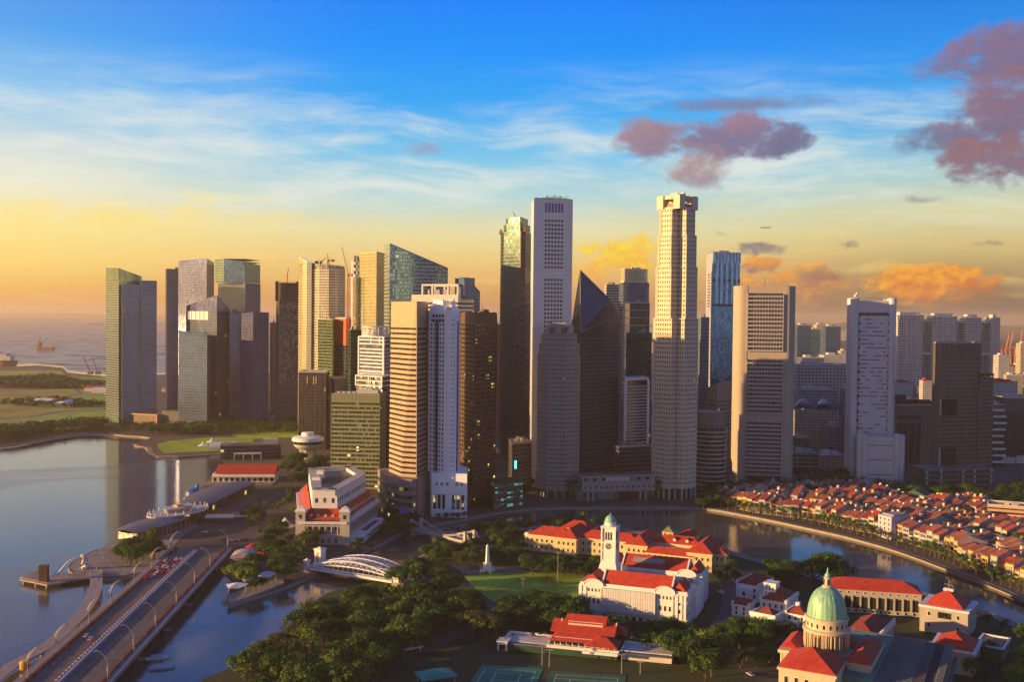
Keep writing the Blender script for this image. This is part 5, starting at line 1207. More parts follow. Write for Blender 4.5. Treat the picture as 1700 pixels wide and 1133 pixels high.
# low hills on the horizon
def hills():
    rnd = random.Random(4); m = MB(); n = 90
    def ridge(Y, x0, x1, h, sd):
        V = []; 
        for i in range(n+1):
            f = i/n; x = x0+(x1-x0)*f; from_n = abs(math.sin(f*9+sd))*.5+abs(math.sin(f*23+sd*2))*.3+rnd.uniform(0, .12)
            z = h*from_n*math.sin(PI*f)**.5
            V += [(x, Y, 0), (x, Y+600, z), (x, Y+2500, 0)]
        m.add(V, [(3*i+a, 3*i+3+a, 3*i+4+a, 3*i+1+a) for i in range(n) for a in (0, 1)])
    ridge(5200, 900, 7000, 60, 1.0); ridge(16000, 2000, 16000, 150, 2.2); ridge(30000, -16000, 0, 120, .5)
    o = m.build('hills', mat('hill_woods', (.035, .05, .03), .95, .3, scale=.002), smooth=True); tag(o, 'low wooded hills along the horizon', 'hills', None, 'structure')
hills()
# ------------------------------------------------------------------ civic buildings in the foreground
def xy(v): return (v[0], v[1])
cream = mat('cream_stucco', (.62, .46, .22), .75, .07, streak=.4)
hall_white = mat('hall_white', (.74, .71, .66), .65, .05, streak=.4)
fstone = mat('hotel_stone', (.46, .41, .35), .75, .1, streak=.4)
roof_white = mat('roof_white', (.60, .60, .60), .7, .1)
roof_flat = mat('roof_flat_grey', (.26, .26, .27), .85, .2)
win_g = glass('window_grey', (.06, .065, .07), .3, .15, 1.0, 1.4, .04, 0, .8, blind=.15)
trim = mat('trim_white', (.72, .70, .66), .6, .05)
def windows(T, axis, fixed, us, zs, w, h, name='window', proud=.12, frame_m=None, side=-1, m=None):
    """individual windows set on a wall: axis 'x' = wall runs along x at y=fixed; side -1 faces towards -axis"""
    f = MB(); p = MB()
    e = proud
    if axis == 'x':
        y0, y1 = (fixed-e, fixed+.05) if side < 0 else (fixed-.05, fixed+e)
        f.box(-w/2-.18, w/2+.18, y0-fixed, y1-fixed, -h/2-.18, h/2+.18)
        yy0, yy1 = (y0-.04, y0+.02) if side < 0 else (y1-.02, y1+.04)
        p.box(-w/2, w/2, yy0-fixed, yy1-fixed, -h/2, h/2)
        pos = lambda u, z: (u, fixed, z)
    else:
        x0, x1 = (fixed-e, fixed+.05) if side < 0 else (fixed-.05, fixed+e)
        f.box(x0-fixed, x1-fixed, -w/2-.18, w/2+.18, -h/2-.18, h/2+.18)
        xx0, xx1 = (x0-.04, x0+.02) if side < 0 else (x1-.02, x1+.04)
        p.box(xx0-fixed, xx1-fixed, -w/2, w/2, -h/2, h/2)
        pos = lambda u, z: (fixed, u, z)
    first = None
    for z in zs:
        for u in us:
            if first is None:
                o = f.build(name, frame_m or trim, T); q = p.build('pane', m or win_g, o); first = (o.data, q.data)
            else:
                o = bpy.data.objects.new(name, first[0]); COL.objects.link(o); o.parent = T
                q = bpy.data.objects.new('pane', first[1]); COL.objects.link(q); q.parent = o
            o.location = pos(u, z)
def span(a, b, n): return [a+(b-a)*(i+.5)/n for i in range(n)]
# ---- twin hall with the clock tower
A = gz(963, 968, 20.5); B = gz(1141, 987, 20.5)
HALL_A, HALL_B = xy(A), xy(B)
def gable_roof(mb, x0, x1, y0, y1, z, h, ov=.5): mb.hip(x0, x1, y0, y1, z, h, ov, hipx=0.01)
def arch_pediment(T, x, y, w, z, side=-1):
    m = MB(); n = 14; pts = [(x-w/2, z-1.0)]+[(x-w/2*math.cos(PI*k/n), z+w*.30*math.sin(PI*k/n)) for k in range(n+1)]+[(x+w/2, z-1.0)]
    for (o, t, mm) in ((0, .7, 0),):
        vs = [(px, y-t, pz) for px, pz in pts]+[(px, y+1.2, pz) for px, pz in pts]; k = len(pts)
        m.add(vs, [tuple(range(k))]+[tuple(range(2*k-1, k-1, -1))]+[(i+1, i, i+k, i+1+k) for i in range(k-1)]+[(0, k-1, 2*k-1, k)])
    m.build('curved_pediment', trim, T)
    r = MB(); r.tube([(px*1.0, y-.75, pz+.25) for px, pz in pts[1:-1]], .35, 6); r.build('pediment_moulding', trim, T)
def twin_hall():
    T, L = frame('concert_hall', 'white neoclassical twin hall with red gabled roofs, around the clock tower', 'hall', HALL_A, HALL_B)
    h = 17.0; D1 = 17; D2 = 61
    # front block
    MB().box(0, L, 0, D1, 0, h).build('front_block', hall_white, T)
    MB().box(0, L, D2-19, D2, 0, h).build('rear_block', hall_white, T)
    MB().box(L*.22, L, D1, D2-19, 0, h-4).build('middle_block', hall_white, T)
    for y0, y1 in ((0, D1), (D2-19, D2)):
        c = MB(); c.box(-.5, L+.5, y0-.5, y1+.5, h-.2, h+.5); c.build('cornice', trim, T)
        b = MB(); b.box(.1, L-.1, y0+.1, y0+.5, h+.5, h+1.7); b.box(.1, .5, y0+.5, y1-.1, h+.5, h+1.7); b.box(L-.5, L-.1, y0+.5, y1-.1, h+.5, h+1.7); b.build('balustrade', trim, T)
        r = MB(); gable_roof(r, 1.2, L*.205, y0+2.2, y1-1.6, h+1.0, 5.0); r.build('roof', red_tile, T)
        r = MB(); gable_roof(r, L*.215+1, L*.845, y0+1.4, y1-1, h+1.4, 6.2); r.build('roof', red_tile, T)
        r = MB(); gable_roof(r, L*.865, L-1.2, y0+2.2, y1-1.6, h+1.0, 5.0); r.build('roof', red_tile, T)
        for xx in (L*.21, L*.855):
            y_, yy = y0+1, y1-.7; ym = (y_+yy)/2; g_ = MB()
            vs = [(xx-.4, y_, h+.6), (xx-.4, yy, h+.6), (xx-.4, yy, h+2.2), (xx-.4, ym, h+8.4), (xx-.4, y_, h+2.2)]; k = 5
            vs += [(x+.8, y, z) for x, y, z in vs]
            g_.add(vs, [tuple(range(k-1, -1, -1)), tuple(range(k, 2*k))]+[(i, (i+1) % k, (i+1) % k+k, i+k) for i in range(k)]); g_.build('gable_parapet', trim, T)
        for xx in (L*.12, L*.79):
            r = MB(); r.hip(xx-5, xx+5, y0+.3, y0+9, h+1.2, 3.0, 0, hipx=.01); r.build('cross_roof', red_tile, T)
    arch_pediment(T, L*.135, 0, 11, h+.3); arch_pediment(T, L*.80, 0, 11, h+.3)
    arch_pediment(T, L*.86, D1+8, 11, h+.0); arch_pediment(T, L*.86, D2-20, 11, h+.3); arch_pediment(T, L*.22, D2-19.5, 8, h+.3)
    # front facade: pilasters, windows, wrapped middle with scaffold sheeting
    p = MB()
    for f in (.012, .055, .20, .735, .87, .91, .95, .985): p.box(L*f-.45, L*f+.45, -.5, .02, 3.8, h-.2)
    p.box(-.3, L+.3, -.3, .01, 3.2, 3.9); p.box(-.35, L*.2, -.35, .01, h-4.2, h-3.6); p.box(L*.73, L+.35, -.35, .01, h-4.2, h-3.6); p.build('pilasters', trim, T)
    for bx in (L*.135, L*.80):
        windows(T, 'x', 0, [bx-3, bx-1, bx+1, bx+3], [h-2.3], .8, 1.7); windows(T, 'x', 0, [bx-2.6, bx, bx+2.6], [h-8.2], 1.1, 2.6)
    windows(T, 'x', 0, [L*.93], [8, 12.5], 1.6, 2.2)
    sh = mat('scaffold_sheet', (.60, .59, .58), .8, .08, scale=.3, streak=.5); s = MB(); s.box(L*.235, L*.715, -1.6, -.02, 4.0, h-.4); s.build('scaffold_sheeting', sh, T)
    q = MB()
    for i in range(22): x = L*.235+L*.48*i/21; q.box(x-.06, x+.06, -1.72, -1.6, 3.2, h-.3)
    for z in (4.4, 7.2, 10.0, 12.8): q.box(L*.235, L*.715, -1.75, -1.62, z-.1, z+.1)
    q.build('scaffold_poles', conc_light, T)
    # ground arcade
    a = MB(); 
    for i in range(8): x = L*(.24+.068*i); a.box(x-1.3, x+1.3, -.06, .2, .1, 2.2); a.lathe([(0.01, 0), (0.01, 0)], (0, -50), 3)
    a.build('arcade_arches', win_g, T)
    # right side wall, stepped bays
    w = MB()
    for k, (y0, y1) in enumerate(((.5, 9), (12, 20), (26, 36), (44, 52), (54, 60.5))):
        w.box(L, L+.7, y0, y0+.9, 0, h-.2); w.box(L, L+.7, y1-.9, y1, 0, h-.2)
    w.box(L, L+.5, .2, D2-.2, 3.2, 3.8); w.box(L, L+.6, .2, D2-.2, h-4.4, h-3.8); w.build('side_pilasters', trim, T)
    windows(T, 'y', L, [5, 16, 22.5, 29, 33, 40, 48, 57], [6.5, 11], 1.5, 2.6, side=1)
    MB().box(L-.02, L+1.4, D1+.5, D2-19.5, 0, 15.2).build('side_bay', hall_white, T)
    # left facade portico
    w = MB()
    for y in (1.2, 5, 9, 13, 16.5): w.box(-.9, -.1, y-.5, y+.5, 3, h-.3)
    w.build('portico_columns', trim, T); MB().box(-.06, .2, 2, 16, 4, h-3).build('portico_opening', mat('portico_dark', (.06, .09, .06), .8), T)
    # glass roof over the courtyard
    MB().box(L*.22, L*.86, D1+2, D2-21, h-3.8, h-1.2).build('courtyard_roof', glass('glass_roof', (.16, .18, .20), .4, .15, 1.2, 3, .03, 0, .6), T)
    q = MB()
    for i in range(20): x = L*.23+L*.62*i/19; q.box(x-.25, x+.25, D1+2.5, D2-22, h-1.2, h-.6)
    q.build('courtyard_roof_ribs', conc_light, T)
    s = MB(); s.box(L*.3, L*.72, D2-9.5, D2-4.6, 0, 0.01)
    # skylight panel on the rear roof
    pn = MB(); zr = lambda y: h+1.4+.3+6.2*((y-(D2-19+1.4-.5))/8.8); y0_, y1_ = D2-14.6, D2-11.6
    pn.add([(L*.30, y0_, zr(y0_)), (L*.62, y0_, zr(y0_)), (L*.62, y1_, zr(y1_)), (L*.30, y1_, zr(y1_))], [(0, 1, 2, 3)]); pn.build('roof_skylight', roof_flat, T)
    for x, y in ((L*.93, 11), (L*.9, 27)):
        MB().box(x-3.4, x+3.4, y-3, y+3, h+.4, h+1.9).build('plant_room', roof_flat, T)
    return T, L
HALL, HL = twin_hall()
def hall_pt(x, y):
    a = HALL.rotation_euler[2]; return (HALL.location.x+x*math.cos(a)-y*math.sin(a), HALL.location.y+x*math.sin(a)+y*math.cos(a))
def clock_tower():
    c = hall_pt(9.0, 29); T = thing('clock_tower', 'tall white clock tower with green copper dome between the red gabled halls', 'clock tower', (*c, 2.5), HALL.rotation_euler[2])
    h = zt(1017, 852, c[1])-2.5; k = h/54.0; w = 3.9
    b = MB(); b.box(-5.2, 5.2, -5.2, 5.2, 0, 22*k); b.loft(rectp(-5.2, 5.2, -5.2, 5.2), 22*k, rectp(-w, w, -w, w), 27*k); b.box(-w, w, -w, w, 27*k, 37*k); b.build('shaft', hall_white, T)
    t = MB()
    for sx in (-1, 1):
        for sy in (-1, 1): t.box(sx*w-.45, sx*w+.45, sy*w-.45, sy*w+.45, 26*k, 46.5*k)
    t.box(-w-.6, w+.6, -w-.6, w+.6, 36.6*k, 37.5*k); t.box(-w-.35, w+.35, -w-.35, w+.35, 32*k, 32.4*k); t.box(-w-.7, w+.7, -w-.7, w+.7, 45.6*k, 46.4*k); t.build('corner_mouldings', trim, T)
    MB().box(-w+.3, w-.3, -w+.3, w-.3, 37.5*k, 45.6*k).build('belfry', hall_white, T)
    for ax in range(4):
        ca, sa = math.cos(ax*PI/2), math.sin(ax*PI/2); nx, ny = sa, -ca; tx, ty = ca, sa
        cf = MB(); 
        vs = [(nx*(w+.16)+tx*1.75*math.cos(q*PI/12), ny*(w+.16)+ty*1.75*math.cos(q*PI/12), 34.8*k+1.75*math.sin(q*PI/12)) for q in range(24)]
        vs2 = [(nx*(w+.0)+tx*1.75*math.cos(q*PI/12), ny*(w+.0)+ty*1.75*math.cos(q*PI/12), 34.8*k+1.75*math.sin(q*PI/12)) for q in range(24)]
        cf.add(vs+vs2, [tuple(range(24))]+[(i, (i+1) % 24, (i+1) % 24+24, i+24) for i in range(24)]); f = cf.build('clock_face', mat('clock_dial', (.10, .08, .06), .5), T)
        hd = MB(); e = w+.2
        for ang, ln, wd in ((1.9, 1.45, .12), (-.6, 1.0, .16)):
            dx, dz = math.sin(ang), math.cos(ang); px, pz = dz*wd, -dx*wd
            pts = [(px, pz), (dx*ln+px, dz*ln+pz), (dx*ln-px, dz*ln-pz), (-px, -pz)]
            hd.add([(nx*e+tx*u, ny*e+ty*u, 34.8*k+v) for u, v in pts], [(0, 1, 2, 3)])
        for q in range(12):
            an = q*PI/6; hd.add([(nx*e+tx*(r*math.sin(an)+s*.07*math.cos(an)), ny*e+ty*(r*math.sin(an)+s*.07*math.cos(an)), 34.8*k+r*math.cos(an)-s*.07*math.sin(an)) for r, s in ((1.3, -1), (1.3, 1), (1.6, 1), (1.6, -1))], [(0, 1, 2, 3)])
        hd.build('clock_hands', trim, f)
        for u in (-1.5, 0, 1.5):
            MB().obox((nx*(w-.28)+tx*u, ny*(w-.28)+ty*u), (tx, ty), .42, .16, 38.4*k, 43*k).build('belfry_opening', mat('louvre_dark', (.04, .035, .03), .8), T)
        MB().obox((nx*w, ny*w), (tx, ty), .35, .1, 15*k, 17*k).build('slit_window', win_dark, T)
    l = MB(); l.lathe([(3.3, 46.4*k), (3.3, 48.0*k), (3.6, 48.2*k), (3.6, 48.7*k)], (0, 0), 16); l.build('drum', trim, T)
    d = MB(); d.lathe([(3.2*math.cos(t_)+.02, (48.7+4.0*math.sin(t_))*k) for t_ in [i*PI/2/9 for i in range(10)]]+[(.35, 52.8*k), (.4, 53.2*k), (.08, 54*k)], (0, 0), 24); d.build('dome', mat('copper_green', (.22, .46, .34), .55, .2, streak=.4, metal=.1), T, smooth=True)
clock_tower()
# ---- cream museum with red hipped roofs
def museum():
    A = gz(871, 913.5); a = HALL.rotation_euler[2]-math.radians(3)
    T = thing('museum', 'long cream museum building with many red hipped roofs on the river bank', 'museum', (A.x, A.y, 2.5), a)
    B = gz(1189, 960); ca, sa = math.cos(a), math.sin(a); L = (B.x-A.x)*ca+(B.y-A.y)*sa
    h = 11.8; S = L/128.0; X = lambda v: v*S
    blocks = [(0, 10, 0, 12, h-.6, None, 0), (3, 32, -1, 15, h, 5.0, 0), (22, 36, -2, 34, h, 5.2, 0), (36, 74, 5, 19, h, 4.6, 0), (68, 82, -1, 34, h, 5.2, 0), (82, 112, 14, 27, h, 4.2, 0), (82, 112, -6, 4, h-3, 3.4, 0),
              (108, 123, -6, 32, h, 5.6, 0), (120, 130, 0, 10, h-.4, 2.6, 0), (94, 104, 36, 46, h+2, 3, 0), (14, 34, 32, 46, h-.5, 4.5, 0)]
    for i, (x0, x1, y0, y1, hh, rh, _) in enumerate(blocks):
        x0, x1 = X(x0), X(x1); w = MB(); w.box(x0, x1, y0, y1, 0, hh); w.build('wall', cream, T)
        c = MB(); c.box(x0-.5, x1+.5, y0-.5, y1+.5, hh-.9-.01*i, hh-.2-.01*i); c.box(x0-.2, x1+.2, y0-.2, y1+.2, hh*.48-.01*i, hh*.48+.35-.01*i); c.build('cornice', mat('cream_trim', (.70, .58, .36), .65, .05), T)
        if rh: r = MB(); r.hip(x0, x1, y0, y1, hh+.1+.02*i, rh, .7); r.build('roof', red_tile, T)
        else:
            r = MB(); r.box(x0+.4, x1-.4, y0+.4, y1-.4, hh-.1, hh+.3); r.build('flat_roof', roof_white, T)
            b = MB(); b.box(x0-.1, x1+.1, y0-.1, y0+.3, hh-.2, hh+1.1); b.box(x0-.1, x0+.3, y0+.3, y1, hh-.2, hh+1.1); b.build('balustrade', trim, T)
        if y0 <= 5 and i not in (9, 10): n = max(2, round((x1-x0)/4.2)); windows(T, 'x', y0, span(x0+.8, x1-.8, n), [h*.28, h*.68], 1.3, 2.1, m=win_g)
        if i == 0: windows(T, 'y', 0, [3, 6, 9], [h*.28, h*.68], 1.2, 2.0)
    windows(T, 'y', X(130), [2, 5, 8], [h*.28, h*.68], 1.2, 2.0, side=1); windows(T, 'y', X(123), [14, 18, 22, 26, 30], [h*.28, h*.68], 1.2, 2.0, side=1)
    # courtyard flat roof and small turret
    c = MB(); c.box(X(83), X(107.5), 4, 14, 0, h-2.2); c.build('courtyard_roof', roof_flat, T)
    g_ = MB(); 
    for i in range(9): g_.box(X(86)+i*1.4, X(86)+i*1.4+.5, 6, 12, h-2.2, h-1.6)
    g_.build('roof_lights', trim, T)
    t = MB(); t.box(X(85), X(92), 24, 30, h-1, h+5.4); t.build('turret', cream, T); windows(T, 'x', 24, [X(86.7), X(90.3)], [h+3.6], 1.2, 1.7)
    r = MB(); r.lathe([(5.6, h+5.4), (.1, h+9)], (X(88.5), 27), 4, PI/4); r.build('turret_roof', mat('olive_tile', (.22, .22, .09), .8), T)
    for x in (X(95), X(103)):
        d = MB(); d.box(x-.9, x+.9, 15.4, 18.5, h+1, h+3.2); d.build('dormer', trim, T); MB().hip(x-.9, x+.9, 15.4, 18.5, h+3.2, .9, .2, hipx=.01).build('dormer_roof', red_tile, T)
museum()
# ---- domed court building
def domed_court():
    Y = 432; c = at(1373, 1010, Y); T = thing('domed_courthouse', 'stone courthouse with large green copper dome and red tiled roofs', 'courthouse', (c.x, Y, 2.5), math.radians(-28))
    st = mat('court_stone', (.56, .45, .31), .7, .09, streak=.4); zt_ = lambda py: zt(1373, py, Y)-2.5
    z0 = zt_(1092)-2; z1 = zt_(1078); z2 = zt_(1046); z3 = zt_(1024); z4 = zt_(1010); z5 = zt_(975); z6 = zt_(944)
    MB().box(-13.5, 13.5, -13.5, 13.5, 0, z0-3).build('podium', st, T)
    MB().lathe([(11.2, z0-4), (11.2, z0), (10.8, z0+.4), (10.8, z1-.5), (10.3, z1)], (0, 0), 8, PI/8).build('drum_base', st, T)
    MB().lathe([(8.0, z1-.5), (8.0, z2)], (0, 0), 40).build('drum', st, T)
    k = MB(); k.lathe([(9.7, z2-.2), (9.9, z2+.3), (9.9, z2+1.0), (9.2, z2+1.2)], (0, 0), 40); k.lathe([(9.5, z1-.2), (9.5, z1+.6)], (0, 0), 40); k.build('cornice', st, T, smooth=False)
    for i in range(16):
        an = i*PI/8+.1; r = 9.0
        q = MB(); 
        for da in (-.085, .085): q.lathe([(.45, z1+.4), (.40, z2-.5), (.55, z2-.2)], (r*math.cos(an+da), r*math.sin(an+da)), 8)
        q.build('column', st, T, smooth=True)
        if i % 2 == 0: a2 = an+PI/16*1.0+.1; MB().obox((7.95*math.cos(a2+.09), 7.95*math.sin(a2+.09)), (-math.sin(a2+.09), math.cos(a2+.09)), .8, .22, z1+1.6, z2-1.8).build('arched_window', win_dark, T)
    MB().lathe([(8.6, z2+1), (8.6, z3-.6), (9.0, z3-.5), (9.0, z3+.2), (8.2, z3+.3)], (0, 0), 40).build('attic', st, T)
    for i in range(20): an = i*PI/10+.05; MB().obox((8.58*math.cos(an), 8.58*math.sin(an)), (-math.sin(an), math.cos(an)), .38, .1, z2+2.2, z3-1.8).build('attic_window', win_dark, T)
    # ribbed copper dome
    cg = mat('copper_dome', (.24, .46, .30), .5, .28, scale=.3, streak=.75, metal=.12); d = MB(); n = 96; hD = z5-z3; prof = [i*PI/2/14 for i in range(15)]; V = []
    for t_ in prof:
        rr = 8.15*math.cos(t_)**.86 if math.cos(t_) > 1e-3 else .9; rr = max(rr, 1.3)
        for j in range(n):
            rib = .16*abs(math.cos(j*PI/n*24))*min(1, rr/5); V.append(((rr-rib)*math.cos(2*PI*j/n), (rr-rib)*math.sin(2*PI*j/n), z3+.2+hD*math.sin(t_)))
    F = [(i*n+j, i*n+(j+1) % n, (i+1)*n+(j+1) % n, (i+1)*n+j) for i in range(14) for j in range(n)]; d.add(V, F); d.build('dome', cg, T, smooth=True)
    MB().lathe([(2.1, z5-.3), (2.3, z5+.2), (2.1, z5+.6), (1.25, z5+.7), (1.25, z5+3.6), (1.7, z5+3.8), (1.5, z5+4.1)], (0, 0), 16).build('lantern', st, T)
    for i in range(4): an = i*PI/2+.4; MB().obox((1.25*math.cos(an), 1.25*math.sin(an)), (-math.sin(an), math.cos(an)), .35, .12, z5+1, z5+3.2).build('lantern_opening', win_dark, T)
    MB().lathe([(1.35, z5+4.1), (1.2, z5+5), (.5, z5+6), (.25, z6-.8), (.3, z6-.4), (.05, z6+.4)], (0, 0), 16).build('lantern_cap', mat('copper_green', (0, 0, 0)), T, smooth=True)
    # surrounding wings with red roofs
    zr = zt(1340, 1090, 420)-2.5
    for i, (x0, x1, y0, y1, hh, rh, n1) in enumerate([(-17, -10.5, -9, 13, zr, 2.2, 5), (-12, 10, -34, -10, zr, 6.0, 5), (10.8, 20, -13, 20, zr-.5, 3, 5), (-12, 10, 11, 24, zr-2, 4, 4)]):
        MB().box(x0, x1, y0, y1, 0, hh-.3).build('wing', st, T); e = MB(); e.box(x0-.6, x1+.6, y0-.6, y1+.6, hh-1.3-.02*i, hh-.3-.02*i); e.build('cornice', st, T)
        r = MB(); r.hip(x0, x1, y0, y1, hh+.02*i, rh, .3); r.build('roof', red_tile, T)
    for x in (-16, -12.6, -9.2): MB().lathe([(.6, 4), (.55, zr-2), (.8, zr-1.4)], (x, -12), 10).build('column', st, T)
    MB().box(-17.4, -8, -13, -9.02, zr-1.5, zr-.2).build('portico_beam', st, T); MB().box(-17.4, -8, -13, -9.02, 0, 4).build('portico_base', st, T)
    windows(T, 'y', -17, [-6, -2, 2, 6, 10], [zr-5, zr-11], 1.4, 2.6, m=win_g); windows(T, 'x', -34, [-9, -5, -1, 3, 7], [zr-5, zr-11], 1.4, 2.6, m=win_g)
    return T
domed_court()
def copper_roof_block():
    z = 22.0; F0 = gz(1412, 1052, z); F1 = gz(1582, 1077, z); dx = Vector((F1.x-F0.x, F1.y-F0.y)); Lr = dx.length; d = dx/Lr
    T = thing('copper_roofed_block', 'long building with a green and grey standing seam roof at the bottom right edge', 'building', (F0.x, F0.y, 2.5), math.atan2(d.y, d.x)); h = z-2.5
    bands_ = [(0, .44, mat('copper_sheet', (.13, .24, .20), .6, .2, scale=.1, streak=.0), 1.8), (.44, .62, mat('sheet_olive', (.13, .135, .10), .7, .15), 1.5), (.62, .75, mat('sheet_sage', (.15, .16, .13), .7, .15), 1.3), (.75, .85, mat('sheet_brown', (.12, .095, .08), .7, .15), 1.1), (.85, .93, mat('sheet_dark', (.06, .05, .05), .8, .3), .6), (.93, 1.0, mat('sheet_sage', (0, 0, 0)), 1.3)]
    for i, (a, b, m, zz) in enumerate(bands_):
        q = MB(); q.box(Lr*a, Lr*b, -64, 0, h-2+.003*i, h+zz); q.build('roof_panel', m, T)
        s = MB(); n = round(Lr*(b-a)/.9); 
        for k in range(1, n): x = Lr*a+(Lr*(b-a))*k/n; s.box(x-.05, x+.05, -63.9, -.1, h+zz-.02, h+zz+.12)
        for k in range(26): s.box(Lr*a+.05, Lr*b-.05, -2.4*k-1.3, -2.4*k-1.1, h+zz-.02, h+zz+.2)
        s.build('standing_seams', m, T)
    MB().box(-1.2, 0, -64, .3, h-3, h+1.2).build('edge_parapet', mat('brick_edge', (.24, .07, .045), .8), T)
    MB().box(.3, Lr-.3, -63.5, -.4, 0, h-1.9).build('wall', mat('court_stone', (0, 0, 0)), T)
    # plant on the far right edge
    MB().box(Lr+.5, Lr+2, -64, -2, h-5, h-3).build('edge_channel', conc_dark, T)
copper_roof_block()
# ---- parliament group
def parliament():
    ps = mat('parliament_stone', (.36, .32, .28), .75, .1, streak=.4); wh = mat('roof_edge_white', (.62, .60, .58), .7)
    A = gz(1372, 975, 16); B = gz(1529, 986, 16)
    T, L = frame('parliament_block', 'long stone building with red roof and a row of tall dark openings by the river', 'building', xy(A), xy(B)); h = 13.0
    MB().box(0, L, 0, 18, 0, h-3.4).build('wall', ps, T); MB().box(-.3, L+.3, -.3, 18.3, h-3.4, h).build('attic', ps, T)
    r = MB(); r.hip(0, L, 0, 18, h+.2, 4.6, .9); r.build('roof', red_tile, T)
    n = 11
    for i in range(n): x = L*(i+.5)/n; MB().box(x-1.9, x+1.9, -.05, .3, 2.6, h-4).build('tall_opening', mat('recess_dark', (0, 0, 0)), T)
    for i in range(n+1): x = .5+(L-1)*i/n; MB().box(x-.5, x+.5, -.9, .1, 2.5, h-3.4).build('pier', ps, T)
    windows(T, 'x', -.3, span(1, L-1, 11), [h-1.5], 1.0, 1.1, m=win_g); windows(T, 'x', 0, span(1, L-1, 11), [1.3], 1.6, 1.6, m=win_g)
    # forward pavilion with pyramid roof (far right)
    A = gz(1527, 1012, 14); B = gz(1607, 1025, 14)
    Q, L = frame('pavilion', 'square stone pavilion with red pyramid roof and a cross-shaped finial near the river', 'building', xy(A), xy(B)); h = 13
    MB().box(0, L, 0, 24, 0, h).build('wall', ps, Q); MB().box(-.6, L+.6, -.6, 24.6, h, h+1.1).build('cornice', wh, Q)
    MB().hip(L*.12, L*.88, 2, 22, h+1.2, 7.2, .6).build('roof', red_tile, Q)
    x = L*.5; MB().box(x-2.5, x+2.5, 10.5, 13.5, h+7.6, h+8.9).build('roof_platform', wh, Q)
    m = MB(); m.tube([(x, 12, h+8.8), (x, 12, h+13.5)], .14, 5); m.tube([(x-2.4, 12, h+11), (x+2.4, 12, h+10.2)], .12, 5); m.tube([(x, 10, h+11), (x, 14, h+10.6)], .12, 5); m.build('finial', mat('pale_fin', (0, 0, 0)), Q)
    windows(Q, 'x', 0, [L*.2, L*.8], [h-3, 4], 1.4, 2.0, m=win_g); MB().box(L*.38, L*.66, -.06, .3, h-4.6, h-1.4).build('wide_opening', win_dark, Q)
    # near pavilion
    A = gz(1546, 1076, 13); B = gz(1617, 1088, 13)
    R, L = frame('pavilion', 'low square pavilion with red hipped roof and white gutter beside the copper roof', 'building', xy(A), xy(B)); h = 10.5
    MB().box(0, L, 0, 23, 0, h).build('wall', ps, R); MB().box(-.9, L+.9, -.9, 23.9, h, h+.8).build('gutter', wh, R); MB().hip(.6, L-.6, .6, 22.4, h+.9, 5.2, 0).build('roof', red_tile, R)
    # white-edged wing between dome and pavilions
    A = gz(1400, 1052, 13); B = gz(1456, 1062, 13)
    S, L = frame('roofed_wing', 'dark red roofed wing with a white crenellated edge right behind the green dome', 'building', xy(A), xy(B)); h = 10.5
    MB().box(0, L, 0, 34, 0, h).build('wall', ps, S); MB().hip(0, L-.6, 0, 34, h+.1, 4.5, 0).build('roof', red_tile_old, S)
    m = MB(); m.box(L-.4, L+.6, -1, 35, h-1, h+1.2)
    for k in range(18): m.box(L-.35, L+.55, -.6+k*2, .4+k*2, h+1.2, h+1.9)
    m.build('white_parapet', wh, S)
    A = gz(1466, 1062, 9); B = gz(1540, 1074, 9)
    U, L = frame('flat_roof_link', 'low flat terrace block with red edging in front of the parliament openings', 'building', xy(A), xy(B)); h = 6
    MB().box(0, L, 0, 8, 0, h).build('wall', ps, U); MB().box(-.5, L+.5, -.5, 8.5, h, h+.7).build('parapet', wh, U); MB().box(.5, L-.5, .5, 7.5, h+.7, h+.9).build('roof', red_tile_old, U)
    A = gz(1620, 1072, 8); B = gz(1665, 1080, 8)
    V, L = frame('pergola_block', 'small flat building with white framed opening and slatted roof by the river path', 'building', xy(A), xy(B)); h = 5.5
    MB().box(0, L, 0, 20, 0, h).build('wall', conc_dark, V); m = MB(); m.box(-.5, L+.5, -.5, .5, h, h+.8); m.box(-.5, L+.5, 19.5, 20.5, h, h+.8); m.box(-.5, .5, .5, 19.5, h, h+.8); m.box(L-.5, L+.5, .5, 19.5, h, h+.8); m.build('white_frame', wh, V)
    for i in range(8): MB().box(1+i*(L-2)/8, 1+i*(L-2)/8+.7, 3, 16, h+.05, h+.5).build('slat', mat('peach_stone', (0, 0, 0)), V)
parliament()
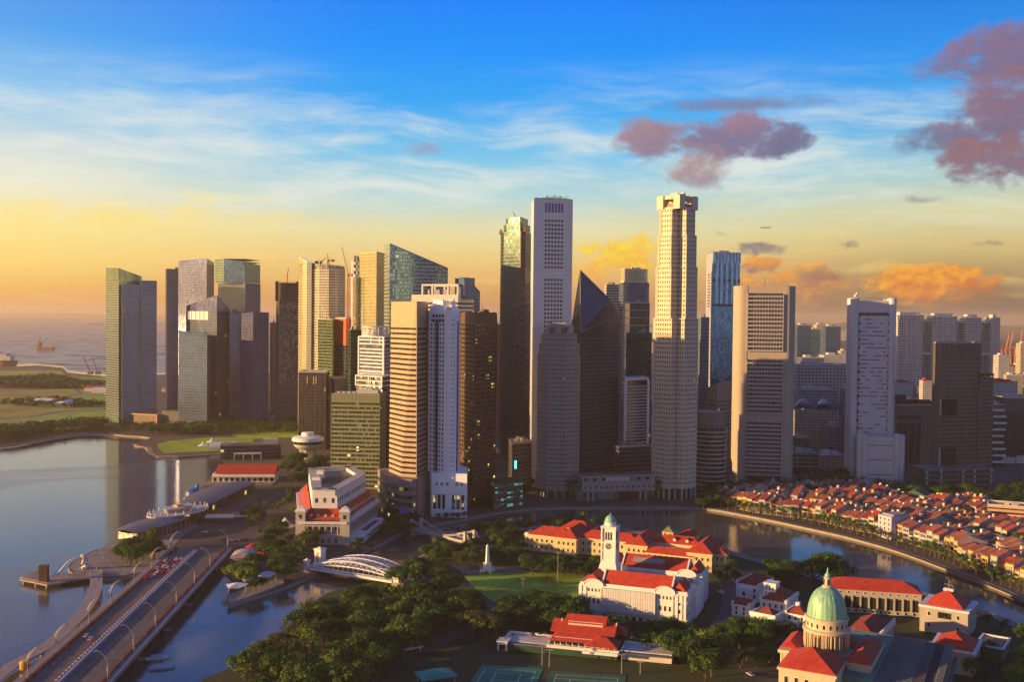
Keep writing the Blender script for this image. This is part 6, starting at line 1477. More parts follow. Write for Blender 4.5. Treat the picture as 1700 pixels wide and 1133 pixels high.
# ---- old white houses with red hipped roofs (middle right)
def white_houses():
    def house(pA, pB, z, depth, hh, rh, label, par=True, hx=None):
        A = gz(*pA, z); B = gz(*pB, z); T, L = frame('red_roofed_house', label, 'house', xy(A), xy(B)); h = z-2.5
        MB().box(0, L, 0, depth, 0, h).build('wall', hall_white, T); MB().box(-.4, L+.4, -.4, depth+.4, h-.7, h-.05).build('cornice', trim, T)
        MB().hip(.4, L-.4, .4, depth-.4, h+.05, rh, .2, hipx=hx).build('roof', mat('tile_maroon', (.27, .045, .025), .8, .3, scale=.4), T)
        if par:
            for x in (-.3, L-.7): MB().box(x, x+1.0, -.3, depth+.3, h-.04, h+1.3).build('parapet', trim, T)
        n = max(2, round(L/4)); windows(T, 'x', 0, span(.6, L-.6, n), [h*.32, h*.72], 1.1, 1.9); windows(T, 'y', 0, span(1, depth-1, 3), [h*.6], 1.0, 1.9)
        return T, L, h
    T, L, h = house((1222, 968), (1259, 975), 12, 20, 9, 5, 'white house with tall dark red hipped roof nearest the river, right of the museum')
    MB().box(L*.2, L*.8, -4, -.02, 0, h-2).build('porch', hall_white, T); MB().box(L*.17, L*.83, -4.3, -.02, h-2, h-1.2).build('porch_roof', trim, T); windows(T, 'x', -4, [L*.5], [h-4.5], 1.8, 2.4)
    T, L, h = house((1215, 1003), (1243, 1008), 9, 9, 7, 3, 'small white cottage with red gabled roof, leftmost of the white houses', hx=.01)
    T, L, h = house((1262, 995), (1305, 1002), 12, 22, 8, 5.0, 'central white house with maroon roof and square white turret')
    t = MB(); t.box(L*.02, L*.48, 5, 12, h-2, h+7.5); t.build('turret', hall_white, T); MB().box(L*.0, L*.5, 4.7, 12.3, h+7.5, h+8.2).build('turret_cornice', trim, T); windows(T, 'x', 5, [L*.12, L*.25, L*.38], [h+2.5, h+5.2], .7, 1.5)
    T, L, h = house((1246, 1020), (1286, 1028), 9, 12, 7, 3.5, 'low white house with wide parapet and maroon roof in front of the turreted house')
    MB().box(-.5, L+.5, -.5, .3, h, h+1.6).build('front_parapet', trim, T)
    T, L, h = house((1304, 1018), (1338, 1024), 10, 12, 7, 3.6, 'right-hand white house with stepped parapet and maroon roof near the green dome')
    MB().box(L*.3, L*.65, -3, -.02, 0, h-3).build('bay', hall_white, T); MB().box(L*.1, L*.3, 12.5, 15, h-1, h+3).build('stepped_gable', trim, T)
white_houses()
# ---- cricket club pavilion
def clubhouse():
    A = gz(916, 1067, 8); B = gz(1022, 1077, 8)
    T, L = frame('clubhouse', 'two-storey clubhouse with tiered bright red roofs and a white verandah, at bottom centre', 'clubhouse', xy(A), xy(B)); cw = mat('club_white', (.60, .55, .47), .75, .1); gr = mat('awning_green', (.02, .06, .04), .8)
    A2 = L/36
    MB().box(1, L-4, 1.5, 22, 0, 8).build('wall', cw, T); MB().box(3, L-4, 7, 18, 8, 11).build('upper_wall', cw, T); MB().box(L*.2, L*.75, 9, 17, 11, 14).build('clerestory', cw, T)
    MB().hip(-.5, L-6, 0, 11, 6.8, 3.0, .5, hipx=3).build('verandah_roof', red_tile, T); MB().hip(-1, L-2, 5, 20, 9.8, 4.0, .8, hipx=.01).build('main_roof', red_tile, T)
    MB().hip(L*.17, L*.78, 9, 18, 13.4, 3.0, .6, hipx=.01).build('upper_roof', red_tile, T)
    MB().hip(L-14, L+1, -4, 8, 6.6, 3.2, .6).build('verandah_roof', red_tile, T)
    MB().hip(L*.78, L+3, 12, 22, 8.6, 3.2, .6).build('side_roof', red_tile, T)
    b = MB(); b.box(-2, L+2, -3, 1.5, 3.6, 4.1); b.box(-2, L+2, -3.1, -2.9, 4.1, 5.1); b.box(L-15, L+2, -7, -3, 3.6, 4.1); b.box(L-15, L+2, -7.1, -6.9, 4.1, 5.1); b.build('balcony', trim, T)
    for i in range(12): x = -1+(L+1)*i/11; MB().box(x-.15, x+.15, -2.9, -2.6, 4.1, 6.8).build('post', trim, T)
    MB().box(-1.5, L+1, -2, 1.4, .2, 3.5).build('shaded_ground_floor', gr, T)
    MB().box(-1, L-7, 1.3, 1.48, 4.4, 6.4).build('upper_glazing', win_dark, T)
    # left and right podiums
    A3 = gz(838, 1088, 6); 
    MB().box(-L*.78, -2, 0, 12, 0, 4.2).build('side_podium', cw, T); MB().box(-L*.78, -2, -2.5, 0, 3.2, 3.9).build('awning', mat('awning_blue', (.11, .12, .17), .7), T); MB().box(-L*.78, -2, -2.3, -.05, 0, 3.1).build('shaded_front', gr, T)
    MB().box(L+2.5, L*1.85, 1, 13, 0, 4.4).build('side_podium', cw, T); MB().box(L+2.5, L*1.8, -2, 1, 3.4, 4.0).build('awning', mat('awning_blue', (0, 0, 0)), T)
    for x0, x1 in ((-L*.78, -2), (L+2.5, L*1.85)): m = MB(); m.box(x0, x1, 12.2 if x0 < 0 else 13.2, 12.6 if x0 < 0 else 13.6, 4.2, 5.2); m.box(x0, x0+.3, .2, 12, 4.2, 5.2); m.build('terrace_rail', trim, T)
    rr = random.Random(2)
    for i in range(10):
        x = rr.uniform(-L*.7, -5) if i < 5 else rr.uniform(L+6, L*1.75); y = rr.uniform(3, 11); m = MB(); m.lathe([(1.5, 6.2), (.1, 7.0)], (x, y), 8); m.tube([(x, y, 4.2), (x, y, 6.3)], .06, 4); m.build('parasol', mat('umbrella_dark', (.05, .05, .045), .8), T)
    for s in (2.5, L-1.5): 
        g_ = MB(); vs = [(s-.25, 5, 9.6), (s-.25, 20, 9.6), (s-.25, 12.5, 14.0)]; vs += [(x+.5, y, z) for x, y, z in vs]; g_.add(vs, [(2, 1, 0), (3, 4, 5), (0, 1, 4, 3), (1, 2, 5, 4), (2, 0, 3, 5)])
        g_.build('gable', trim, T)
    a = MB()
    for i in range(3): a.box(-L*.78-2+i*0, -L*.78+3, -4, 2, 0, 4.4) if i == 0 else None
    a.build('corner_pavilion', cw, T); MB().box(-L*.78-2.4, -L*.78+3.4, -4.4, 2.4, 4.4, 4.9).build('corner_roof', trim, T); MB().box(-L*.78-1, -L*.78+2, -4.05, -3.9, .2, 3.2).build('corner_arch', win_dark, T)
clubhouse()
def court(label, pts, m):
    P = [gz(px, py, 2.5) for px, py in pts]; mb = MB(); mb.add([(p.x, p.y, 2.14) for p in P], [(3, 2, 1, 0) if area([xy(p) for p in P]) < 0 else (0, 1, 2, 3)]); o = mb.build('tennis_court', m); tag(o, label, 'tennis court')
    a, b, c, d = P; ln = MB(); q = lambda u, v: a.lerp(b, u).lerp(d.lerp(c, u), v)
    def line(u0, v0, u1, v1, w=.12):
        p, r = q(u0, v0), q(u1, v1); dd = (r-p).normalized(); n = Vector((-dd.y, dd.x, 0))*w; z = 2.16
        ln.add([((p+n).x, (p+n).y, z), ((p-n).x, (p-n).y, z), ((r-n).x, (r-n).y, z), ((r+n).x, (r+n).y, z)], [(0, 1, 2, 3)])
    for e in ((.1, .12, .9, .12), (.1, .88, .9, .88), (.1, .12, .1, .88), (.9, .12, .9, .88), (.1, .25, .9, .25), (.1, .75, .9, .75), (.3, .25, .3, .75), (.7, .25, .7, .75), (.3, .5, .7, .5)): line(*e)
    ln.build('court_lines', trim, o)
    net = MB(); p, r = q(.5, .08), q(.5, .92); net.tube([(p.x, p.y, 3.1), (r.x, r.y, 3.1)], .05, 4); net.tube([(p.x, p.y, 2.1), (p.x, p.y, 3.2)], .07, 4); net.tube([(r.x, r.y, 2.1), (r.x, r.y, 3.2)], .07, 4); net.build('net', steel_dark, o)
court('bright green tennis court, the left of two at the bottom edge', [(800, 1103), (902, 1110), (880, 1160), (768, 1152)], mat('court_green', (.02, .20, .11), .8, .1))
court('duller green tennis court below the clubhouse, right of the brighter one', [(914, 1114), (1040, 1122), (1030, 1170), (892, 1162)], mat('court_olive', (.04, .13, .06), .85, .15))
# ---- obelisk
def obelisk():
    P = gz(809, 950); T = thing('obelisk', 'white stone obelisk with four buttress arms on its paved circle', 'obelisk', (P.x, P.y, 2.5), .5); h = zt(809, 904, P.y)-2.5
    MB().loft(rectp(-1.0, 1.0, -1.0, 1.0), 5.5, rectp(-.65, .65, -.65, .65), h-1.2).build('shaft', hall_white, T); MB().lathe([(.9, h-1.2), (.02, h)], (0, 0), 4, PI/4).build('tip', hall_white, T)
    b = MB(); b.box(-2, 2, -2, 2, 1.6, 5.6); b.box(-2.5, 2.5, -2.5, 2.5, 1.0, 1.6); b.box(-2.2, 2.2, -2.2, 2.2, 5.4, 5.8); b.build('pedestal', trim, T)
    for k in range(4):
        a = k*PI/2; m = MB(); 
        for r, z0, z1 in ((2.4, 0, 2.4), (3.6, 0, 1.6), (4.8, 0, 1.0)): m.obox((r*math.cos(a), r*math.sin(a)), (math.cos(a), math.sin(a)), .7, .6, z0, z1)
        m.lathe([(.25, 1), (.2, 2.6), (.5, 3.0), (.1, 3.4)], (4.9*math.cos(a), 4.9*math.sin(a)), 8); m.build('buttress_arm', trim, T)
obelisk()
# ------------------------------------------------------------------ grand hotel by the river
def grand_hotel():
    P = [xy(gz(497, 905)), xy(gz(574, 906)), xy(gz(627, 866)), (-128, 862), (-176, 842)]
    T, q = tower('grand_hotel', 'large grey stone hotel with colonnades, red mansard roofs and white penthouse by the river mouth', P, 'hotel', align=(0, 1)); q = local(T, P)
    if area(q) < 0: q = q[::-1]
    hc = zt(560, 858, 745)-2.5; hp = zt(560, 808, 752)-2.5; hm = hc+1.2
    MB().prism(q, 0, 7).build('rusticated_base', fstone, T); MB().prism(off(q, -1.4), 7, hc-1.5).build('wall', fstone, T)
    for z0, z1, o in ((6.6, 7.6, .3), (hc-3.4, hc-2.4, .2), (hc-1.6, hc, .9)): MB().prism(off(q, o), z0, z1).build('cornice', trim if z1 == hc else fstone, T)
    E = list(edges(q))
    for ei in (0, 1, 4):
        a, b = E[ei]; L = (b-a).length; d = (b-a)/L; n = Vector((d.y, -d.x)); k = int(L/4.6)
        for i in range(k):
            c = a+d*(L*(i+.5)/k)
            MB().obox(c-n*1.35, d, .9, .15, 9, hc-8).build('tall_window', win_g, T); MB().obox(c-n*1.35, d, .8, .15, hc-6.5, hc-4.2).build('window', win_g, T); MB().obox(c+n*.02, d, .9, .1, 1.6, 4.6).build('window', win_g, T)
        for i in range(k+1):
            c = a+d*(1.2+(L-2.4)*i/k); MB().lathe([(.85, 7.6), (.72, hc-3.6), (.95, hc-3.4)], tuple(c-n*.5), 10).build('column', fstone, T, smooth=True)
    # corner turrets
    for c, lab in ((q[0], 1), (q[1], 1)):
        v = Vector(c); ctr = Vector((0, 0)); v = v+(ctr-v).normalized()*3.2
        m = MB(); m.box(v.x-3.4, v.x+3.4, v.y-3.4, v.y+3.4, 0, hc+7); m.build('corner_tower', fstone, T)
        m = MB(); m.box(v.x-4, v.x+4, v.y-4, v.y+4, hc+7, hc+7.9); m.box(v.x-3, v.x+3, v.y-3, v.y+3, hc+7.9, hc+9.3); m.build('tower_cap', trim, T)
        m = MB(); m.lathe([(4.0, hc+9.3), (.2, hc+11)], (v.x, v.y), 4, PI/4); m.build('tower_roof', roof_white, T)
        MB().box(v.x-1, v.x+1, v.y-3.5, v.y-3.38, hc+2, hc+5).build('arched_window', win_g, T)
    # mansard roofs between cornice and penthouse
    def mansard(a, b, name='mansard_roof'):
        d = (b-a).normalized(); n = Vector((d.y, -d.x)); m = MB()
        a0, b0 = a+d*5-n*1, b-d*2-n*1; a1, b1 = a+d*6-n*7.5, b-d*3-n*7.5
        m.add([(*a0, hm), (*b0, hm), (*b1, hm+7), (*a1, hm+7), (*a1, hm-.5), (*b1, hm-.5)], [(0, 1, 2, 3), (0, 3, 4), (1, 5, 2), (3, 2, 5, 4)]); m.build(name, red_tile, T)
        L = (b0-a0).length; k = int(L/4.4)
        for i in range(k):
            c = a0.lerp(b0, (i+.5)/k)-n*3.0; w = MB(); w.obox(c, d, .8, 1.3, hm+1.2, hm+3.4); w.build('dormer', fr_light, T)
    for ei in (0, 1, 4): mansard(*E[ei])
    m = MB(); a, b = E[1]; d = (b-a).normalized(); n = Vector((d.y, -d.x)); m.obox((a+b)/2-n*.6+d*3, d, (b-a).length*.33, 1.2, hc, hc+1.4); m.build('terrace_canopy', roof_white, T)
    # penthouse ring with courtyard
    o = off(q, -9); MB().prism(o, hc-2, hp-4).build('penthouse_base', hall_white, T)
    Eo = list(edges(o)); r = MB()
    for a, b in Eo:
        d = (b-a).normalized(); n = Vector((d.y, -d.x)); L = (b-a).length; r.obox((a+b)/2-n*3.4, d, L/2-1.5, 3.3, hp-4, hp)
    r.build('penthouse_wall', hall_white, T)
    r = MB()
    for a, b in Eo:
        d = (b-a).normalized(); n = Vector((d.y, -d.x)); L = (b-a).length; r.obox((a+b)/2-n*3.4, d, L/2-1.2, 3.7, hp+.01, hp+.6)
    r.build('penthouse_roof', mat('roof_pale', (.42, .41, .40), .7, .12), T)
    for a, b in (Eo[0], Eo[1]):
        d = (b-a).normalized(); n = Vector((d.y, -d.x)); L = (b-a).length; k = max(2, int(L/5))
        for i in range(k): MB().obox(a+d*(L*(i+.5)/k)+n*.02, d, .9, .12, hp-9, hp-5.6).build('penthouse_window', win_g, T)
    MB().prism(off(q, -15.5), hp-4.1, hp-2.2).build('courtyard_roof', mat('atrium_glass', (.20, .17, .08), .6, .15), T)
    g_ = MB(); c = off(q, -15.5); xs = [p[0] for p in c]; ys = [p[1] for p in c]
    cxm = sum(xs)/len(xs); cym = sum(ys)/len(ys)
    for i in range(9): g_.box(cxm-9, cxm+9, cym-14+i*3.4, cym-13.7+i*3.4, hp-2.2, hp-1.9); g_.box(cxm-9+i*2.2, cxm-8.8+i*2.2, cym-14, cym+14, hp-2.2, hp-1.95)
    g_.build('atrium_bars', conc_dark, T)
    MB().box(cxm-14, cxm-8, cym-18, cym-12, hp-3, hp+2.6).build('plant_room', hall_white, T); MB().box(cxm-16, cxm-11, cym+10, cym+16, hp-3, hp+3.4).build('lift_house', hall_white, T)
    # riverside terrace
    a, b = E[1]; d = (b-a).normalized(); n = Vector((d.y, -d.x)); L = (b-a).length
    MB().obox((a+b)/2+n*5-d*3, d, L*.42, 4.9, 0, 5).build('terrace', hall_white, T); MB().obox((a+b)/2+n*5+d*4, d, L*.22, 2.2, 5.0, 5.15).build('pool', mat('pool_violet', (.06, .05, .14), .3), T)
    MB().obox((a+b)/2+n*11.5+d*2, d, L*.30, 2.2, 3.2, 3.6).build('glass_awning', glass('glass_awning', (.2, .3, .27), .3, .2, 1.5, 3, .03, 0, .5), T)
grand_hotel()
# ------------------------------------------------------------------ bridges
def arch_bridge():
    zd = 5.5; Lp = gz(519, 941, zd); Rp = gz(655, 963, zd); T, L = frame('arched_truss_bridge', 'white steel bridge with three arched trusses and stone end pylons, at the river mouth', 'bridge', xy(Lp), xy(Rp), z=0)
    sw = mat('bridge_white', (.70, .72, .76), .5, .05); Wd = 20
    MB().box(0, L, 0, Wd, zd-.8, zd).build('deck', asphalt, T); MB().box(0, L, -3, -.05, zd-.5, zd+.1).build('walkway', conc_light, T)
    g_ = MB()
    for i in range(33): x = L*i/32; g_.box(x-.07, x+.07, -3.05, -2.95, zd-1.2, zd+1.1)
    g_.box(0, L, -3.06, -2.94, zd+1.0, zd+1.15); g_.box(0, L, -3.1, -2.9, zd-1.6, zd-.5); g_.build('railing', sw, T)
    n = 16; top = lambda u: zd+1.0+5.6*math.sin(PI*u); low = lambda u: zd+.3+2.6*math.sin(PI*u)
    for y in (.6, Wd/2, Wd-.6):
        m = MB(); us = [i/n for i in range(n+1)]
        m.tube([(L*u, y, top(u)) for u in us], .42, 6); m.tube([(L*u, y, low(u)) for u in us], .35, 6)
        for i in range(1, n): m.tube([(L*i/n, y, zd), (L*i/n, y, top(i/n))], .2, 4)
        for i in range(n):
            a, b = (i, i+1) if i < n/2 else (i+1, i); m.tube([(L*a/n, y, low(a/n)), (L*b/n, y, top(b/n))], .2, 4); m.tube([(L*a/n, y, top(a/n)), (L*b/n, y, low(b/n))], .16, 4)
        m.build('arched_truss', sw, T)
    for i in range(3, 14, 1):
        u = i/n; m = MB(); m.tube([(L*u, .6, top(u)), (L*u, Wd-.6, top(u))], .2, 4)
        if i < 13: m.tube([(L*u, .6, top(u)), (L*(i+1)/n, Wd/2, top((i+1)/n))], .12, 4); m.tube([(L*u, Wd-.6, top(u)), (L*(i+1)/n, Wd/2, top((i+1)/n))], .12, 4)
        m.build('cross_brace', sw, T)
    for x in (-3, L+3):
        for y, hh, w in ((-1, 7, 1.9), (Wd+1, 7, 1.9)) if x > 0 else ((-2, 5, 1.4), (Wd*.55, 10, 2.6)):
            p = MB(); p.box(x-w, x+w, y-w, y+w, 0, zd+hh-1.6); p.build('end_pylon', hall_white, T); c = MB(); c.box(x-w-.5, x+w+.5, y-w-.5, y+w+.5, zd+hh-1.6, zd+hh-.9); c.lathe([(w*1.4, zd+hh-.9), (.1, zd+hh+.3)], (x, y), 4, PI/4); c.build('pylon_cap', hall_white, T)
            MB().box(x-w*.4, x+w*.4, y-w-.06, y-w+.1, zd+.5, zd+hh-3).build('pylon_niche', mat('peach_stone', (0, 0, 0)), T)
    for x in (-8, L): MB().box(x, x+8, -3, Wd+2, -2, zd-.82).build('abutment', quay_stone, T)
arch_bridge()
def cable_bridge():
    zd = 5.0; A = gz(684, 880, zd); B = gz(772, 902, zd); T, L = frame('suspension_footbridge', 'small grey suspension footbridge with stone pylons upstream of the white truss bridge', 'bridge', xy(A), xy(B), z=0); Wd = 9; cm = mat('cable_grey', (.40, .38, .36), .6)
    MB().box(0, L, 0, Wd, zd-.9, zd).build('deck', conc_grey, T)
    r = MB()
    for y in (0, Wd): r.box(0, L, y-.08, y+.08, zd, zd+1.2)
    r.build('railing', cm, T)
    for y in (0, Wd):
        m = MB()
        for k in range(2): m.tube([(-8+.0, y, zd+1)]+[(L*u, y, zd+1.0+k*.8+6.2*(2*u-1)**2) for u in [i/14 for i in range(15)]]+[(L+8, y, zd+1)], .26, 5)
        for i in range(1, 14): u = i/14; m.tube([(L*u, y, zd), (L*u, y, zd+1.0+6.2*(2*u-1)**2)], .1, 4)
        m.build('cable', cm, T)
        for x in (0, L): p = MB(); p.box(x-1, x+1, y-1, y+1, 0, zd+6.2); p.box(x-1.4, x+1.4, y-1.4, y+1.4, zd+6.2, zd+7.2); p.lathe([(1.5, zd+7.2), (.1, zd+8.2)], (x, y), 4, PI/4); p.build('pylon', fstone, T)
    for x in (-10, L): MB().box(x, x+10, -1, Wd+1, -2, zd-.92).build('abutment', quay_stone, T)
cable_bridge()
# the wide road bridge over the river mouth
ZB = 6.5
def road_bridge():
    LA = gz(32, 1133, ZB); LB = gz(283, 915, ZB); RA = gz(176, 1130, ZB); RB = gz(371, 917, ZB); MA_ = gz(95, 1133, ZB); MB_ = gz(331, 911, ZB)
    d = Vector((LB.x-LA.x, LB.y-LA.y)).normalized(); d2 = Vector((RB.x-RA.x, RB.y-RA.y)).normalized(); dm = (d+d2).normalized()
    n = Vector((dm.y, -dm.x)); o = Vector((LA.x, LA.y)); Wl = (Vector((RA.x, RA.y))-o).dot(n); Wr = (Vector((RB.x, RB.y))-o).dot(n); Wd = (Wl+Wr)/2
    L1 = (Vector((LB.x, LB.y))-o).dot(dm)
    T = thing('road_bridge', 'wide multi-lane road bridge with red planted edges at bottom left', 'bridge', (o.x, o.y, 0), math.atan2(dm.y, dm.x)-PI/2)
    y0, y1 = -260, L1+6; mid = (Vector((MA_.x, MA_.y))-o).dot(n); mid2 = (Vector((MB_.x, MB_.y))-o).dot(n); mid = (mid+mid2)/2
    print('bridge', Wl, Wr, L1, mid, mid2)
    MB().box(0, Wd, y0, y1, ZB-.2, ZB).build('roadway', mat('bridge_asphalt', (.13, .10, .08), .75, .25, scale=.08), T)
    c = mat('bridge_concrete', (.30, .25, .22), .8, .12, streak=.3); g_ = MB(); g_.box(-1.5, Wd+3.5, y0, y1, ZB-1.4, ZB-.21); g_.box(4, Wd-2, y0, y1-2, ZB-3, ZB-1.4); g_.build('girder', c, T)
    pave = mat('bridge_pavement', (.26, .23, .23), .8, .1)
    for nm, x0, x1 in (('left_pavement', -1.4, 2.2), ('right_pavement', Wd+.2, Wd+3.4)): MB().box(x0, x1, y0, y1, ZB-.205, ZB+.16).build('pavement', pave, T)
    hedge_m = mat('red_flower_hedge', (.16, .045, .035), .95, .5, scale=1.2)
    rr = random.Random(3)
    for x in (2.4, Wd-.9):
        h_ = MB()
        for k in range(int((y1-y0)/.9)): y = y0+k*.9; h_.box(x+rr.uniform(-.2, 0), x+1.0+rr.uniform(0, .2), y, y+.86, ZB+.01, ZB+rr.uniform(.8, 1.3))
        o_ = h_.build('planter_hedge', hedge_m, T)
    # central reserve
    MB().box(mid-1.9, mid+1.9, y0, y1-8, ZB+.01, ZB+.25).build('central_reserve', pave, T); MB().box(mid+.5, mid+.8, y0, y1-8, ZB+.25, ZB+1.25).build('white_barrier', white_paint, T)
    MB().box(mid-.25, mid+.1, y0, y1-8, ZB+.25, ZB+.9).build('dark_barrier', steel_dark, T)
    b2 = MB(); rd = MB(); k = 0; y = y0
    while y < y1-10:
        (b2 if k % 2 else rd).box(mid-1.5, mid-.8, y, y+1.9, ZB+.25, ZB+1.0); y += 2.0; k += 1
    b2.build('barrier_blocks_white', white_paint, T); rd.build('barrier_blocks_red', mat('barrier_red', (.45, .04, .03), .6), T)
    ln = MB(); w = (mid-1.9-3.4)/4
    for i in range(1, 4):
        x = 3.4+w*i; y = y0
        while y < y1-30: ln.box(x-.09, x+.09, y, y+3, ZB+.004, ZB+.012); y += 9
    w = (Wd-1-mid-2.2)/4
    for i in range(1, 4):
        x = mid+2.2+w*i; y = y0
        while y < y1-20: ln.box(x-.09, x+.09, y, y+3, ZB+.004, ZB+.012); y += 9
    ln.build('lane_markings', mat('worn_marking', (.22, .21, .20), .8), T); yl = MB(); yl.box(Wd-1.9, Wd-1.6, y0, y1-4, ZB+.004, ZB+.03); yl.build('yellow_line', mat('yellow_line', (.55, .27, .03), .7), T)
    for k in range(9):
        y = -230+k*46; p = MB(); 
        if y > L1-20: continue
        p.box(4, Wd-3, y-2, y+2, -2, ZB-3); p.loft(rectp(-1, Wd+2.5, y-1.2, y+1.2), ZB-2.4, rectp(-2, Wd+3.2, y-1.2, y+1.2), ZB-1.42); p.box(Wd+.5, Wd+4.4, y-1.6, y+1.6, -.5, .8); p.build('pier', c, T)
    rl = MB()
    for x in (-1.3, Wd+3.3):
        for z in (ZB+.6, ZB+1.1): rl.box(x-.06, x+.06, y0, y1, z, z+.09)
        for i in range(int((y1-y0)/3)): rl.box(x-.05, x+.05, y0+i*3, y0+i*3+.1, ZB+.1, ZB+1.15)
    rl.build('railing', fr_light, T)
    return T, Wd, L1, mid
RBR, BW, BL, BM = road_bridge()
def bpt(x, y, z=ZB):
    a = RBR.rotation_euler[2]; return Vector((RBR.location.x+x*math.cos(a)-y*math.sin(a), RBR.location.y+x*math.sin(a)+y*math.cos(a), z))
BROT = RBR.rotation_euler[2]
# lamps on the bridge
lampm = mat('lamp_metal', (.42, .38, .34), .4, .1, metal=.5)
def bridge_lamp(double, label):
    T = thing('street_lamp', label, 'street lamp', (0, 0, 0)); H = 13.0
    MB().tube([(0, 0, 0), (0, 0, H*.55)], [.24, .18], 8).build('pole', lampm, T)
    MB().tube([(0, 0, 0), (0, 0, .5)], .5, 8).build('base', conc_light, T)
    for s in ((0, .9) if double else (0,)):
        pts = [(s, 0, H*.52)]+[(s*.7-4.2*math.sin(t)**2*1.0, 0, H*.52+H*.48*math.sin(t)) for t in [PI/2*i/8 for i in range(1, 9)]]+[(s-5.4, 0, H*.97)]
        pts = [(-p[0], p[1], p[2]) for p in pts] if double else pts
        m = MB(); m.tube(pts, .13, 6); m.build('curved_arm', lampm, T); e = pts[-1]; q = MB(); q.obox((e[0], e[1]), (1, 0), .7, .2, e[2]-.12, e[2]+.1); q.build('lamp_head', lampm, T)
    f = MB(); f.box(-.5, .5, -.08, .08, H*.28, H*.45); f.build('banner', mat('banner_brown' if double else 'banner_pale', (.10, .05, .04) if double else (.5, .36, .32), .7), T)
    return T
labs_l = ['left-edge double-armed street lamp of the wide bridge, %s counting from the camera']
Ld = None; ys = [((Vector(xy(gz(px, py, ZB)))-Vector(xy(RBR.location))).dot(Vector((-math.sin(BROT), math.cos(BROT))))) for px, py in ((30, 1125), (86, 1083), (135, 1036), (178, 1004), (214, 970), (247, 944), (277, 916))]
for i, y in enumerate(ys):
    lab = 'double-armed curved lamp on the left edge of the wide bridge, %s from the near end' % nth(i+1)
    if Ld is None: Ld = bridge_lamp(True, lab); Ld['group'] = 'street lamps along the wide bridge'; o = Ld
    else: o = dup(Ld, (0, 0, 0), 0, lab)
    o.location = bpt(1.2, y); o.rotation_euler = (0, 0, BROT+math.radians(6))
Ls = None; ys = [((Vector(xy(gz(px, py, ZB)))-Vector(xy(RBR.location))).dot(Vector((-math.sin(BROT), math.cos(BROT))))) for px, py in ((168, 1130), (213, 1083), (252, 1043), (287, 1005), (316, 972), (341, 944), (364, 912))]
for i, y in enumerate(ys):
    lab = 'single-armed curved lamp on the right edge of the wide bridge, %s from the near end' % nth(i+1)
    if Ls is None: Ls = bridge_lamp(False, lab); Ls['group'] = 'street lamps along the wide bridge'; o = Ls
    else: o = dup(Ls, (0, 0, 0), 0, lab)
    o.location = bpt(BW+.8, y); o.rotation_euler = (0, 0, BROT)
def small_lamp(label):
    T = thing('path_lamp', label, 'path lamp', (0, 0, 0)); m = MB(); m.tube([(0, 0, 0), (0, 0, 3.5)]+[(-2.0*math.sin(t)**2, 0, 3.5+1.4*math.sin(t)) for t in [PI/2*i/5 for i in range(1, 6)]], .09, 5); m.build('pole', lampm, T); q = MB(); q.box(-2.6, -1.9, -.15, .15, 4.8, 4.95); q.build('lamp_head', lampm, T); return T
s0 = None
for i in range(14):
    lab = 'small curved lamp along the right pavement of the wide bridge, %s from the near end' % nth(i+1)
    if s0 is None: s0 = small_lamp(lab); s0['group'] = 'small lamps on the bridge pavements'; o = s0
    else: o = dup(s0, (0, 0, 0), 0, lab)
    o.location = bpt(BW+2.6, -20+i*18.0); o.rotation_euler = (0, 0, BROT)
for i in range(14):
    o = dup(s0, bpt(-1.0, -15+i*18.0), BROT, 'small curved lamp along the left pavement of the wide bridge, %s from the near end' % nth(i+1))
# curved footbridge
def curved_footbridge():
    z = 3.6; pts = [xy(gz(px, py, z)) for px, py in ((-120, 1175), (-40, 1150), (20, 1105), (70, 1078), (110, 1045), (140, 1015), (157, 985), (160, 962), (158, 950))]
    L = smooth_line(pts, 4); T = thing('curved_footbridge', 'curved concrete footbridge sweeping from the fountain plaza to the bottom left corner', 'bridge', (*L[0], 0))
    q = local(T, L); V = []; w = 3.4; F = []; ra = []; rb = []
    for i, p in enumerate(q):
        a = Vector(q[max(i-1, 0)]); b = Vector(q[min(i+1, len(q)-1)]); d = (b-a).normalized(); n = Vector((-d.y, d.x)); p = Vector(p)
        V += [(*(p+n*w), z), (*(p-n*w), z), (*(p-n*w*.6), z-1.4), (*(p+n*w*.6), z-1.4)]; ra.append((*(p+n*(w-.1)), z+1.1)); rb.append((*(p-n*(w-.1)), z+1.1))
    for i in range(len(q)-1):
        o = i*4
        for a, b in ((0, 1), (1, 2), (2, 3), (3, 0)): F.append((o+b, o+a, o+4+a, o+4+b))
    m = MB(); m.add(V, F); m.build('deck', mat('footbridge_concrete', (.30, .25, .22), .8, .1), T)
    r = MB(); r.tube(ra, .07, 4); r.tube(rb, .07, 4)
    for i in range(0, len(ra)):
        for P in (ra, rb): r.tube([(P[i][0], P[i][1], z), P[i]], .05, 4)
    r.build('railing', lampm, T)
    for k in (6, 12, 18, 24, 29):
        if k < len(q): MB().lathe([(1.2, -2), (1.0, z-1.4)], q[k], 12).build('pier', conc_grey, T)
curved_footbridge()
def yellow_drum():
    p = gz(41, 1112, 3); o = MB().lathe([(2.2, -3), (2.2, 5.6), (2.4, 5.7), (2.4, 6.1), (1.6, 7.1), (.1, 7.3)], (0, 0), 20).build('marker_drum', mat('ochre_paint', (.55, .30, .06), .6, .15, streak=.4)); o.location = (p.x, p.y, 0); tag(o, 'short ochre round drum with domed cap standing in the water by the curved footbridge', 'marker')
yellow_drum()
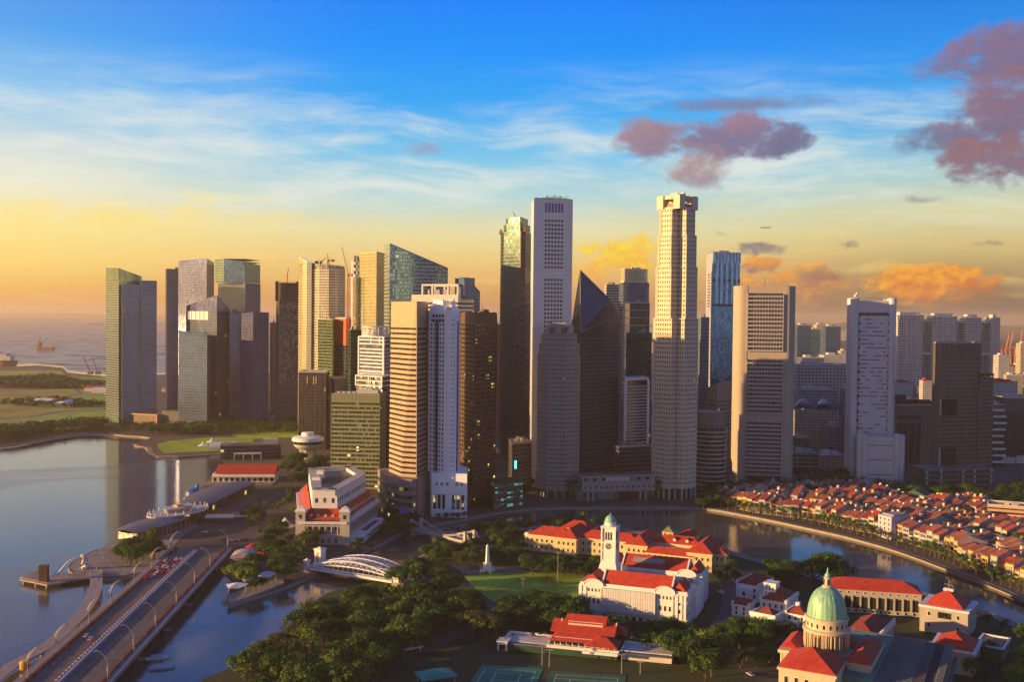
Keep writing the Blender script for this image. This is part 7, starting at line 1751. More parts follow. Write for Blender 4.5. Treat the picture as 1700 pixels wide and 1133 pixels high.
# fountain statue: generic white upright beast
def fountain():
    P = gz(142, 944, 2.6); T = thing('fountain_statue', 'white upright fish-tailed statue spouting a long arc of water into the bay', 'statue', (P.x, P.y, 2.4), PI)
    wm = mat('statue_white', (.70, .64, .56), .6, .06); m = MB()
    prof = [(0, 0, 0, 1.9), (.3, 0, 1.2, 2.1), (.5, 0, 2.6, 1.9), (.2, 0, 4.0, 1.6), (-.1, 0, 5.2, 1.5), (0, 0, 6.2, 1.75), (.3, 0, 7.1, 1.8), (.4, 0, 8.0, 1.3), (.3, 0, 8.5, .5)]
    m.tube([p[:3] for p in prof], [p[3] for p in prof], 14); m.build('body', wm, T, smooth=True)
    h = MB(); h.tube([(.8, 0, 7.4), (1.9, 0, 7.1), (2.5, 0, 6.8)], [1.1, .8, .5], 10); h.build('muzzle', wm, T, smooth=True)
    t = MB(); t.tube([(-1.2, 0, .5), (-2.2, 0, 1.0), (-2.6, 0, 2.2), (-2.2, 0, 3.4)], [1.2, .9, .7, .2], 8); t.build('tail', wm, T, smooth=True)
    b = MB(); b.lathe([(4.5, -3), (4.2, -.2), (3.6, 0)], (0, 0), 20); b.build('pedestal', quay_stone, T); 
    w = MB(); n = 14
    w.tube([(2.5+11.5*i/n, 0, 6.8+1.2*(i/n)-9.8*(i/n)**2) for i in range(n+1)], [.14+.4*i/n for i in range(n+1)], 6); w.lathe([(2.2, -2.35), (.8, -2.1), (.2, -1.4)], (14, 0), 10)
    w.build('water_jet', mat('water_spray', (.72, .66, .58), .5, .08), T, smooth=True)
    T.rotation_euler = (0, 0, math.radians(205)); T.scale = (1.15, 1.15, 1.15)
fountain()
def jetty():
    z = 2.6; pts = [(32, 962), (64, 946), (85, 957), (120, 953), (152, 949), (172, 951), (165, 960), (126, 963), (78, 972)]
    P = [xy(gz(px, py, z)) for px, py in pts]; c = P[0]; T = thing('jetty', 'timber viewing jetty on piles reaching left into the bay from the statue plaza', 'jetty', (*c, 0)); q = local(T, P)
    MB().prism(q, z-.9, z).build('deck', mat('jetty_deck', (.30, .22, .17), .8, .2), T)
    r = MB()
    for a, b in edges(q):
        d = (b-a).normalized(); L = (b-a).length; n_ = Vector((-d.y, d.x))*.3; r.obox((a+b)/2+n_, d, L/2-.3, .05, z+1.0, z+1.1)
        for k in range(int(L/2)): r.obox(a+d*(k*2+.5)+n_, d, .06, .06, z, z+1.05)
    r.build('railing', lampm, T)
    p = MB()
    for px, py in ((40, 964), (60, 968), (78, 970), (98, 966), (122, 961), (148, 958)): v = local(T, [xy(gz(px, py, z))])[0]; MB().lathe([(.8, -3), (.8, z-.9)], v, 10).build('pile', conc_grey, T)
    v = gz(73, 966, z); K = thing('kiosk', 'tall dark timber kiosk with an amber lit opening on the jetty', 'kiosk', (v.x, v.y, z), .1)
    MB().box(-2.4, 2.4, -2.2, 2.2, 0, 9.2).build('wall', mat('kiosk_brown', (.12, .06, .035), .8, .2), K); MB().box(-2.6, 2.6, -2.4, 2.4, 9.2, 9.7).build('roof', mat('kiosk_brown', (0, 0, 0)), K); MB().box(-2.46, -2.38, -1.2, .8, 5.2, 7.6).build('lit_opening', mat('amber_glow', (.6, .35, .1), .6, emit=(1, .5, .12, .8)), K)
jetty()
def pavilions():
    # long curved dark roofed waterfront pavilion
    dk = mat('zinc_roof', (.14, .125, .13), .5, .12, scale=.1, metal=.2)
    def shell(name, label, pts, zs, w, wallh, cat='pavilion'):
        L = smooth_line([xy(gz(px, py, 2.5)) for px, py in pts], 5); T = thing(name, label, cat, (*L[0], 2.4)); q = local(T, L); n = len(q); V = []; F = []; k = 7; VW = []
        for i, p in enumerate(q):
            u = i/(n-1); a = Vector(q[max(i-1, 0)]); b = Vector(q[min(i+1, n-1)]); d = (b-a).normalized(); nn = Vector((-d.y, d.x)); p = Vector(p); ww_ = w*(.55+.45*math.sin(PI*min(1, max(0, u)))**.5); h = zs*(.8+.2*math.sin(PI*u))
            for j in range(k):
                s = -1+2*j/(k-1); V.append((*(p+nn*ww_*s), h-s*s*1.6))
            VW.append((p, nn, ww_*.86, h-1.4))
        for i in range(n-1):
            for j in range(k-1): F.append((i*k+j, i*k+j+1, (i+1)*k+j+1, (i+1)*k+j))
        m = MB(); m.add(V, F); m.add([(x, y, z-.35) for x, y, z in V], [f[::-1] for f in F])
        ed = MB(); o = m.build('roof', dk, T, smooth=True); so_ = o.modifiers
        w_ = MB(); VV = []
        for (p, nn, hw, h) in VW: VV += [(*(p+nn*hw), 0), (*(p-nn*hw), 0), (*(p-nn*hw), h-.6), (*(p+nn*hw), h-.6)]
        FF = []
        for i in range(n-1):
            o = i*4
            for a, b in ((0, 3), (2, 1)): FF.append((o+a, o+b, o+4+b, o+4+a))
        FF.append((0, 1, 2, 3)); FF.append(((n-1)*4+3, (n-1)*4+2, (n-1)*4+1, (n-1)*4)); w_.add(VV, FF); w_.build('glazed_wall', glass('glass_pavilion', (.12, .11, .09), .35, .12, 2.5, 3.5, .03, .04, .8, litcol=(1, .6, .2), lits=.8), T)
        f = MB()
        for i, (p, nn, hw, h) in enumerate(VW):
            for s in (-1, 1): f.obox(p+nn*(hw+.1)*s, nn, .12, .12, 0, h-.5)
        f.build('columns', fr_light, T); return T
    shell('waterfront_pavilion', 'dark curved-roof waterfront pavilion behind the statue plaza trees', [(208, 897), (240, 889), (275, 878), (312, 862)], 9, 15, 6)
    shell('waterfront_pavilion', 'long dark grey shell roof running towards the red-roofed pier', [(318, 852), (350, 836), (380, 822), (408, 812)], 9.5, 17, 6)
    def oval():
        c = at(296, 850, 0+ (gz(296, 857, 8)).y); P = gz(296, 855, 9); T = thing('oval_roof_pavilion', 'oval roof terrace pavilion with pale stone parapet beside the curved dark roofs', 'pavilion', (P.x, P.y, 2.4), math.radians(62))
        el = lambda a, b: [(a*math.cos(2*PI*i/36), b*math.sin(2*PI*i/36)) for i in range(36)]
        MB().prism(el(27, 13), 0, 9).build('wall', glass('glass_pavilion', (0, 0, 0)), T); MB().prism(el(29, 15), 8.6, 9.6).build('roof_slab', conc_light, T)
        MB().prism(el(13, 6), 9.6, 12.4).build('roof_pavilion', conc_grey, T); MB().prism(el(14, 7), 12.4, 12.9).build('upper_slab', conc_light, T); MB().box(-3, 3, -2, 2, 12.9, 14.6).build('rooftop_box', mat('ochre_paint', (0, 0, 0)), T)
        cl = MB()
        for i in range(24): a = 2*PI*i/24; cl.box(27.8*math.cos(a)-.3, 27.8*math.cos(a)+.3, 13.8*math.sin(a)-.3, 13.8*math.sin(a)+.3, 9.6, 12)
        cl.build('terrace_posts', conc_light, T)
    oval()
    # floating round glass pavilion
    P = gz(322, 828, 1); T = thing('round_glass_pavilion', 'small round glass dome pavilion on the water with a blue ball on top', 'pavilion', (P.x, P.y, .3)); MB().lathe([(9, -2), (9, 1.2), (8, 1.3)], (0, 0), 24).build('base', conc_light, T)
    MB().lathe([(7.6, 1.2), (8.2, 4), (7.2, 7.5), (4.5, 9.5), (.1, 10.2)], (0, 0), 20).build('dome', g_slate, T); q = MB(); q.lathe([(2*math.sin(t), 11.6-2*math.cos(t)) for t in [PI*i/8 for i in range(9)]], (3, 0), 12); q.build('blue_ball', mat('ball_blue', (.02, .22, .7), .4), T, smooth=True)
    # red roofed pier
    A = gz(352, 800, 3); B = gz(456, 800, 3); T, L = frame('pier_building', 'long low pier building with red roof and white arched front', 'pier', xy(A), xy(B), z=2.4)
    h = 9.5; MB().box(0, L, 0, 26, -4, h-1.5).build('wall', hall_white, T); MB().hip(4, L, -.5, 26, h-1, 7, .8, hipx=.01).build('roof', red_tile, T)
    MB().box(3.4, 4.2, -1.4, 27, h-1.4, h+5).build('gable_parapet', trim, T) if False else None
    for i in range(11): x = L*(i+.5)/11; a = MB(); vs = [(x-1.5, -.08, .2), (x+1.5, -.08, .2)]+[(x+1.5*math.cos(t), -.08, 3.4+1.5*math.sin(t)) for t in [PI*k/8 for k in range(9)]]; a.add(vs, [tuple(range(len(vs)))]); a.build('arch', mat('recess_dark', (0, 0, 0)), T)
    MB().box(-1, L+1, -5, -.1, 4.9, 5.3).build('canopy', conc_grey, T); MB().box(-8, L, -14, -.2, -.4, 0.05).build('boardwalk', mat('jetty_deck', (0, 0, 0)), T)
    w = MB()
    for i in range(16): w.box(L*i/16, L*i/16+.3, -13.8, -13.5, 0, 2.6)
    w.box(0, L, -13.9, -13.4, 2.6, 3.0); w.build('colonnade', conc_light, T)
    # low glass hotel on the bay
    A = gz(366, 764, 2.5); B = gz(466, 762, 2.5); T, L = frame('glass_hotel', 'low brown glass hotel with a white entrance frame and rooftop garden by the bay', 'hotel', xy(A), xy(B)); h = zt(420, 742, A.y)-2.5
    bands(T, rectp(0, L, 0, 24), 0, h, 4.2, glass('glass_hotel', (.12, .12, .13), .5, .1, 2.2, 4, .04, .02, .7, lits=.5), conc_dark, .8, .2, mull=3, mw=.15)
    f = MB(); f.box(L*.22, L*.68, -6, .5, h*.42, h*.42+1.2)
    for x in (.23, .38, .53, .67): f.box(L*x-.5, L*x+.5, -5.9, -4.9, 0, h*.42)
    f.build('entrance_frame', trim, T); MB().box(L*.7, L*.95, 6, 18, h, h+6).build('roof_house', conc_light, T); MB().box(L*.05, L*.15, 6, 12, h, h+4).build('roof_house', conc_light, T)
    # round restaurant tower
    P = gz(511, 762, 2.5); Yp = P.y; T = thing('round_restaurant', 'white round flying-saucer restaurant on a thick stem beside the dark slab', 'building', (P.x, P.y, 2.5)); k = Yp/1700; Z = lambda py: zt(511, py, Yp)-2.5; R = 26*k
    MB().lathe([(R*.42, 0), (R*.42, Z(742))], (0, 0), 16).build('stem', conc_light, T)
    for i in range(8): a = i*PI/4; MB().lathe([(.7, 0), (.7, Z(744))], (R*.5*math.cos(a), R*.5*math.sin(a)), 8).build('column', conc_light, T)
    MB().lathe([(R*.55, Z(747)), (R*.85, Z(741)), (R*.92, Z(737))], (0, 0), 32).build('underside', conc_light, T); MB().lathe([(R*.9, Z(737)), (R*.95, Z(732))], (0, 0), 32).build('glazing', win_dark, T); MB().lathe([(R*1.0, Z(732)), (R*1.0, Z(727)), (R*.8, Z(725)), (R*.42, Z(724))], (0, 0), 32).build('roof_rim', white_paint, T); MB().lathe([(R*.40, Z(725)), (R*.40, Z(719)), (R*.36, Z(718))], (0, 0), 24).build('roof_drum', white_paint, T)
    # tents on the lawn
    tm = mat('tent_white', (.66, .64, .62), .7, .04)
    for i, (px, py, r, lab) in enumerate(((337, 744, 5, 'small white peaked tent, left one on the event lawn'), (352, 738, 6, 'small white peaked tent just left of the big arched marquee'))):
        P = gz(px, py, 2.5); T = thing('tent', lab, 'tent', (P.x, P.y, 2.1)); MB().lathe([(r*1.3, 3), (r*.4, 5), (.1, 8.5)], (0, 0), 8).build('canopy', tm, T)
        for s in range(4): a = s*PI/2+.4; MB().tube([(r*1.1*math.cos(a), r*1.1*math.sin(a), 0), (r*1.1*math.cos(a), r*1.1*math.sin(a), 3.3)], .12, 4).build('pole', trim, T)
    P = gz(370, 744, 2.5); T = thing('marquee', 'big arched white marquee beside the glass hotel', 'tent', (P.x, P.y, 2.1), .25); V = []; n = 10
    for x in (-16, 16): V += [(x, -9*math.cos(PI*i/n), 7*math.sin(PI*i/n)+.5) for i in range(n+1)]
    MB().add(V, [(i, i+1, i+n+2, i+n+1) for i in range(n)]+[tuple(range(n, -1, -1)), tuple(range(n+1, 2*n+2))]).build('canopy', tm, T)
    # small round kiosk with arched roof near the truss bridge
    P = gz(405, 934, 3); T = thing('round_roof_pavilion', 'small pavilion with pale barrel roof left of the white truss bridge', 'pavilion', (P.x, P.y, 2), .1); V = []
    for y in (-7, 7): V += [(-8*math.cos(PI*i/n), y, 5+3.4*math.sin(PI*i/n)) for i in range(n+1)]
    MB().add(V, [(i+1, i, i+n+1, i+n+2) for i in range(n)]+[tuple(range(n+1)), tuple(range(2*n+1, n, -1))]).build('barrel_roof', mat('roof_pink', (.46, .36, .36), .7), T); MB().lathe([(8, 0), (8, 4.6)], (0, 0), 20).build('wall', conc_dark, T); MB().lathe([(10, 0), (10, 1.2)], (0, 0), 24).build('terrace_wall', mat('peach_stone', (0, 0, 0)), T)
    # red umbrella and small coloured tents
    for i, (px, py, c, lab) in enumerate(((437, 924, 'sign_red', 'bright red round canopy beside the barrel-roofed pavilion'), (419, 915, 'sign_red', 'small red and white canopy near the junction'), (461, 908, 'tent_white', 'white peaked canopy between the trees in front of the grand hotel'), (473, 880, 'tent_white', 'large white peaked tent left of the grand hotel'))):
        P = gz(px, py, 2.5); T = thing('canopy', lab, 'canopy', (P.x, P.y, 2)); s = 1.0 if i != 3 else 1.7; MB().lathe([(5*s, 3.2), (2.5*s, 4.4), (.1, 5.8*s)], (0, 0), 10).build('cover', MATS[c], T); MB().tube([(0, 0, 0), (0, 0, 4)], .15, 5).build('pole', trim, T)
    # white sail shelters on the pier tip
    z = 3.2; P = [xy(gz(px, py, z)) for px, py in ((378, 1003), (430, 985), (472, 968), (468, 960), (420, 972), (380, 988))]; T = thing('stone_pier', 'stone pier with a terrace at the river mouth under white sail shelters', 'pier', (*P[0], 0)); MB().prism(local(T, P), -2, z).build('deck', quay_stone, T)
    for i, (px, py) in enumerate(((394, 985), (420, 975), (444, 966))):
        P = gz(px, py, z); T = thing('sail_shelter', 'white fabric sail shelter on the stone pier, %s from its tip' % nth(i+1), 'shelter', (P.x, P.y, z), .5, 'sail shelters on the stone pier'); m = MB(); m.add([(-6, -3, 4), (0, -4.5, 3.6), (6, -3, 5.2), (6, 3, 4.6), (0, 4.5, 3.4), (-6, 3, 5), (0, 0, 6.2)], [(0, 1, 6), (1, 2, 6), (2, 3, 6), (3, 4, 6), (4, 5, 6), (5, 0, 6)]); m.build('sail', tm, T)
        for x in (-5, 5): MB().tube([(x, 0, 0), (x, 0, 5)], .15, 5).build('pole', trim, T)
    # teal roof bottom centre
    P = gz(724, 1122, 6); T = thing('teal_roof_shelter', 'shelter with a teal green pyramid roof among the park trees', 'shelter', (P.x, P.y, 2), .4); MB().hip(-8, 8, -5.5, 5.5, 4.5, 2.6, .4).build('roof', mat('teal_roof', (.02, .26, .20), .6, .1), T)
    for x in (-7, 7):
        for y in (-5, 5): MB().box(x-.2, x+.2, y-.2, y+.2, 0, 4.5).build('post', conc_grey, T)
    P = gz(684, 1082, 4); T = thing('white_roof_shelter', 'slim shelter with long white roof on the park road', 'shelter', (P.x, P.y, 2), .7); MB().box(-6, 6, -1.3, 1.3, 3.3, 3.6).build('roof', trim, T)
    for x in (-5, 5): MB().box(x-.15, x+.15, -.15, .15, 0, 3.3).build('post', conc_grey, T)
    # low white wall block near the junction
    A = gz(340, 866, 3); B = gz(388, 865, 3); T, L = frame('entrance_canopy', 'low white canopy building beside the road junction', 'building', xy(A), xy(B)); MB().box(0, L, 0, 5, 2.6, 4.4).build('roof', trim, T); MB().box(1, L-1, 1, 4, 0, 2.6).build('wall', conc_dark, T); MB().box(L, L*1.8, 1, 5, 3.0, 3.8).build('trellis_roof', conc_light, T)
pavilions()
def low_bay_podium():
    A = gz(200, 702, 2.5); B = gz(262, 706, 2.5); T, L = frame('podium_building', 'low brown podium with pale frame at the foot of the leftmost glass tower', 'building', xy(A), xy(B)); MB().box(0, L, 0, 30, 0, 15).build('wall', mat('podium_brown', (.22, .16, .12), .8), T)
    f = MB(); f.box(0, L, -2, 0, 13.4, 15); f.box(0, 1.4, -2, 0, 0, 13.4); f.box(L-1.4, L, -2, 0, 0, 13.4); f.build('pale_frame', mat('peach_stone', (0, 0, 0)), T); MB().box(L, L*1.7, 8, 30, 0, 20).build('rear_block', conc_dark, T)
low_bay_podium()
# ------------------------------------------------------------------ projection back to pixels (for choosing what stands in view)
def px_of(x, y, z=2.0):
    v = Vector((x, y, z-CAM_H)); f = v.dot(_F)
    return (850+1700*v.dot(_R)/f, 566.5-1700*v.dot(_U)/f) if f > 1 else (-9999, 9999)
def inpoly(x, y, P):
    c = False; j = len(P)-1
    for i in range(len(P)):
        if (P[i][1] > y) != (P[j][1] > y) and x < (P[j][0]-P[i][0])*(y-P[i][1])/(P[j][1]-P[i][1])+P[i][0]: c = not c
        j = i
    return c
# ------------------------------------------------------------------ shophouses
def shophouse(col, h, w, rnd, label):
    T = thing('shophouse', label, 'shophouse', (0, 0, 0)); D = 21.0
    m = mat('plaster_%s' % col[0], col[1], .8, .12, streak=.4)
    MB().box(.16, w-.16, 0, D, 0, h).build('wall', m, T)
    p = MB()
    for x in (0, w-.3):
        vs = [(x, -.2, h-.6), (x, D*.45, h+3.25), (x, D+.2, h-.9), (x, D+.2, 0), (x, -.2, 0)]; vs += [(a+.3, b, c) for a, b, c in vs]
        p.add(vs, [(0, 1, 2, 3, 4), (9, 8, 7, 6, 5)]+[(i, i+5, (i+1) % 5+5, (i+1) % 5) for i in range(5)])
    p.build('party_wall', mat('party_wall_white', (.36, .31, .27), .85, .2, streak=.5), T)
    r = MB(); r.add([(.3, -.9, h-.4), (w-.3, -.9, h-.4), (w-.3, D*.45, h+3.05), (.3, D*.45, h+3.05), (w-.3, D+.3, h-.4), (.3, D+.3, h-.4)], [(0, 1, 2, 3), (3, 2, 4, 5)]); r.build('roof', rnd.choice([red_tile, red_tile_old, mat('tile_faded', (.36, .075, .04), .85, .35, scale=.5), mat('tile_brown', (.20, .075, .045), .85, .35, scale=.5)]), T)
    if rnd.random() < .6: j = MB(); x = w*rnd.uniform(.3, .6); j.box(x, x+1.8, D*.55, D*.55+2.4, h, h+3.9); j.build('jack_roof', m, T)
    zs = [4.9, 8.1] if h > 9.3 else [4.9]
    windows(T, 'x', 0, [w*.24, w*.5, w*.76], zs, .85, 1.7, frame_m=rnd.choice([trim, mat('shutter_green', (.05, .16, .10), .7), mat('shutter_brown', (.16, .08, .05), .7)]), m=win_dark)
    MB().box(.3, w-.3, -.05, .2, .2, 2.9).build('shopfront', mat('shopfront_dark', (.03, .025, .02), .6), T)
    MB().box(.3, w-.3, -3.0, -.02, 3.1, 3.35).build('awning', rnd.choice([mat('awning_red', (.26, .04, .03), .8), mat('awning_green2', (.03, .13, .09), .8), mat('awning_tan', (.28, .20, .13), .8), mat('awning_blue2', (.05, .12, .22), .8)]), T)
    return T
cols = [('cream', (.62, .50, .30)), ('white', (.66, .63, .58)), ('yellow', (.62, .44, .12)), ('pale blue', (.34, .42, .52)), ('peach', (.60, .36, .22)), ('mint', (.36, .48, .38)), ('grey', (.40, .38, .36)), ('pink', (.55, .34, .32)), ('ochre', (.45, .28, .10)), ('lilac', (.46, .42, .55))]
def shophouses():
    rnd = random.Random(21); base = []
    for i in range(16):
        c = cols[i % 10]; h = [8.2, 10.4, 11.2, 9.6, 10.8, 8.6, 12.4, 9.8][i % 8]; w = rnd.choice([5.2, 5.8, 6.6]); base.append([None, c, h, w])
    line0 = smooth_line([xy(gz(px, py, 2.0)) for px, py in ((1181, 835), (1226, 846), (1260, 853), (1333, 862), (1366, 868), (1418, 881), (1459, 889), (1534, 911), (1574, 923), (1633, 951), (1699, 972), (1770, 1005), (1840, 1040))], 6)
    P0 = [Vector(p) for p in line0]; n = 0; used = {}
    for row in range(6):
        o = [0, 25, 58, 83, 116, 141][row]
        P = []
        for i, p in enumerate(P0):
            d = (P0[min(i+1, len(P0)-1)]-P0[max(i-1, 0)]).normalized(); P.append(p+Vector((-d.y, d.x))*o)
        if row in (1, 3, 5): flip = True
        else: flip = False
        s = 0.0; k = 0
        seg = [(P[i+1]-P[i]).length for i in range(len(P)-1)]; tot = sum(seg)
        def atl(s):
            a = 0
            for i, L in enumerate(seg):
                if a+L >= s: return P[i].lerp(P[i+1], (s-a)/L), (P[i+1]-P[i]).normalized()
                a += L
            return P[-1], (P[-1]-P[-2]).normalized()
        while s < tot-8:
            b = rnd.choice(base); w = b[3]; p, d = atl(s+w/2); q0, _ = atl(s); 
            s += w*1.0
            if rnd.random() < .05: s += rnd.uniform(2, 5)
            cx, cy = p+Vector((-d.y, d.x))*10; px, py = px_of(cx, cy, 2)
            if row > 0 and px < 1196+row*20: continue
            lim = 822 if px < 1440 else (832 if px < 1500 else (846 if px < 1640 else 872))
            if py < lim or px > 1745 or px < 1170: continue
            k += 1; rot = math.atan2(d.y, d.x)
            if flip: pos = q0+d*w+Vector((-d.y, d.x))*21; rot += PI
            else: pos = q0
            rn = ['waterfront row', 'second row from the water', 'third row from the water', 'fourth row from the water', 'fifth row from the water', 'sixth row from the water'][row]
            lab = '%s shophouse, %s from the left in the %s' % (b[1][0], nth(k), rn)
            if b[0] is None:
                b[0] = shophouse(b[1], b[2], b[3], rnd, lab); T = b[0]; T['group'] = 'shophouses along the river'; T.location = (pos.x, pos.y, 2.0); T.rotation_euler = (0, 0, rot)
            else: T = dup(b[0], (pos.x, pos.y, 2.0), rot, lab)
            T.scale = (1, 1, rnd.uniform(.9, 1.18)); n += 1
    print('shophouses', n)
shophouses()
def extra_blocks():
    A = gz(1640, 878, 2); B = gz(1712, 884, 2); T, L = frame('banded_block', 'brown and cream striped low block at the right edge above the shophouses', 'building', xy(A), xy(B)); bands(T, rectp(0, L, 0, 20), 0, 17, 3.4, g_brown, mat('peach_stone', (0, 0, 0)), 1.9, .2); rooftop(T, rectp(0, L, 0, 20), 17.9, conc_light, 3, 4, 2)
    A = gz(1459, 892, 2); B = gz(1481, 898, 2); T, L = frame('tall_white_shophouse', 'taller lilac white flat-topped house standing above the waterfront row', 'shophouse', xy(A), xy(B)); MB().box(0, L, -1, 18, 0, 17).build('wall', mat('plaster_lilac', (.5, .46, .6), .8), T); windows(T, 'x', -1, span(.3, L-.3, 3), [4, 7.5, 11, 14.5], 1.2, 1.8); MB().box(1, L-1, 2, 16, 17, 18.2).build('roof_house', conc_grey, T)
    A = gz(1500, 838, 2); B = gz(1536, 842, 2); T, L = frame('white_gable_house', 'white gabled building with green roof patch behind the shophouse rows', 'house', xy(A), xy(B)); MB().box(0, L, 0, 20, 0, 9).build('wall', hall_white, T); MB().hip(0, L, 0, 20, 9.1, 4, .4, hipx=.01).build('roof', mat('roof_dull_green', (.06, .12, .08), .8), T)
extra_blocks()
# ------------------------------------------------------------------ trees
def leafm(n, c): return mat(n, c, .7, .35, scale=.35, spec=.25)
LM = [('dark green', leafm('leaves_dark', (.024, .058, .010))), ('mid green', leafm('leaves_mid', (.045, .105, .013))), ('yellow green', leafm('leaves_lime', (.13, .19, .015))), ('olive', leafm('leaves_olive', (.075, .095, .014))), ('brownish green', leafm('leaves_brown', (.075, .085, .018)))]
bark = mat('bark', (.10, .07, .05), .9, .3)
def make_tree(kind, lm, seed, label):
    rnd = random.Random(seed); T = thing('tree', label, 'tree', (0, 0, 0)); R, H = {'broad': (8.5, 13), 'round': (6.0, 12.5), 'tall': (4.4, 15.5), 'small': (3.2, 6.5)}[kind]
    t = MB(); zc = H*.38; t.tube([(0, 0, -.3), (rnd.uniform(-.3, .3), rnd.uniform(-.3, .3), zc*.6), (0, 0, zc)], [.55, .4, .34], 7)
    cl = []
    nb = {'broad': 15, 'round': 11, 'tall': 11, 'small': 6}[kind]
    for i in range(nb):
        a = 2*PI*i/nb*2.4+rnd.uniform(-.4, .4); rr = R*math.sqrt(rnd.uniform(.05, .62)); f = rr/R
        if kind == 'tall': z = rnd.uniform(H*.35, H*.9)
        elif kind == 'broad': z = H*(.80-.30*f*f)+rnd.uniform(-.6, .6)
        else: z = H*(.60+.26*(1-f))+rnd.uniform(-1.6, 1.4)
        cr = R*rnd.uniform(.26, .42); cl.append((rr*math.cos(a), rr*math.sin(a), z, cr))
        if i % 2 == 0: t.tube([(0, 0, zc*.8), (rr*.5*math.cos(a), rr*.5*math.sin(a), (zc+z)/2), (rr*math.cos(a), rr*math.sin(a), z)], [.28, .18, .08], 5)
    t.build('trunk', bark, T)
    V = []; F = []
    for (x, y, z, cr) in cl:
        n = int(23*cr*cr/(1.0 if kind != 'small' else .5)); flat = .62 if kind == 'broad' else .8
        for k in range(n):
            u = rnd.uniform(-1, 1); a = rnd.uniform(0, 2*PI); q = math.sqrt(1-u*u); r = cr*(rnd.uniform(.58, 1.08) if k % 5 else rnd.uniform(1.05, 1.32))
            c = Vector((x+r*q*math.cos(a), y+r*q*math.sin(a), z+r*u*flat)); nrm = Vector((q*math.cos(a)+rnd.uniform(-.7, .7), q*math.sin(a)+rnd.uniform(-.7, .7), u+.35+rnd.uniform(-.6, .6))).normalized()
            e = nrm.cross(Vector((rnd.random()-.5, rnd.random()-.5, rnd.random()-.5))).normalized(); g_ = nrm.cross(e); s = rnd.uniform(.26, .52)*(1 if kind != 'small' else .7); o = len(V)
            V += [tuple(c+e*s), tuple(c+g_*s*.8), tuple(c-e*s), tuple(c-g_*s*.8)]; F.append((o, o+1, o+2, o+3))
    c = MB(); c.v = V; c.f = F; c.mi = [0]*len(F); c.build('crown', lm, T); return T
PROTO = {}; QUEUE = []
def tree_at(x, y, kind, li, sc, rot, label, group, z=2.0):
    key = (kind, li, random.randint(0, 1) if kind in ('broad', 'round') else 0)
    q = px_of(x, y, 6); inside = -25 < q[0] < 1725 and q[1] < 1165
    QUEUE.append((({'broad': 8.5, 'round': 6, 'tall': 5, 'small': 3.2}[kind]*sc*1700/math.hypot(x, y))*(1 if inside else .01), key, (x, y, z), rot, label, group, (sc, sc, sc*random.uniform(.88, 1.12))))
def flush_trees(limit=288):
    QUEUE.sort(key=lambda q: -q[0]); rest = {}; 
    for i, (s, key, loc, rot, label, group, scl) in enumerate(QUEUE):
        if key not in PROTO: PROTO[key] = make_tree(key[0], LM[key[1]][1], len(PROTO)*17+5, label); P_ = PROTO[key]; P_.location = loc; P_.rotation_euler = (0, 0, rot); P_['group'] = group; P_.scale = scl; continue
        if i < limit: dup(PROTO[key], loc, rot, label, group, scl)
        elif s > .5: rest.setdefault(key, []).append((loc, rot, scl))
    import numpy as np
    VV = []; FF = []; MI = []; n = 0; slots = [m for _, m in LM]+[bark]
    for key, lst in rest.items():
        for c in PROTO[key].children:
            me = c.data; v = np.empty(len(me.vertices)*3, 'f'); me.vertices.foreach_get('co', v); v = v.reshape(-1, 3); fs = [tuple(p.vertices) for p in me.polygons]; mi = 5 if c.name.startswith('trunk') else key[1]
            for loc, rot, scl in lst:
                w = v*np.array(scl, 'f'); cs, sn = math.cos(rot), math.sin(rot); u = w.copy(); u[:, 0] = w[:, 0]*cs-w[:, 1]*sn+loc[0]; u[:, 1] = w[:, 0]*sn+w[:, 1]*cs+loc[1]; u[:, 2] += loc[2]
                VV += u.tolist(); FF += [tuple(i+n for i in f) for f in fs]; MI += [mi]*len(fs); n += len(v)
    me = bpy.data.meshes.new('trees'); me.from_pydata(VV, [], FF)
    for m in slots: me.materials.append(m)
    me.polygons.foreach_set('material_index', MI); o = bpy.data.objects.new('trees', me); COL.objects.link(o); tag(o, 'remaining distant street, quay and far shore trees of the city', 'trees', None, 'stuff'); print('trees', len(QUEUE))
PLACED = []
def grove(P, n, kinds, lis, sc, sp, phrase, group, avoid=True, tries=60):
    """trees at random spots inside a patch of ground (patch given by its ground outline)"""
    xs = [p[0] for p in P]; ys = [p[1] for p in P]; got = []
    W3 = [xy(gz(px, py, 2)) for px, py in P]; wx = [p[0] for p in W3]; wy = [p[1] for p in W3]
    for _ in range(n*tries):
        if len(got) >= n: break
        x = random.uniform(min(wx), max(wx)); y = random.uniform(min(wy), max(wy))
        if not inpoly(x, y, W3): continue
        if any((x-a)**2+(y-b)**2 < sp*sp for a, b in PLACED): continue
        PLACED.append((x, y)); got.append((x, y))
    got.sort(key=lambda p: p[0]/p[1])
    for i, (x, y) in enumerate(got):
        k = random.choice(kinds); li = random.choice(lis); s = random.uniform(*sc); size = 'small' if s < sc[0]+(sc[1]-sc[0])*.33 else ('large' if s > sc[0]+(sc[1]-sc[0])*.7 else 'medium')
        tree_at(x, y, k, li, s, random.uniform(0, 6.28), '%s %s %s, %s from left %s' % (size, LM[li][0], {'broad': 'spreading tree', 'round': 'round-crowned tree', 'tall': 'upright tree', 'small': 'small tree'}[k], nth(i+1), phrase), group)
random.seed(11); BR = ['broad', 'broad', 'round']; DK = [0, 0, 1, 1, 3]
grove([(400, 1130), (470, 1065), (520, 1025), (575, 1012), (650, 990), (690, 985), (740, 1000), (755, 1040), (690, 1070), (620, 1110), (560, 1150), (420, 1160)], 62, BR+['tall'], [0, 1, 1, 1, 2, 2, 3, 0], (.7, 1.2), 9.5, 'in the waterside park', 'park trees')
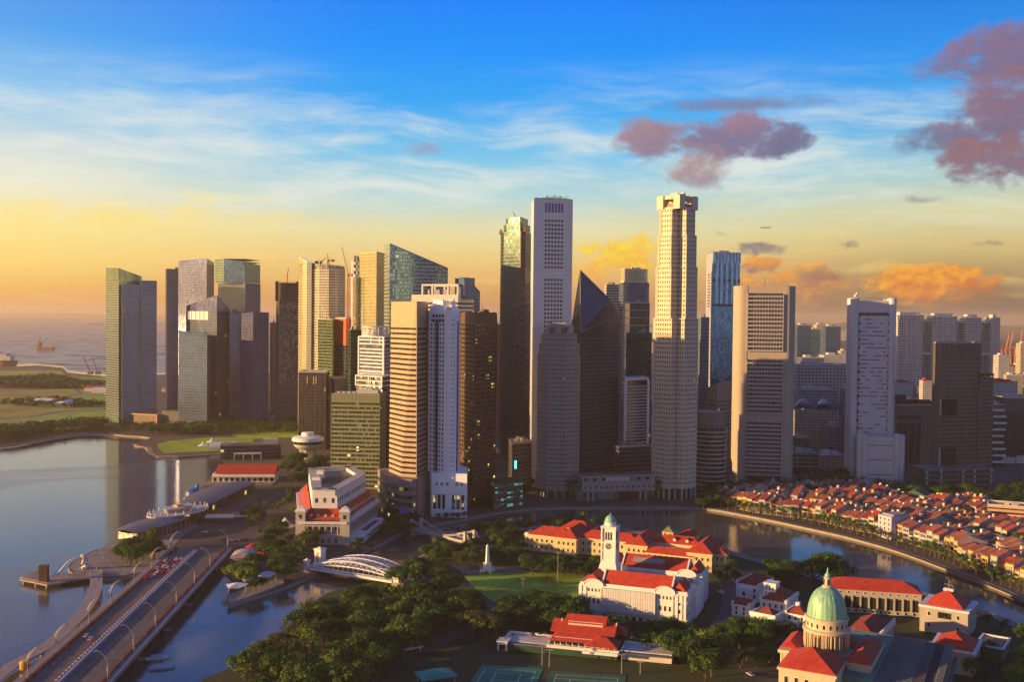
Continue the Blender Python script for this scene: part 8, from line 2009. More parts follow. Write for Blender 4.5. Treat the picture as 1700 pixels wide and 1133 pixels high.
grove([(480, 1112), (590, 1092), (660, 1070), (700, 1080), (640, 1120), (600, 1165), (430, 1170)], 16, BR, [0, 1, 1, 3], (.8, 1.2), 9, 'at the bottom of the park', 'park trees')
grove([(690, 955), (745, 985), (775, 1000), (790, 1030), (750, 1050), (700, 1010), (660, 985)], 16, BR, [0, 1, 1, 2], (.8, 1.2), 10, 'left of the lawn', 'park trees')
grove([(700, 925), (760, 912), (800, 925), (800, 945), (740, 948), (700, 950)], 13, BR, DK, (.7, 1.0), 8, 'near the obelisk', 'trees by the obelisk')
grove([(800, 905), (850, 893), (862, 915), (868, 940), (830, 940), (812, 930)], 10, BR, DK+[4], (.7, 1.0), 8, 'between obelisk and museum', 'trees by the obelisk')
grove([(800, 888), (930, 876), (1000, 880), (990, 886), (900, 885), (860, 892), (810, 902)], 16, ['round', 'tall', 'broad'], DK, (.7, 1.0), 7.5, 'behind the cream museum', 'river bank trees')
grove([(870, 938), (1000, 950), (1000, 962), (960, 968), (870, 955)], 14, BR, [0, 0, 1], (.75, 1.0), 9, 'before the cream museum', 'trees before the museum')
grove([(848, 1022), (880, 1018), (960, 1030), (965, 1055), (900, 1052), (850, 1040)], 14, BR, [0, 0, 1], (.9, 1.25), 9, 'left of the white hall', 'street trees')
grove([(770, 1045), (835, 1040), (840, 1060), (790, 1072)], 6, BR, [0, 4, 1], (.8, 1.1), 9, 'beside the parking area', 'street trees')
grove([(1000, 1052), (1110, 1062), (1165, 1070), (1160, 1085), (1080, 1082), (1000, 1066)], 14, BR, [0, 0, 1], (.75, 1.05), 8.5, 'in front of the white hall', 'street trees')
grove([(1110, 1100), (1190, 1095), (1205, 1133), (1150, 1140)], 6, BR, [1, 2, 0], (1.0, 1.3), 9, 'at the road bend', 'street trees')
grove([(1200, 1062), (1300, 1060), (1310, 1078), (1210, 1085)], 11, BR, [0, 1, 0], (.8, 1.05), 8, 'before the white houses', 'street trees')
grove([(1222, 1100), (1290, 1092), (1300, 1105), (1230, 1115)], 9, ['small', 'round'], [0, 1], (.6, .9), 5, 'inside the driveway loop', 'garden trees')
grove([(1195, 955), (1220, 940), (1222, 985), (1200, 1000)], 5, ['round', 'tall'], [0, 1], (.7, 1.0), 8, 'right of the museum', 'garden trees')
grove([(1262, 950), (1315, 958), (1312, 975), (1275, 970)], 6, BR, [0, 0, 1], (.8, 1.0), 8, 'behind the white houses', 'garden trees')
grove([(1326, 966), (1392, 966), (1390, 985), (1330, 985)], 3, ['broad'], [0, 1], (1.3, 1.6), 13, 'of the big trees by the river', 'large riverside trees')
grove([(1625, 1030), (1700, 1050), (1700, 1075), (1640, 1050)], 6, ['round', 'small'], [0, 1], (.6, .8), 8, 'on the right river walk', 'riverside trees')
grove([(1655, 1100), (1700, 1095), (1720, 1150), (1680, 1160)], 8, ['small', 'round'], [2, 2, 1], (.7, .9), 5, 'at the bottom right corner', 'corner trees')
grove([(1590, 1095), (1650, 1090), (1660, 1150), (1600, 1160)], 6, ['round'], [0, 1], (.7, .9), 7, 'beside the copper roof', 'corner trees')
grove([(195, 928), (240, 905), (268, 900), (262, 930), (215, 948)], 14, ['round', 'broad'], [0, 1, 3], (.75, 1.05), 7, 'on the statue plaza', 'plaza trees')
grove([(385, 965), (420, 945), (460, 940), (490, 950), (490, 966), (440, 982), (395, 990)], 13, BR, [0, 1, 1, 2], (.75, 1.0), 8, 'at the foot of the stone pier', 'river mouth trees')
grove([(425, 905), (470, 890), (490, 915), (510, 935), (470, 938), (430, 935)], 12, BR, [0, 1, 3], (.7, .95), 8, 'right of the road junction', 'hotel trees')
grove([(395, 862), (440, 845), (485, 822), (488, 880), (440, 900), (410, 890)], 20, ['round', 'tall', 'broad'], [0, 1, 2, 3], (.5, .8), 7.5, 'left of the grand hotel', 'hotel trees')
grove([(470, 775), (548, 768), (552, 800), (490, 812), (470, 800)], 13, ['broad'], [0, 0, 1], (1.0, 1.3), 10, 'below the round restaurant', 'waterfront trees')
grove([(498, 925), (530, 925), (535, 905), (500, 900)], 3, ['broad'], [4, 3], (.9, 1.1), 9, 'before the grand hotel', 'hotel trees')
grove([(575, 915), (610, 905), (625, 912), (600, 925)], 4, ['round'], [0, 1], (.5, .7), 6, 'at the hotel terrace', 'hotel trees')
grove([(636, 880), (680, 872), (690, 882), (650, 900)], 7, BR, [0, 0, 1], (.8, 1.0), 8, 'right of the grand hotel', 'quay trees')
grove([(724, 866), (778, 858), (778, 862), (728, 870)], 8, ['round'], [0, 1], (.42, .52), 4.5, 'before the white podium', 'quay trees')
grove([(830, 845), (880, 828), (885, 800), (860, 790), (850, 830)], 9, BR, [0, 0], (.7, 1.0), 8, 'beside the small dark office blocks', 'quay trees')
grove([(1155, 845), (1182, 820), (1215, 822), (1215, 832), (1178, 848)], 11, BR, [0, 0, 1], (.8, 1.1), 8, 'right of the stepped stone tower', 'street trees by the towers')
grove([(1215, 820), (1420, 822), (1420, 838), (1225, 828)], 30, BR, [0, 0, 0, 1], (.85, 1.15), 10, 'in the belt before the concrete tower', 'belt trees')
grove([(1320, 800), (1415, 792), (1420, 818), (1325, 818)], 14, BR, [0, 0], (.9, 1.2), 11, 'right of the concrete panel tower', 'belt trees')
grove([(1505, 825), (1560, 822), (1640, 828), (1640, 842), (1510, 838)], 18, BR, [0, 0, 1], (.8, 1.1), 9, 'below the ribbed grey tower', 'belt trees')
grove([(1645, 830), (1720, 800), (1720, 858), (1650, 862)], 18, BR, [0, 0], (.9, 1.2), 11, 'in the right edge belt', 'belt trees')
grove([(1480, 868), (1620, 878), (1700, 905), (1700, 940), (1600, 915), (1490, 880)], 22, ['round', 'small'], [0, 1], (.8, 1.1), 7, 'among the shophouse rows', 'back lane trees')
# riverside dining trees in front of the shophouses
L_ = smooth_line([xy(gz(px, py, 2.0)) for px, py in ((1190, 843), (1250, 854), (1333, 867), (1400, 882), (1459, 898), (1534, 921), (1574, 934), (1633, 962), (1700, 985))], 5)
for i, p in enumerate(L_):
    tree_at(p[0], p[1], 'small', random.choice([0, 1, 1, 3]), random.uniform(1.1, 1.7), random.random()*6, 'small dark tree, %s from left on the walk before the shophouses' % nth(i+1), 'small trees before the shophouses')
# far shore belt, each tree its own
grove([(-20, 716), (60, 716), (118, 708), (180, 706), (180, 714), (118, 716), (60, 727), (-20, 738)], 34, BR, [1, 3, 0], (.8, 1.2), 14, 'behind the bay promenade', 'far shore trees')
grove([(182, 712), (310, 710), (380, 706), (500, 718), (490, 724), (380, 722), (300, 727), (255, 725), (200, 718)], 40, BR, [0, 1, 3], (.7, 1.0), 12, 'below the bay glass towers', 'far shore trees')
flush_trees()
def mass(name, label, P, n, h, s, seed=1):
    W3 = [xy(gz(px, py, 2)) for px, py in P]; wx = [p[0] for p in W3]; wy = [p[1] for p in W3]; rnd = random.Random(seed); V = []; F = []; k = 0
    while k < n:
        x = rnd.uniform(min(wx), max(wx)); y = rnd.uniform(min(wy), max(wy))
        if not inpoly(x, y, W3): continue
        k += 1; R = rnd.uniform(.7, 1.2)*h*.5; zc = 2+h*rnd.uniform(.5, .75)
        for _ in range(26):
            u = rnd.uniform(-.6, 1); a = rnd.uniform(0, 2*PI); q = math.sqrt(max(0, 1-u*u)); c = Vector((x+R*q*math.cos(a), y+R*q*math.sin(a), zc+R*u*.8)); e = Vector((rnd.uniform(-1, 1), rnd.uniform(-1, 1), rnd.uniform(-.5, .5))).normalized(); g_ = e.cross(Vector((0, 0, 1))+Vector((rnd.uniform(-.4, .4), 0, 0))).normalized(); o = len(V)
            V += [tuple(c+e*s), tuple(c+g_*s), tuple(c-e*s), tuple(c-g_*s)]; F.append((o, o+1, o+2, o+3))
    m = MB(); m.v = V; m.f = F; m.mi = [0]*len(F); o = m.build(name, LM[1][1]); tag(o, label, 'woods', None, 'stuff')
mass('woods', 'far band of woods in the reclaimed land by the sea', [(-30, 634), (90, 628), (140, 640), (178, 640), (150, 648), (100, 647), (-30, 645)], 420, 12, 2.6, 2)
mass('woods', 'dense tree belt behind the bay promenade at far left', [(-60, 722), (60, 716), (118, 707), (180, 706), (180, 714), (118, 716), (60, 727), (-60, 742)], 420, 12, 1.3, 7)
mass('woods', 'dense planting at the foot of the bay glass towers', [(182, 712), (310, 710), (380, 700), (500, 704), (500, 718), (380, 720), (300, 726), (255, 723), (200, 718)], 420, 10, 1.2, 8)
mass('woods', 'dark street greenery along the river behind the shophouses', [(1190, 826), (1420, 830), (1500, 836), (1640, 846), (1720, 862), (1720, 838), (1640, 826), (1420, 806), (1200, 814)], 420, 9, 1.0, 9)
for i, (px, py, w, c) in enumerate(((140, 650, 60, 'orange_red_panel'), (152, 653, 40, 'trim_white'), (165, 650, 50, 'sign_red'), (172, 655, 40, 'trim_white'), (268, 651, 40, 'orange_red_panel'), (55, 672, 30, 'trim_white'), (90, 676, 26, 'trim_white'))):
    q_ = gz(px, py, 2); T = thing('shed', '%s low shed on the reclaimed land, %s from the left' % ('white' if c[0] == 't' else 'red', ['third', 'fourth', 'fifth', 'sixth', 'seventh', 'first', 'second'][i]), 'shed', (q_.x, q_.y, 2)); MB().box(0, w, 0, 30, 0, 7).build('wall', conc_light, T); MB().hip(0, w, 0, 30, 7.1, 3, 1, hipx=.01).build('roof', MATS[c], T)
mass('woods', 'scrub and hedges beside the far highway', [(-20, 670), (100, 664), (178, 672), (178, 676), (90, 680), (-20, 674)], 130, 8, 2.0, 3)
mass('woods', 'distant wooded slope below the linked apartment slabs', [(1485, 612), (1560, 608), (1700, 590), (1720, 612), (1560, 625), (1490, 628)], 500, 14, 3.2, 4)
mass('woods', 'distant street greenery among the low buildings at right', [(1410, 690), (1560, 640), (1700, 640), (1720, 720), (1650, 760), (1480, 720)], 360, 11, 2.2, 5)
# ------------------------------------------------------------------ vehicles
def car(col, label, tail=True, van=False):
    T = thing('van' if van else 'car', label, 'van' if van else 'car', (0, 0, 0)); m = mat('paint_%s' % col[0], col[1], .3, .03, metal=.2); H = 2.1 if van else 1.45; L = 4.8 if van else 4.4
    prof = [(-L/2, .35), (L/2, .35), (L/2, .75), (L/2-.2, .9), (1.1, 1.0), (-1.6, 1.0), (-L/2+.05, .95)] if not van else [(-L/2, .35), (L/2, .35), (L/2, 1.0), (L/2-.8, 1.15), (-L/2, 1.15)]
    b = MB(); k = len(prof); vs = [(.85, y, z) for y, z in prof]+[(-.85, y, z) for y, z in prof]; b.add(vs, [tuple(range(k)), tuple(range(2*k-1, k-1, -1))]+[(i, i+k, (i+1) % k+k, (i+1) % k) for i in range(k)]); b.build('body', m, T)
    c = MB(); y0, y1 = (-L/2+.1, L/2-1.0) if van else (-1.6, 1.1); z0 = 1.1 if van else .98; c.loft(rectp(-.8, .8, y0, y1), z0, rectp(-.66, .66, y0+(.1 if van else .45), y1-(.3 if van else .75)), H-.05); c.build('cabin_glass', win_dark, T)
    c = MB(); c.box(-.68, .68, y0+(.08 if van else .42), y1-(.28 if van else .7), H-.07, H); c.build('car_roof', m, T)
    for x in (-.82, .82):
        for y in (-L/2+.8, L/2-.8): w = MB(); w.tube([(x-.1, y, .33), (x+.1, y, .33)], .33, 10); w.build('wheel', mat('tyre', (.02, .02, .02), .9), T)
    for x in (-.6, .6): MB().box(x-.18, x+.18, -L/2-.03, -L/2+.02, .62, .82).build('tail_light', mat('tail_red', (.5, .02, .01), .4, emit=(1, .05, .02, .7)), T); MB().box(x-.2, x+.2, L/2-.02, L/2+.03, .55, .75).build('headlight', fr_light, T)
    return T
CC = [('white', (.75, .75, .75)), ('red', (.40, .02, .015)), ('silver', (.45, .45, .47)), ('black', (.02, .02, .022)), ('blue', (.03, .09, .30)), ('maroon', (.16, .02, .02))]
CAR = [None]*6
def put_car(i, x, y, rot, lab, grp, z=ZB+.01):
    if CAR[i] is None: CAR[i] = car(CC[i], lab); T = CAR[i]; T['group'] = grp; T.location = (x, y, z); T.rotation_euler = (0, 0, rot)
    else: dup(CAR[i], (x, y, z), rot, lab, grp)
k = 0; rr = random.Random(8)
for lane in range(4):
    w = (BM-1.9-3.4)/4; y = BL-24-rr.uniform(0, 4); n = 0
    while y > BL-78+lane*6:
        ci = rr.choice([0, 0, 0, 1, 2, 2, 3, 3, 4, 5]); p = bpt(3.4+w*(lane+.5), y); n += 1
        put_car(ci, p.x, p.y, BROT, '%s car in the queue, lane %d from the left edge, %s from the junction' % (CC[ci][0], lane+1, nth(n)), 'cars queuing on the bridge'); y -= rr.uniform(5.6, 7.6)
for i, (px, py, lab) in enumerate(((143, 1058, 'left of two silver cars side by side on the near half of the bridge'), (150, 1063, 'right of two silver cars side by side on the near half of the bridge'))): p = gz(px, py, ZB); put_car(2, p.x, p.y, BROT, lab, 'cars driving on the bridge')
for i, (px, py) in enumerate(((372, 897), (382, 899), (392, 898), (408, 897), (340, 885))): p = gz(px, py, 2.2); put_car([3, 0, 2, 1, 0][i], p.x, p.y, BROT+1.3, '%s car at the junction beyond the bridge, %s from the left' % (CC[[3, 0, 2, 1, 0][i]][0], nth(i+1)), 'cars at the junction', 2.12)
for i in range(14):
    t = i/13; px = 822+t*250+rr.uniform(-3, 3); py = 1017+t*50; p = gz(px, py, 2.1); ci = rr.choice([0, 2, 3]); put_car(ci, p.x, p.y, -1.75, '%s car on the civic district road, %s from the left' % (CC[ci][0], nth(i+1)), 'cars on the civic road', 2.11)
for i, (px, py) in enumerate(((1197, 985), (1600, 1075), (1180, 1085), (1245, 1122))): p = gz(px, py, 2.2); put_car([0, 3, 0, 2][i], p.x, p.y, .4, ['white car parked on the paved street beside the hall', 'black car between the pavilions', 'white car on the road below the hall', 'silver car on the driveway at the bottom'][i], 'parked cars', 2.14)
MCY = None
for i, (px, py, c) in enumerate(((111, 1080, 'red'), (101, 1097, 'red'), (90, 1108, 'brown'), (181, 1030, 'grey'))):
    p = gz(px, py, ZB); T = thing('motorcycle', 'motorcycle with %s rider on the bridge, %s nearest the camera' % (c, nth(4-i if i < 3 else 4)), 'motorcycle', p, BROT) if MCY is None else dup(MCY, p, BROT, 'motorcycle with rider on the bridge roadway, %s counting from the top' % nth(i+1))
    if MCY is None:
        MCY = T; T['group'] = 'motorcycles on the bridge'
        for y in (-.65, .65): MB().tube([(-.06, y, .32), (.06, y, .32)], .32, 10).build('wheel', MATS['tyre'], T)
        m = MB(); m.box(-.14, .14, -.6, .5, .45, .85); m.tube([(0, .65, .35), (0, .4, 1.1)], .05, 5); m.tube([(-.3, .38, 1.1), (.3, .38, 1.1)], .03, 4); m.build('frame', steel_dark, T)
        m = MB(); m.tube([(0, -.25, .8), (0, -.1, 1.3), (0, 0, 1.45)], [.2, .24, .1], 8); m.lathe([(.02, 1.45), (.15, 1.55), (.15, 1.7), (.02, 1.82)], (0, .05), 8); m.tube([(.2, -.05, 1.32), (.28, .3, 1.1)], .06, 5); m.tube([(-.2, -.05, 1.32), (-.28, .3, 1.1)], .06, 5); m.tube([(.12, -.2, .85), (.2, .25, .75), (.18, .1, .3)], .09, 5); m.tube([(-.12, -.2, .85), (-.2, .25, .75), (-.18, .1, .3)], .09, 5); m.build('rider', mat('rider_red', (.45, .03, .02), .7), T)
# ------------------------------------------------------------------ people on the plaza and jetty
def person(c, label):
    T = MB(); T.tube([(.1, 0, 0), (.11, 0, .45), (.09, 0, .9)], [.06, .07, .09], 6); T.tube([(-.1, .05, 0), (-.11, 0, .45), (-.09, 0, .9)], [.06, .07, .09], 6)
    T.tube([(0, 0, .82), (0, 0, 1.1), (0, 0, 1.38), (0, 0, 1.5)], [.17, .15, .2, .06], 8); T.tube([(.2, 0, 1.38), (.26, .02, 1.1), (.24, .1, .85)], [.06, .05, .04], 6); T.tube([(-.2, 0, 1.38), (-.26, .02, 1.1), (-.24, .1, .85)], [.06, .05, .04], 6)
    T.lathe([(.03, 1.46), (.1, 1.54), (.115, 1.64), (.09, 1.74), (.02, 1.78)], (0, 0), 8); o = T.build('person', mat('cloth_%s' % c[0], c[1], .8)); tag(o, label, 'person', 'visitors on the waterfront'); return o
PC = [('white', (.6, .58, .55)), ('red', (.4, .05, .04)), ('dark', (.04, .04, .05)), ('blue', (.07, .12, .3))]; PP = {}
spots = [(px, py, 2.7) for px, py in ((58, 950), (66, 951), (80, 955), (92, 955), (102, 956), (118, 957), (140, 955), (50, 954), (110, 959))]+[(px, py, 2.2) for px, py in ((150, 951), (154, 949), (158, 951), (160, 947), (164, 950), (168, 946), (175, 925), (172, 929), (180, 921), (185, 930), (162, 918), (168, 916), (190, 938), (178, 943), (200, 950))]+[(160, 985, 3.6), (158, 975, 3.6), (152, 1000, 3.6), (163, 966, 3.6)]
for i, (px, py, z) in enumerate(spots):
    c = PC[i % 4]; p = gz(px, py, z); where = 'on the jetty' if i < 9 else ('on the statue plaza' if i < 24 else 'on the curved footbridge'); lab = 'person in %s clothes standing %s, %s in that group' % (c[0], where, nth(i+1 if i < 9 else (i-8 if i < 24 else i-23)))
    if c[0] not in PP: o = person(c, lab); PP[c[0]] = o
    else: o = PP[c[0]].copy(); COL.objects.link(o); o['label'] = lab
    o.location = p; o.rotation_euler = (0, 0, i*1.3)
# ------------------------------------------------------------------ boats and ships
def hull(mb, L, w, h, z=0): mb.loft([(-L/2, -w*.35), (L*.3, -w*.4), (L*.47, 0), (L*.3, w*.4), (-L/2, w*.35)], z-.6, [(-L/2, -w/2), (L*.3, -w/2), (L/2, 0), (L*.3, w/2), (-L/2, w/2)], z+h)
def boats():
    for i, (px, py, L, rz, lab) in enumerate(((262, 1095, 11, .3, 'white covered river boat moored beside the wide bridge'), (269, 1112, 12, .3, 'long thin pale blue river boat nearest the camera'))):
        p = gz(px, py, 0); T = thing('river_boat', lab, 'boat', (p.x, p.y, 0), rz); m = MB(); hull(m, L, 2.6, .8); m.build('hull', trim if i == 0 else mat('boat_blue', (.25, .38, .5), .5), T); MB().box(-L*.3, L*.2, -1, 1, .8, 1.9 if i == 0 else 1.1).build('cabin', mat('boat_roof', (.4, .45, .5), .5), T)
    p = gz(14, 607, 0); T = thing('cruise_ship', 'cruise ship with white upper decks, a yellow-lit mast and dark hull, at the left edge', 'ship', (p.x-70, p.y, 0)); m = MB(); hull(m, 200, 30, 15); m.build('hull', mat('ship_hull', (.16, .08, .06), .6), T); w = windowed('ship_decks', (.62, .60, .58), (.08, .09, .12), 4, 3, .6, .4)
    for k, (a, b, z0, z1) in enumerate(((-90, 82, 15, 28), (-85, 70, 28, 35), (-40, 45, 35, 41))): MB().box(a, b, -13+k, 13-k, z0, z1).build('deck', w, T)
    MB().tube([(20, 0, 41), (20, 0, 66)], [4, .6], 6).build('mast', mat('ochre_paint', (0, 0, 0)), T); MB().box(-50, -30, -6, 6, 35, 50).build('funnel', mat('ochre_paint', (0, 0, 0)), T)
    p = gz(76, 582, 0); T = thing('crane_barge', 'brown barge with a lattice crane out on the sea', 'barge', (p.x, p.y, 0)); br = mat('barge_rust', (.22, .10, .06), .8); MB().box(-32, 32, -12, 12, -1, 13).build('hull', br, T); MB().box(-30, -20, -8, 8, 13, 34).build('deckhouse', br, T); MB().tube([(-25, 0, 13), (-24, 0, 58)], 1.4, 5).build('mast', br, T); MB().tube([(-18, 0, 20), (10, 0, 58)], 1.2, 5).build('jib', br, T)
    for px, py, L, lab in ((156, 539, 190, 'long low cargo ship on the horizon left of the first glass tower'), (120, 531, 120, 'faint cargo ship nearest the horizon'), (268, 538, 150, 'cargo ship seen between the two left tower groups')):
        p = gz(px, py, 0); T = thing('cargo_ship', lab, 'ship', (p.x, p.y, 0)); m = MB(); hull(m, L, 26, 12); m.build('hull', br, T); MB().box(-L*.45, -L*.33, -10, 10, 12, 34).build('bridge_house', trim, T)
    for i, (px, py, t) in enumerate(((150, 622, -11), (163, 622, -10))):
        p = gz(px, py, 2); T = thing('crawler_crane', 'lattice crane on the far sea wall, %s of two' % ['left', 'right'][i], 'crane', (p.x, p.y, 2)); MB().box(-6, 6, -4, 4, 0, 8).build('cab', br, T); MB().tube([(0, 0, 5), (t*1.7, 0, 46)], 1.0, 4).build('jib', steel_dark, T)
boats()
# ------------------------------------------------------------------ the city behind, at the right and in the gaps
def far_city():
    L = [(1323, 1346, 540, 2100, 'glass_far_navy', 'dark navy glass tower right behind the concrete panel tower'), (1345, 1362, 547, 2300, 'glass_far_teal', 'teal glass tower, second of the far cluster behind the silver tower'),
         (1355, 1372, 539, 2600, 'facade_cream', 'pale tower peeping above the far cluster left of the silver tower'), (1370, 1395, 542, 2200, 'glass_far_navy', 'blue glass tower, rightmost of the far cluster left of the silver tower')]
    M = {'glass_far_navy': windowed('facade_navy', (.04, .07, .13), (.06, .12, .22), 3, 3.8, .8, .6, metal=.5), 'glass_far_teal': windowed('facade_teal', (.06, .14, .18), (.08, .2, .26), 3, 3.8, .8, .6, metal=.5), 'facade_cream': wc}
    for a in L: far_block('far_tower', a[5], a[0], a[1], a[2], a[3], M[a[4]], 30, 'tower')
    far_block('far_block', 'dark violet block with a flat light roof above the wide pale concrete block', 1331, 1368, 594, 1700, windowed('facade_violet', (.12, .11, .17), (.05, .05, .09), 3, 3.6, .5, .5), 30, 'office block')
    far_block('far_block', 'white banded block with rooftop frames left of the silver tower', 1368, 1411, 590, 1750, ww, 30, 'apartment block')
    far_block('far_block', 'small cream block with a sunlit top left of the silver tower', 1396, 1411, 583, 1950, wc, 20, 'apartment block')
    far_block('green_screened_block', 'dark green screened low block behind the belt of trees', 1322, 1346, 762-35, 1150, mat('green_screen', (.02, .10, .07), .8), 18, 'building')
    far_block('car_park', 'low grey building with long dark openings right of the concrete panel tower', 1320, 1362, 752, 1105, windowed('facade_openings', (.24, .21, .19), (.03, .03, .03), 14, 4.5, .9, .4), 24, 'building')
    far_block('low_block', 'brown low building with white awning roof left of the silver annex', 1362, 1408, 756, 1110, wo, 22, 'building', roofm=conc_white)
    far_block('low_block', 'grey low office block with green glass band left of the silver tower', 1376, 1410, 708, 1200, wg, 24, 'building')
    far_block('sliver_tower', 'thin dark glass tower touching the left side of the silver tower', 1402, 1411, 645, 1180, M['glass_far_teal'], 16, 'tower')
    far_block('far_block', 'white apartment block with red roof line right of the ribbed grey tower', 1651, 1690, 634, 1450, ww, 24, roofm=red_tile)
    far_block('dark_tower', 'black glass block at the right edge', 1668, 1730, 661, 1180, g_dark, 30, 'office block')
    T, Lh, h = far_block('balcony_tower', 'white tower with curved stacked balconies between the ribbed grey tower and the black block', 1650, 1668, 672, 1150, g_dark, 18, 'apartment tower')
    for i, z in enumerate(split_floors(4, h, 7.6)[:-1]): o_ = 1.6*math.sin(i*1.3); MB().loft(rectp(-1+o_, Lh+1+o_, -3, 1), z, rectp(-1+o_, Lh+1+o_, -3.6, 1), z+2.2).build('balcony', white_paint, T)
    far_block('white_apartments', 'small white apartment block with red roof line below the linked slabs', 1533, 1548, 632, 1700, ww, 16, roofm=red_tile)
    far_block('green_glass_block', 'dark green glass block right of the silver tower', 1487, 1506, 655, 1350, g_dgreen, 20, 'office block')
    far_block('yellow_block', 'low yellow building among trees right of the silver tower', 1506, 1530, 664, 1500, mat('yellow_wall', (.6, .4, .06), .8), 16, 'building')
    far_block('far_block', 'pale blue block at the right end of the linked slabs', 1658, 1676, 590, 2100, ww, 24); far_block('far_block', 'sunlit yellow block at the right edge of the skyline', 1694, 1712, 570, 2500, wc, 24)
    rnd = random.Random(31); pal = [ww, wg, wc, wo, ww, M['glass_far_teal']]; pn = ['white', 'grey', 'cream', 'peach', 'pale', 'teal glass']; spots = []
    for i in range(64):
        r = rnd.random()
        if i < 40: Y = rnd.uniform(1500, 4200); x0 = rnd.uniform(1480, 1720) if i % 2 else rnd.uniform(1320, 1480)
        elif i < 52: Y = rnd.uniform(1900, 3800); x0 = rnd.uniform(1100, 1330)
        else: Y = rnd.uniform(1700, 3000); x0 = rnd.uniform(760, 1100)
        hgt = rnd.choice([18, 25, 30, 38, 45, 55]); w = rnd.uniform(18, 60)*1700/Y; p = at(x0, 560, Y)
        top = px_of(p.x, Y, hgt)[1]; k = rnd.randrange(6); spots.append((x0, x0+w, top, Y, k, hgt))
    spots.sort(); n = 0
    for s in spots:
        n += 1; far_block('distant_block', '%s %s block in the distant city, %s from the left' % ('tall' if s[5] > 35 else 'low', pn[s[4]], nth(n)), s[0], s[1], s[2], s[3], pal[s[4]], 22, 'apartment block', roofm=rnd.choice([conc_light, red_tile_old, conc_white]))
        bpy.context.scene.objects[-1]
    # low streets of red roofed terraces in the old quarter
    proto = None; n = 0
    for r, (px0, px1, py) in enumerate(((1322, 1412, 742), (1326, 1412, 722), (1490, 1548, 690), (1494, 1548, 676), (1652, 1720, 770), (1560, 1640, 660))):
        a = gz(px0, py, 2); b = gz(px1, py, 2); d = (b-a).normalized(); L_ = (b-a).length; s = 0
        while s < L_:
            p = a+d*s; n += 1; lab = 'old red-roofed terrace house behind the towers, %s counting by street' % nth(n)
            if proto is None:
                proto = thing('terrace_house', lab, 'house', p, 0, 'terrace houses of the old quarter'); MB().box(0, 11, 0, 14, 0, 8).build('wall', mat('plaster_white', (0, 0, 0)), proto); MB().hip(0, 11, 0, 14, 8.05, 3.6, .3, hipx=.01).build('roof', red_tile_old, proto); windows(proto, 'x', 0, [2, 5.5, 9], [3, 6], 1, 1.6); o = proto
            else: o = dup(proto, p, 0, lab)
            o.scale = (1, 1, rnd.uniform(.8, 1.7)); s += 11*rnd.uniform(1.0, 1.3)
    # harbour cranes
    for i, (px, pt) in enumerate(((1667, 556), (1674, 552), (1690, 548), (1698, 552), (1708, 550))):
        Y = 3400+i*90; p = at(px, 560, Y); h = zt(px, pt, Y)-2; T = thing('harbour_crane', 'orange harbour crane at the right end of the skyline, %s from the left' % nth(i+1), 'crane', (p.x, Y, 2), 0, 'harbour cranes'); m = MB()
        for x in (-12, 12): m.tube([(x, 0, 0), (x*.5, 0, h*.55)], 2.0, 4)
        m.box(-12, 12, -2, 2, h*.3, h*.34); m.build('legs', mat('crane_orange', (.55, .14, .05), .6), T); m = MB(); m.tube([(-30, 0, h*.5), (20, 0, h*.56)], 2, 4); m.tube([(6, 0, h*.55), (16, 0, h)], 1.6, 4); m.tube([(16, 0, h), (-14, 0, h*.52)], .8, 3); m.build('boom', mat('crane_orange', (0, 0, 0)), T)
    # aeroplane far off
    p = at(1270, 378, 6000); T = thing('aeroplane', 'tiny airliner flying right of the stepped stone tower', 'aeroplane', p, 0); MB().tube([(-32, 0, 0), (-26, 0, 0), (26, 0, 0), (34, 0, .8)], [.4, 2.6, 2.6, .5], 8).build('fuselage', conc_grey, T); m = MB(); m.add([(-8, 0, -.5), (4, 0, -.5), (10, 30, .5), (7, 30, .5), (10, -30, .5), (7, -30, .5)], [(0, 1, 2, 3), (1, 0, 5, 4)]); m.add([(26, 0, 1), (33, 0, 1), (35, 0, 9), (32, 0, 9)], [(0, 1, 2, 3)]); m.build('wings', conc_grey, T)
far_city()
# trees on the roof of the white slab tower
T, q, h = WS
rr = random.Random(5); c = MB(); n = 0
for i in range(260):
    x = rr.uniform(-10, 14); y = rr.uniform(-12, -2); z = h+1+abs(rr.gauss(0, 1.6)); e = Vector((rr.uniform(-1, 1), rr.uniform(-1, 1), rr.uniform(-1, 1))).normalized(); g_ = e.cross(Vector((.3, .2, 1))).normalized(); s = .6; v = Vector((x, y, z)); c.add([v+e*s, v+g_*s, v-e*s, v-g_*s], [(0, 1, 2, 3)])
c.build('roof_garden', LM[1][1], T)
# floodlight poles
pr = None
for i, (px, pb, pt) in enumerate(((926, 968, 918), (868, 990, 962), (900, 1105, 1073), (912, 1108, 1080), (1032, 1120, 1088), (769, 955, 942), (1063, 1120, 1100))):
    P = gz(px, pb, 2); hh = zt(px, pt, P.y)-2; T = thing('floodlight_pole', 'tall slim floodlight pole, %s of seven around lawn and courts' % nth(i+1), 'pole', P, 0, 'floodlight poles'); MB().tube([(0, 0, 0), (0, 0, hh)], [.28, .16], 6).build('pole', lampm, T); MB().box(-1.6, 1.6, -.2, .2, hh-.3, hh+.3).build('lamp_bar', lampm, T)
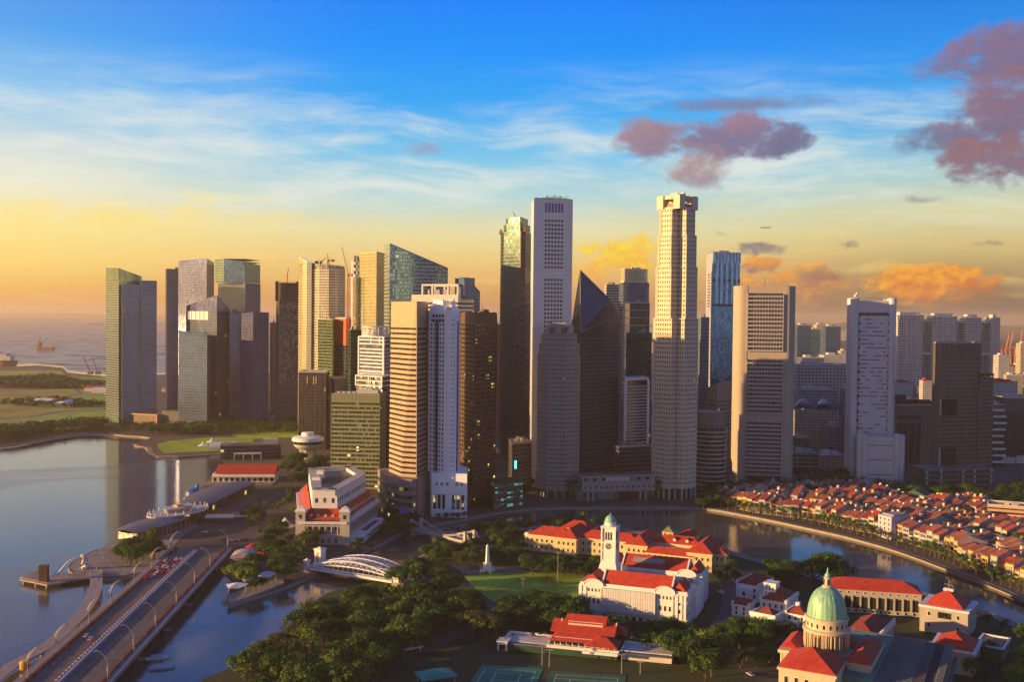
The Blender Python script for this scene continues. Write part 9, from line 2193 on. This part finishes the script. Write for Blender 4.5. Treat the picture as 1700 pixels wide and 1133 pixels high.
# ------------------------------------------------------------------ haze
def haze():
    o = MB().box(-36500, 36500, -6500, 46500, -4.2, 292).build('haze', bpy.data.materials.new('haze')); m = o.data.materials[0]; m.use_nodes = True; nt = m.node_tree; nt.nodes.clear()
    v = nt.nodes.new('ShaderNodeVolumePrincipled'); v.inputs['Color'].default_value = (1.0, .80, .56, 1); v.inputs['Density'].default_value = HAZE; v.inputs['Anisotropy'].default_value = .25
    out = nt.nodes.new('ShaderNodeOutputMaterial'); nt.links.new(v.outputs[0], out.inputs['Volume']); o['kind'] = 'stuff'; o['label'] = 'warm morning haze over the sea and far city'; o['category'] = 'haze'
HAZE = .00006
haze()
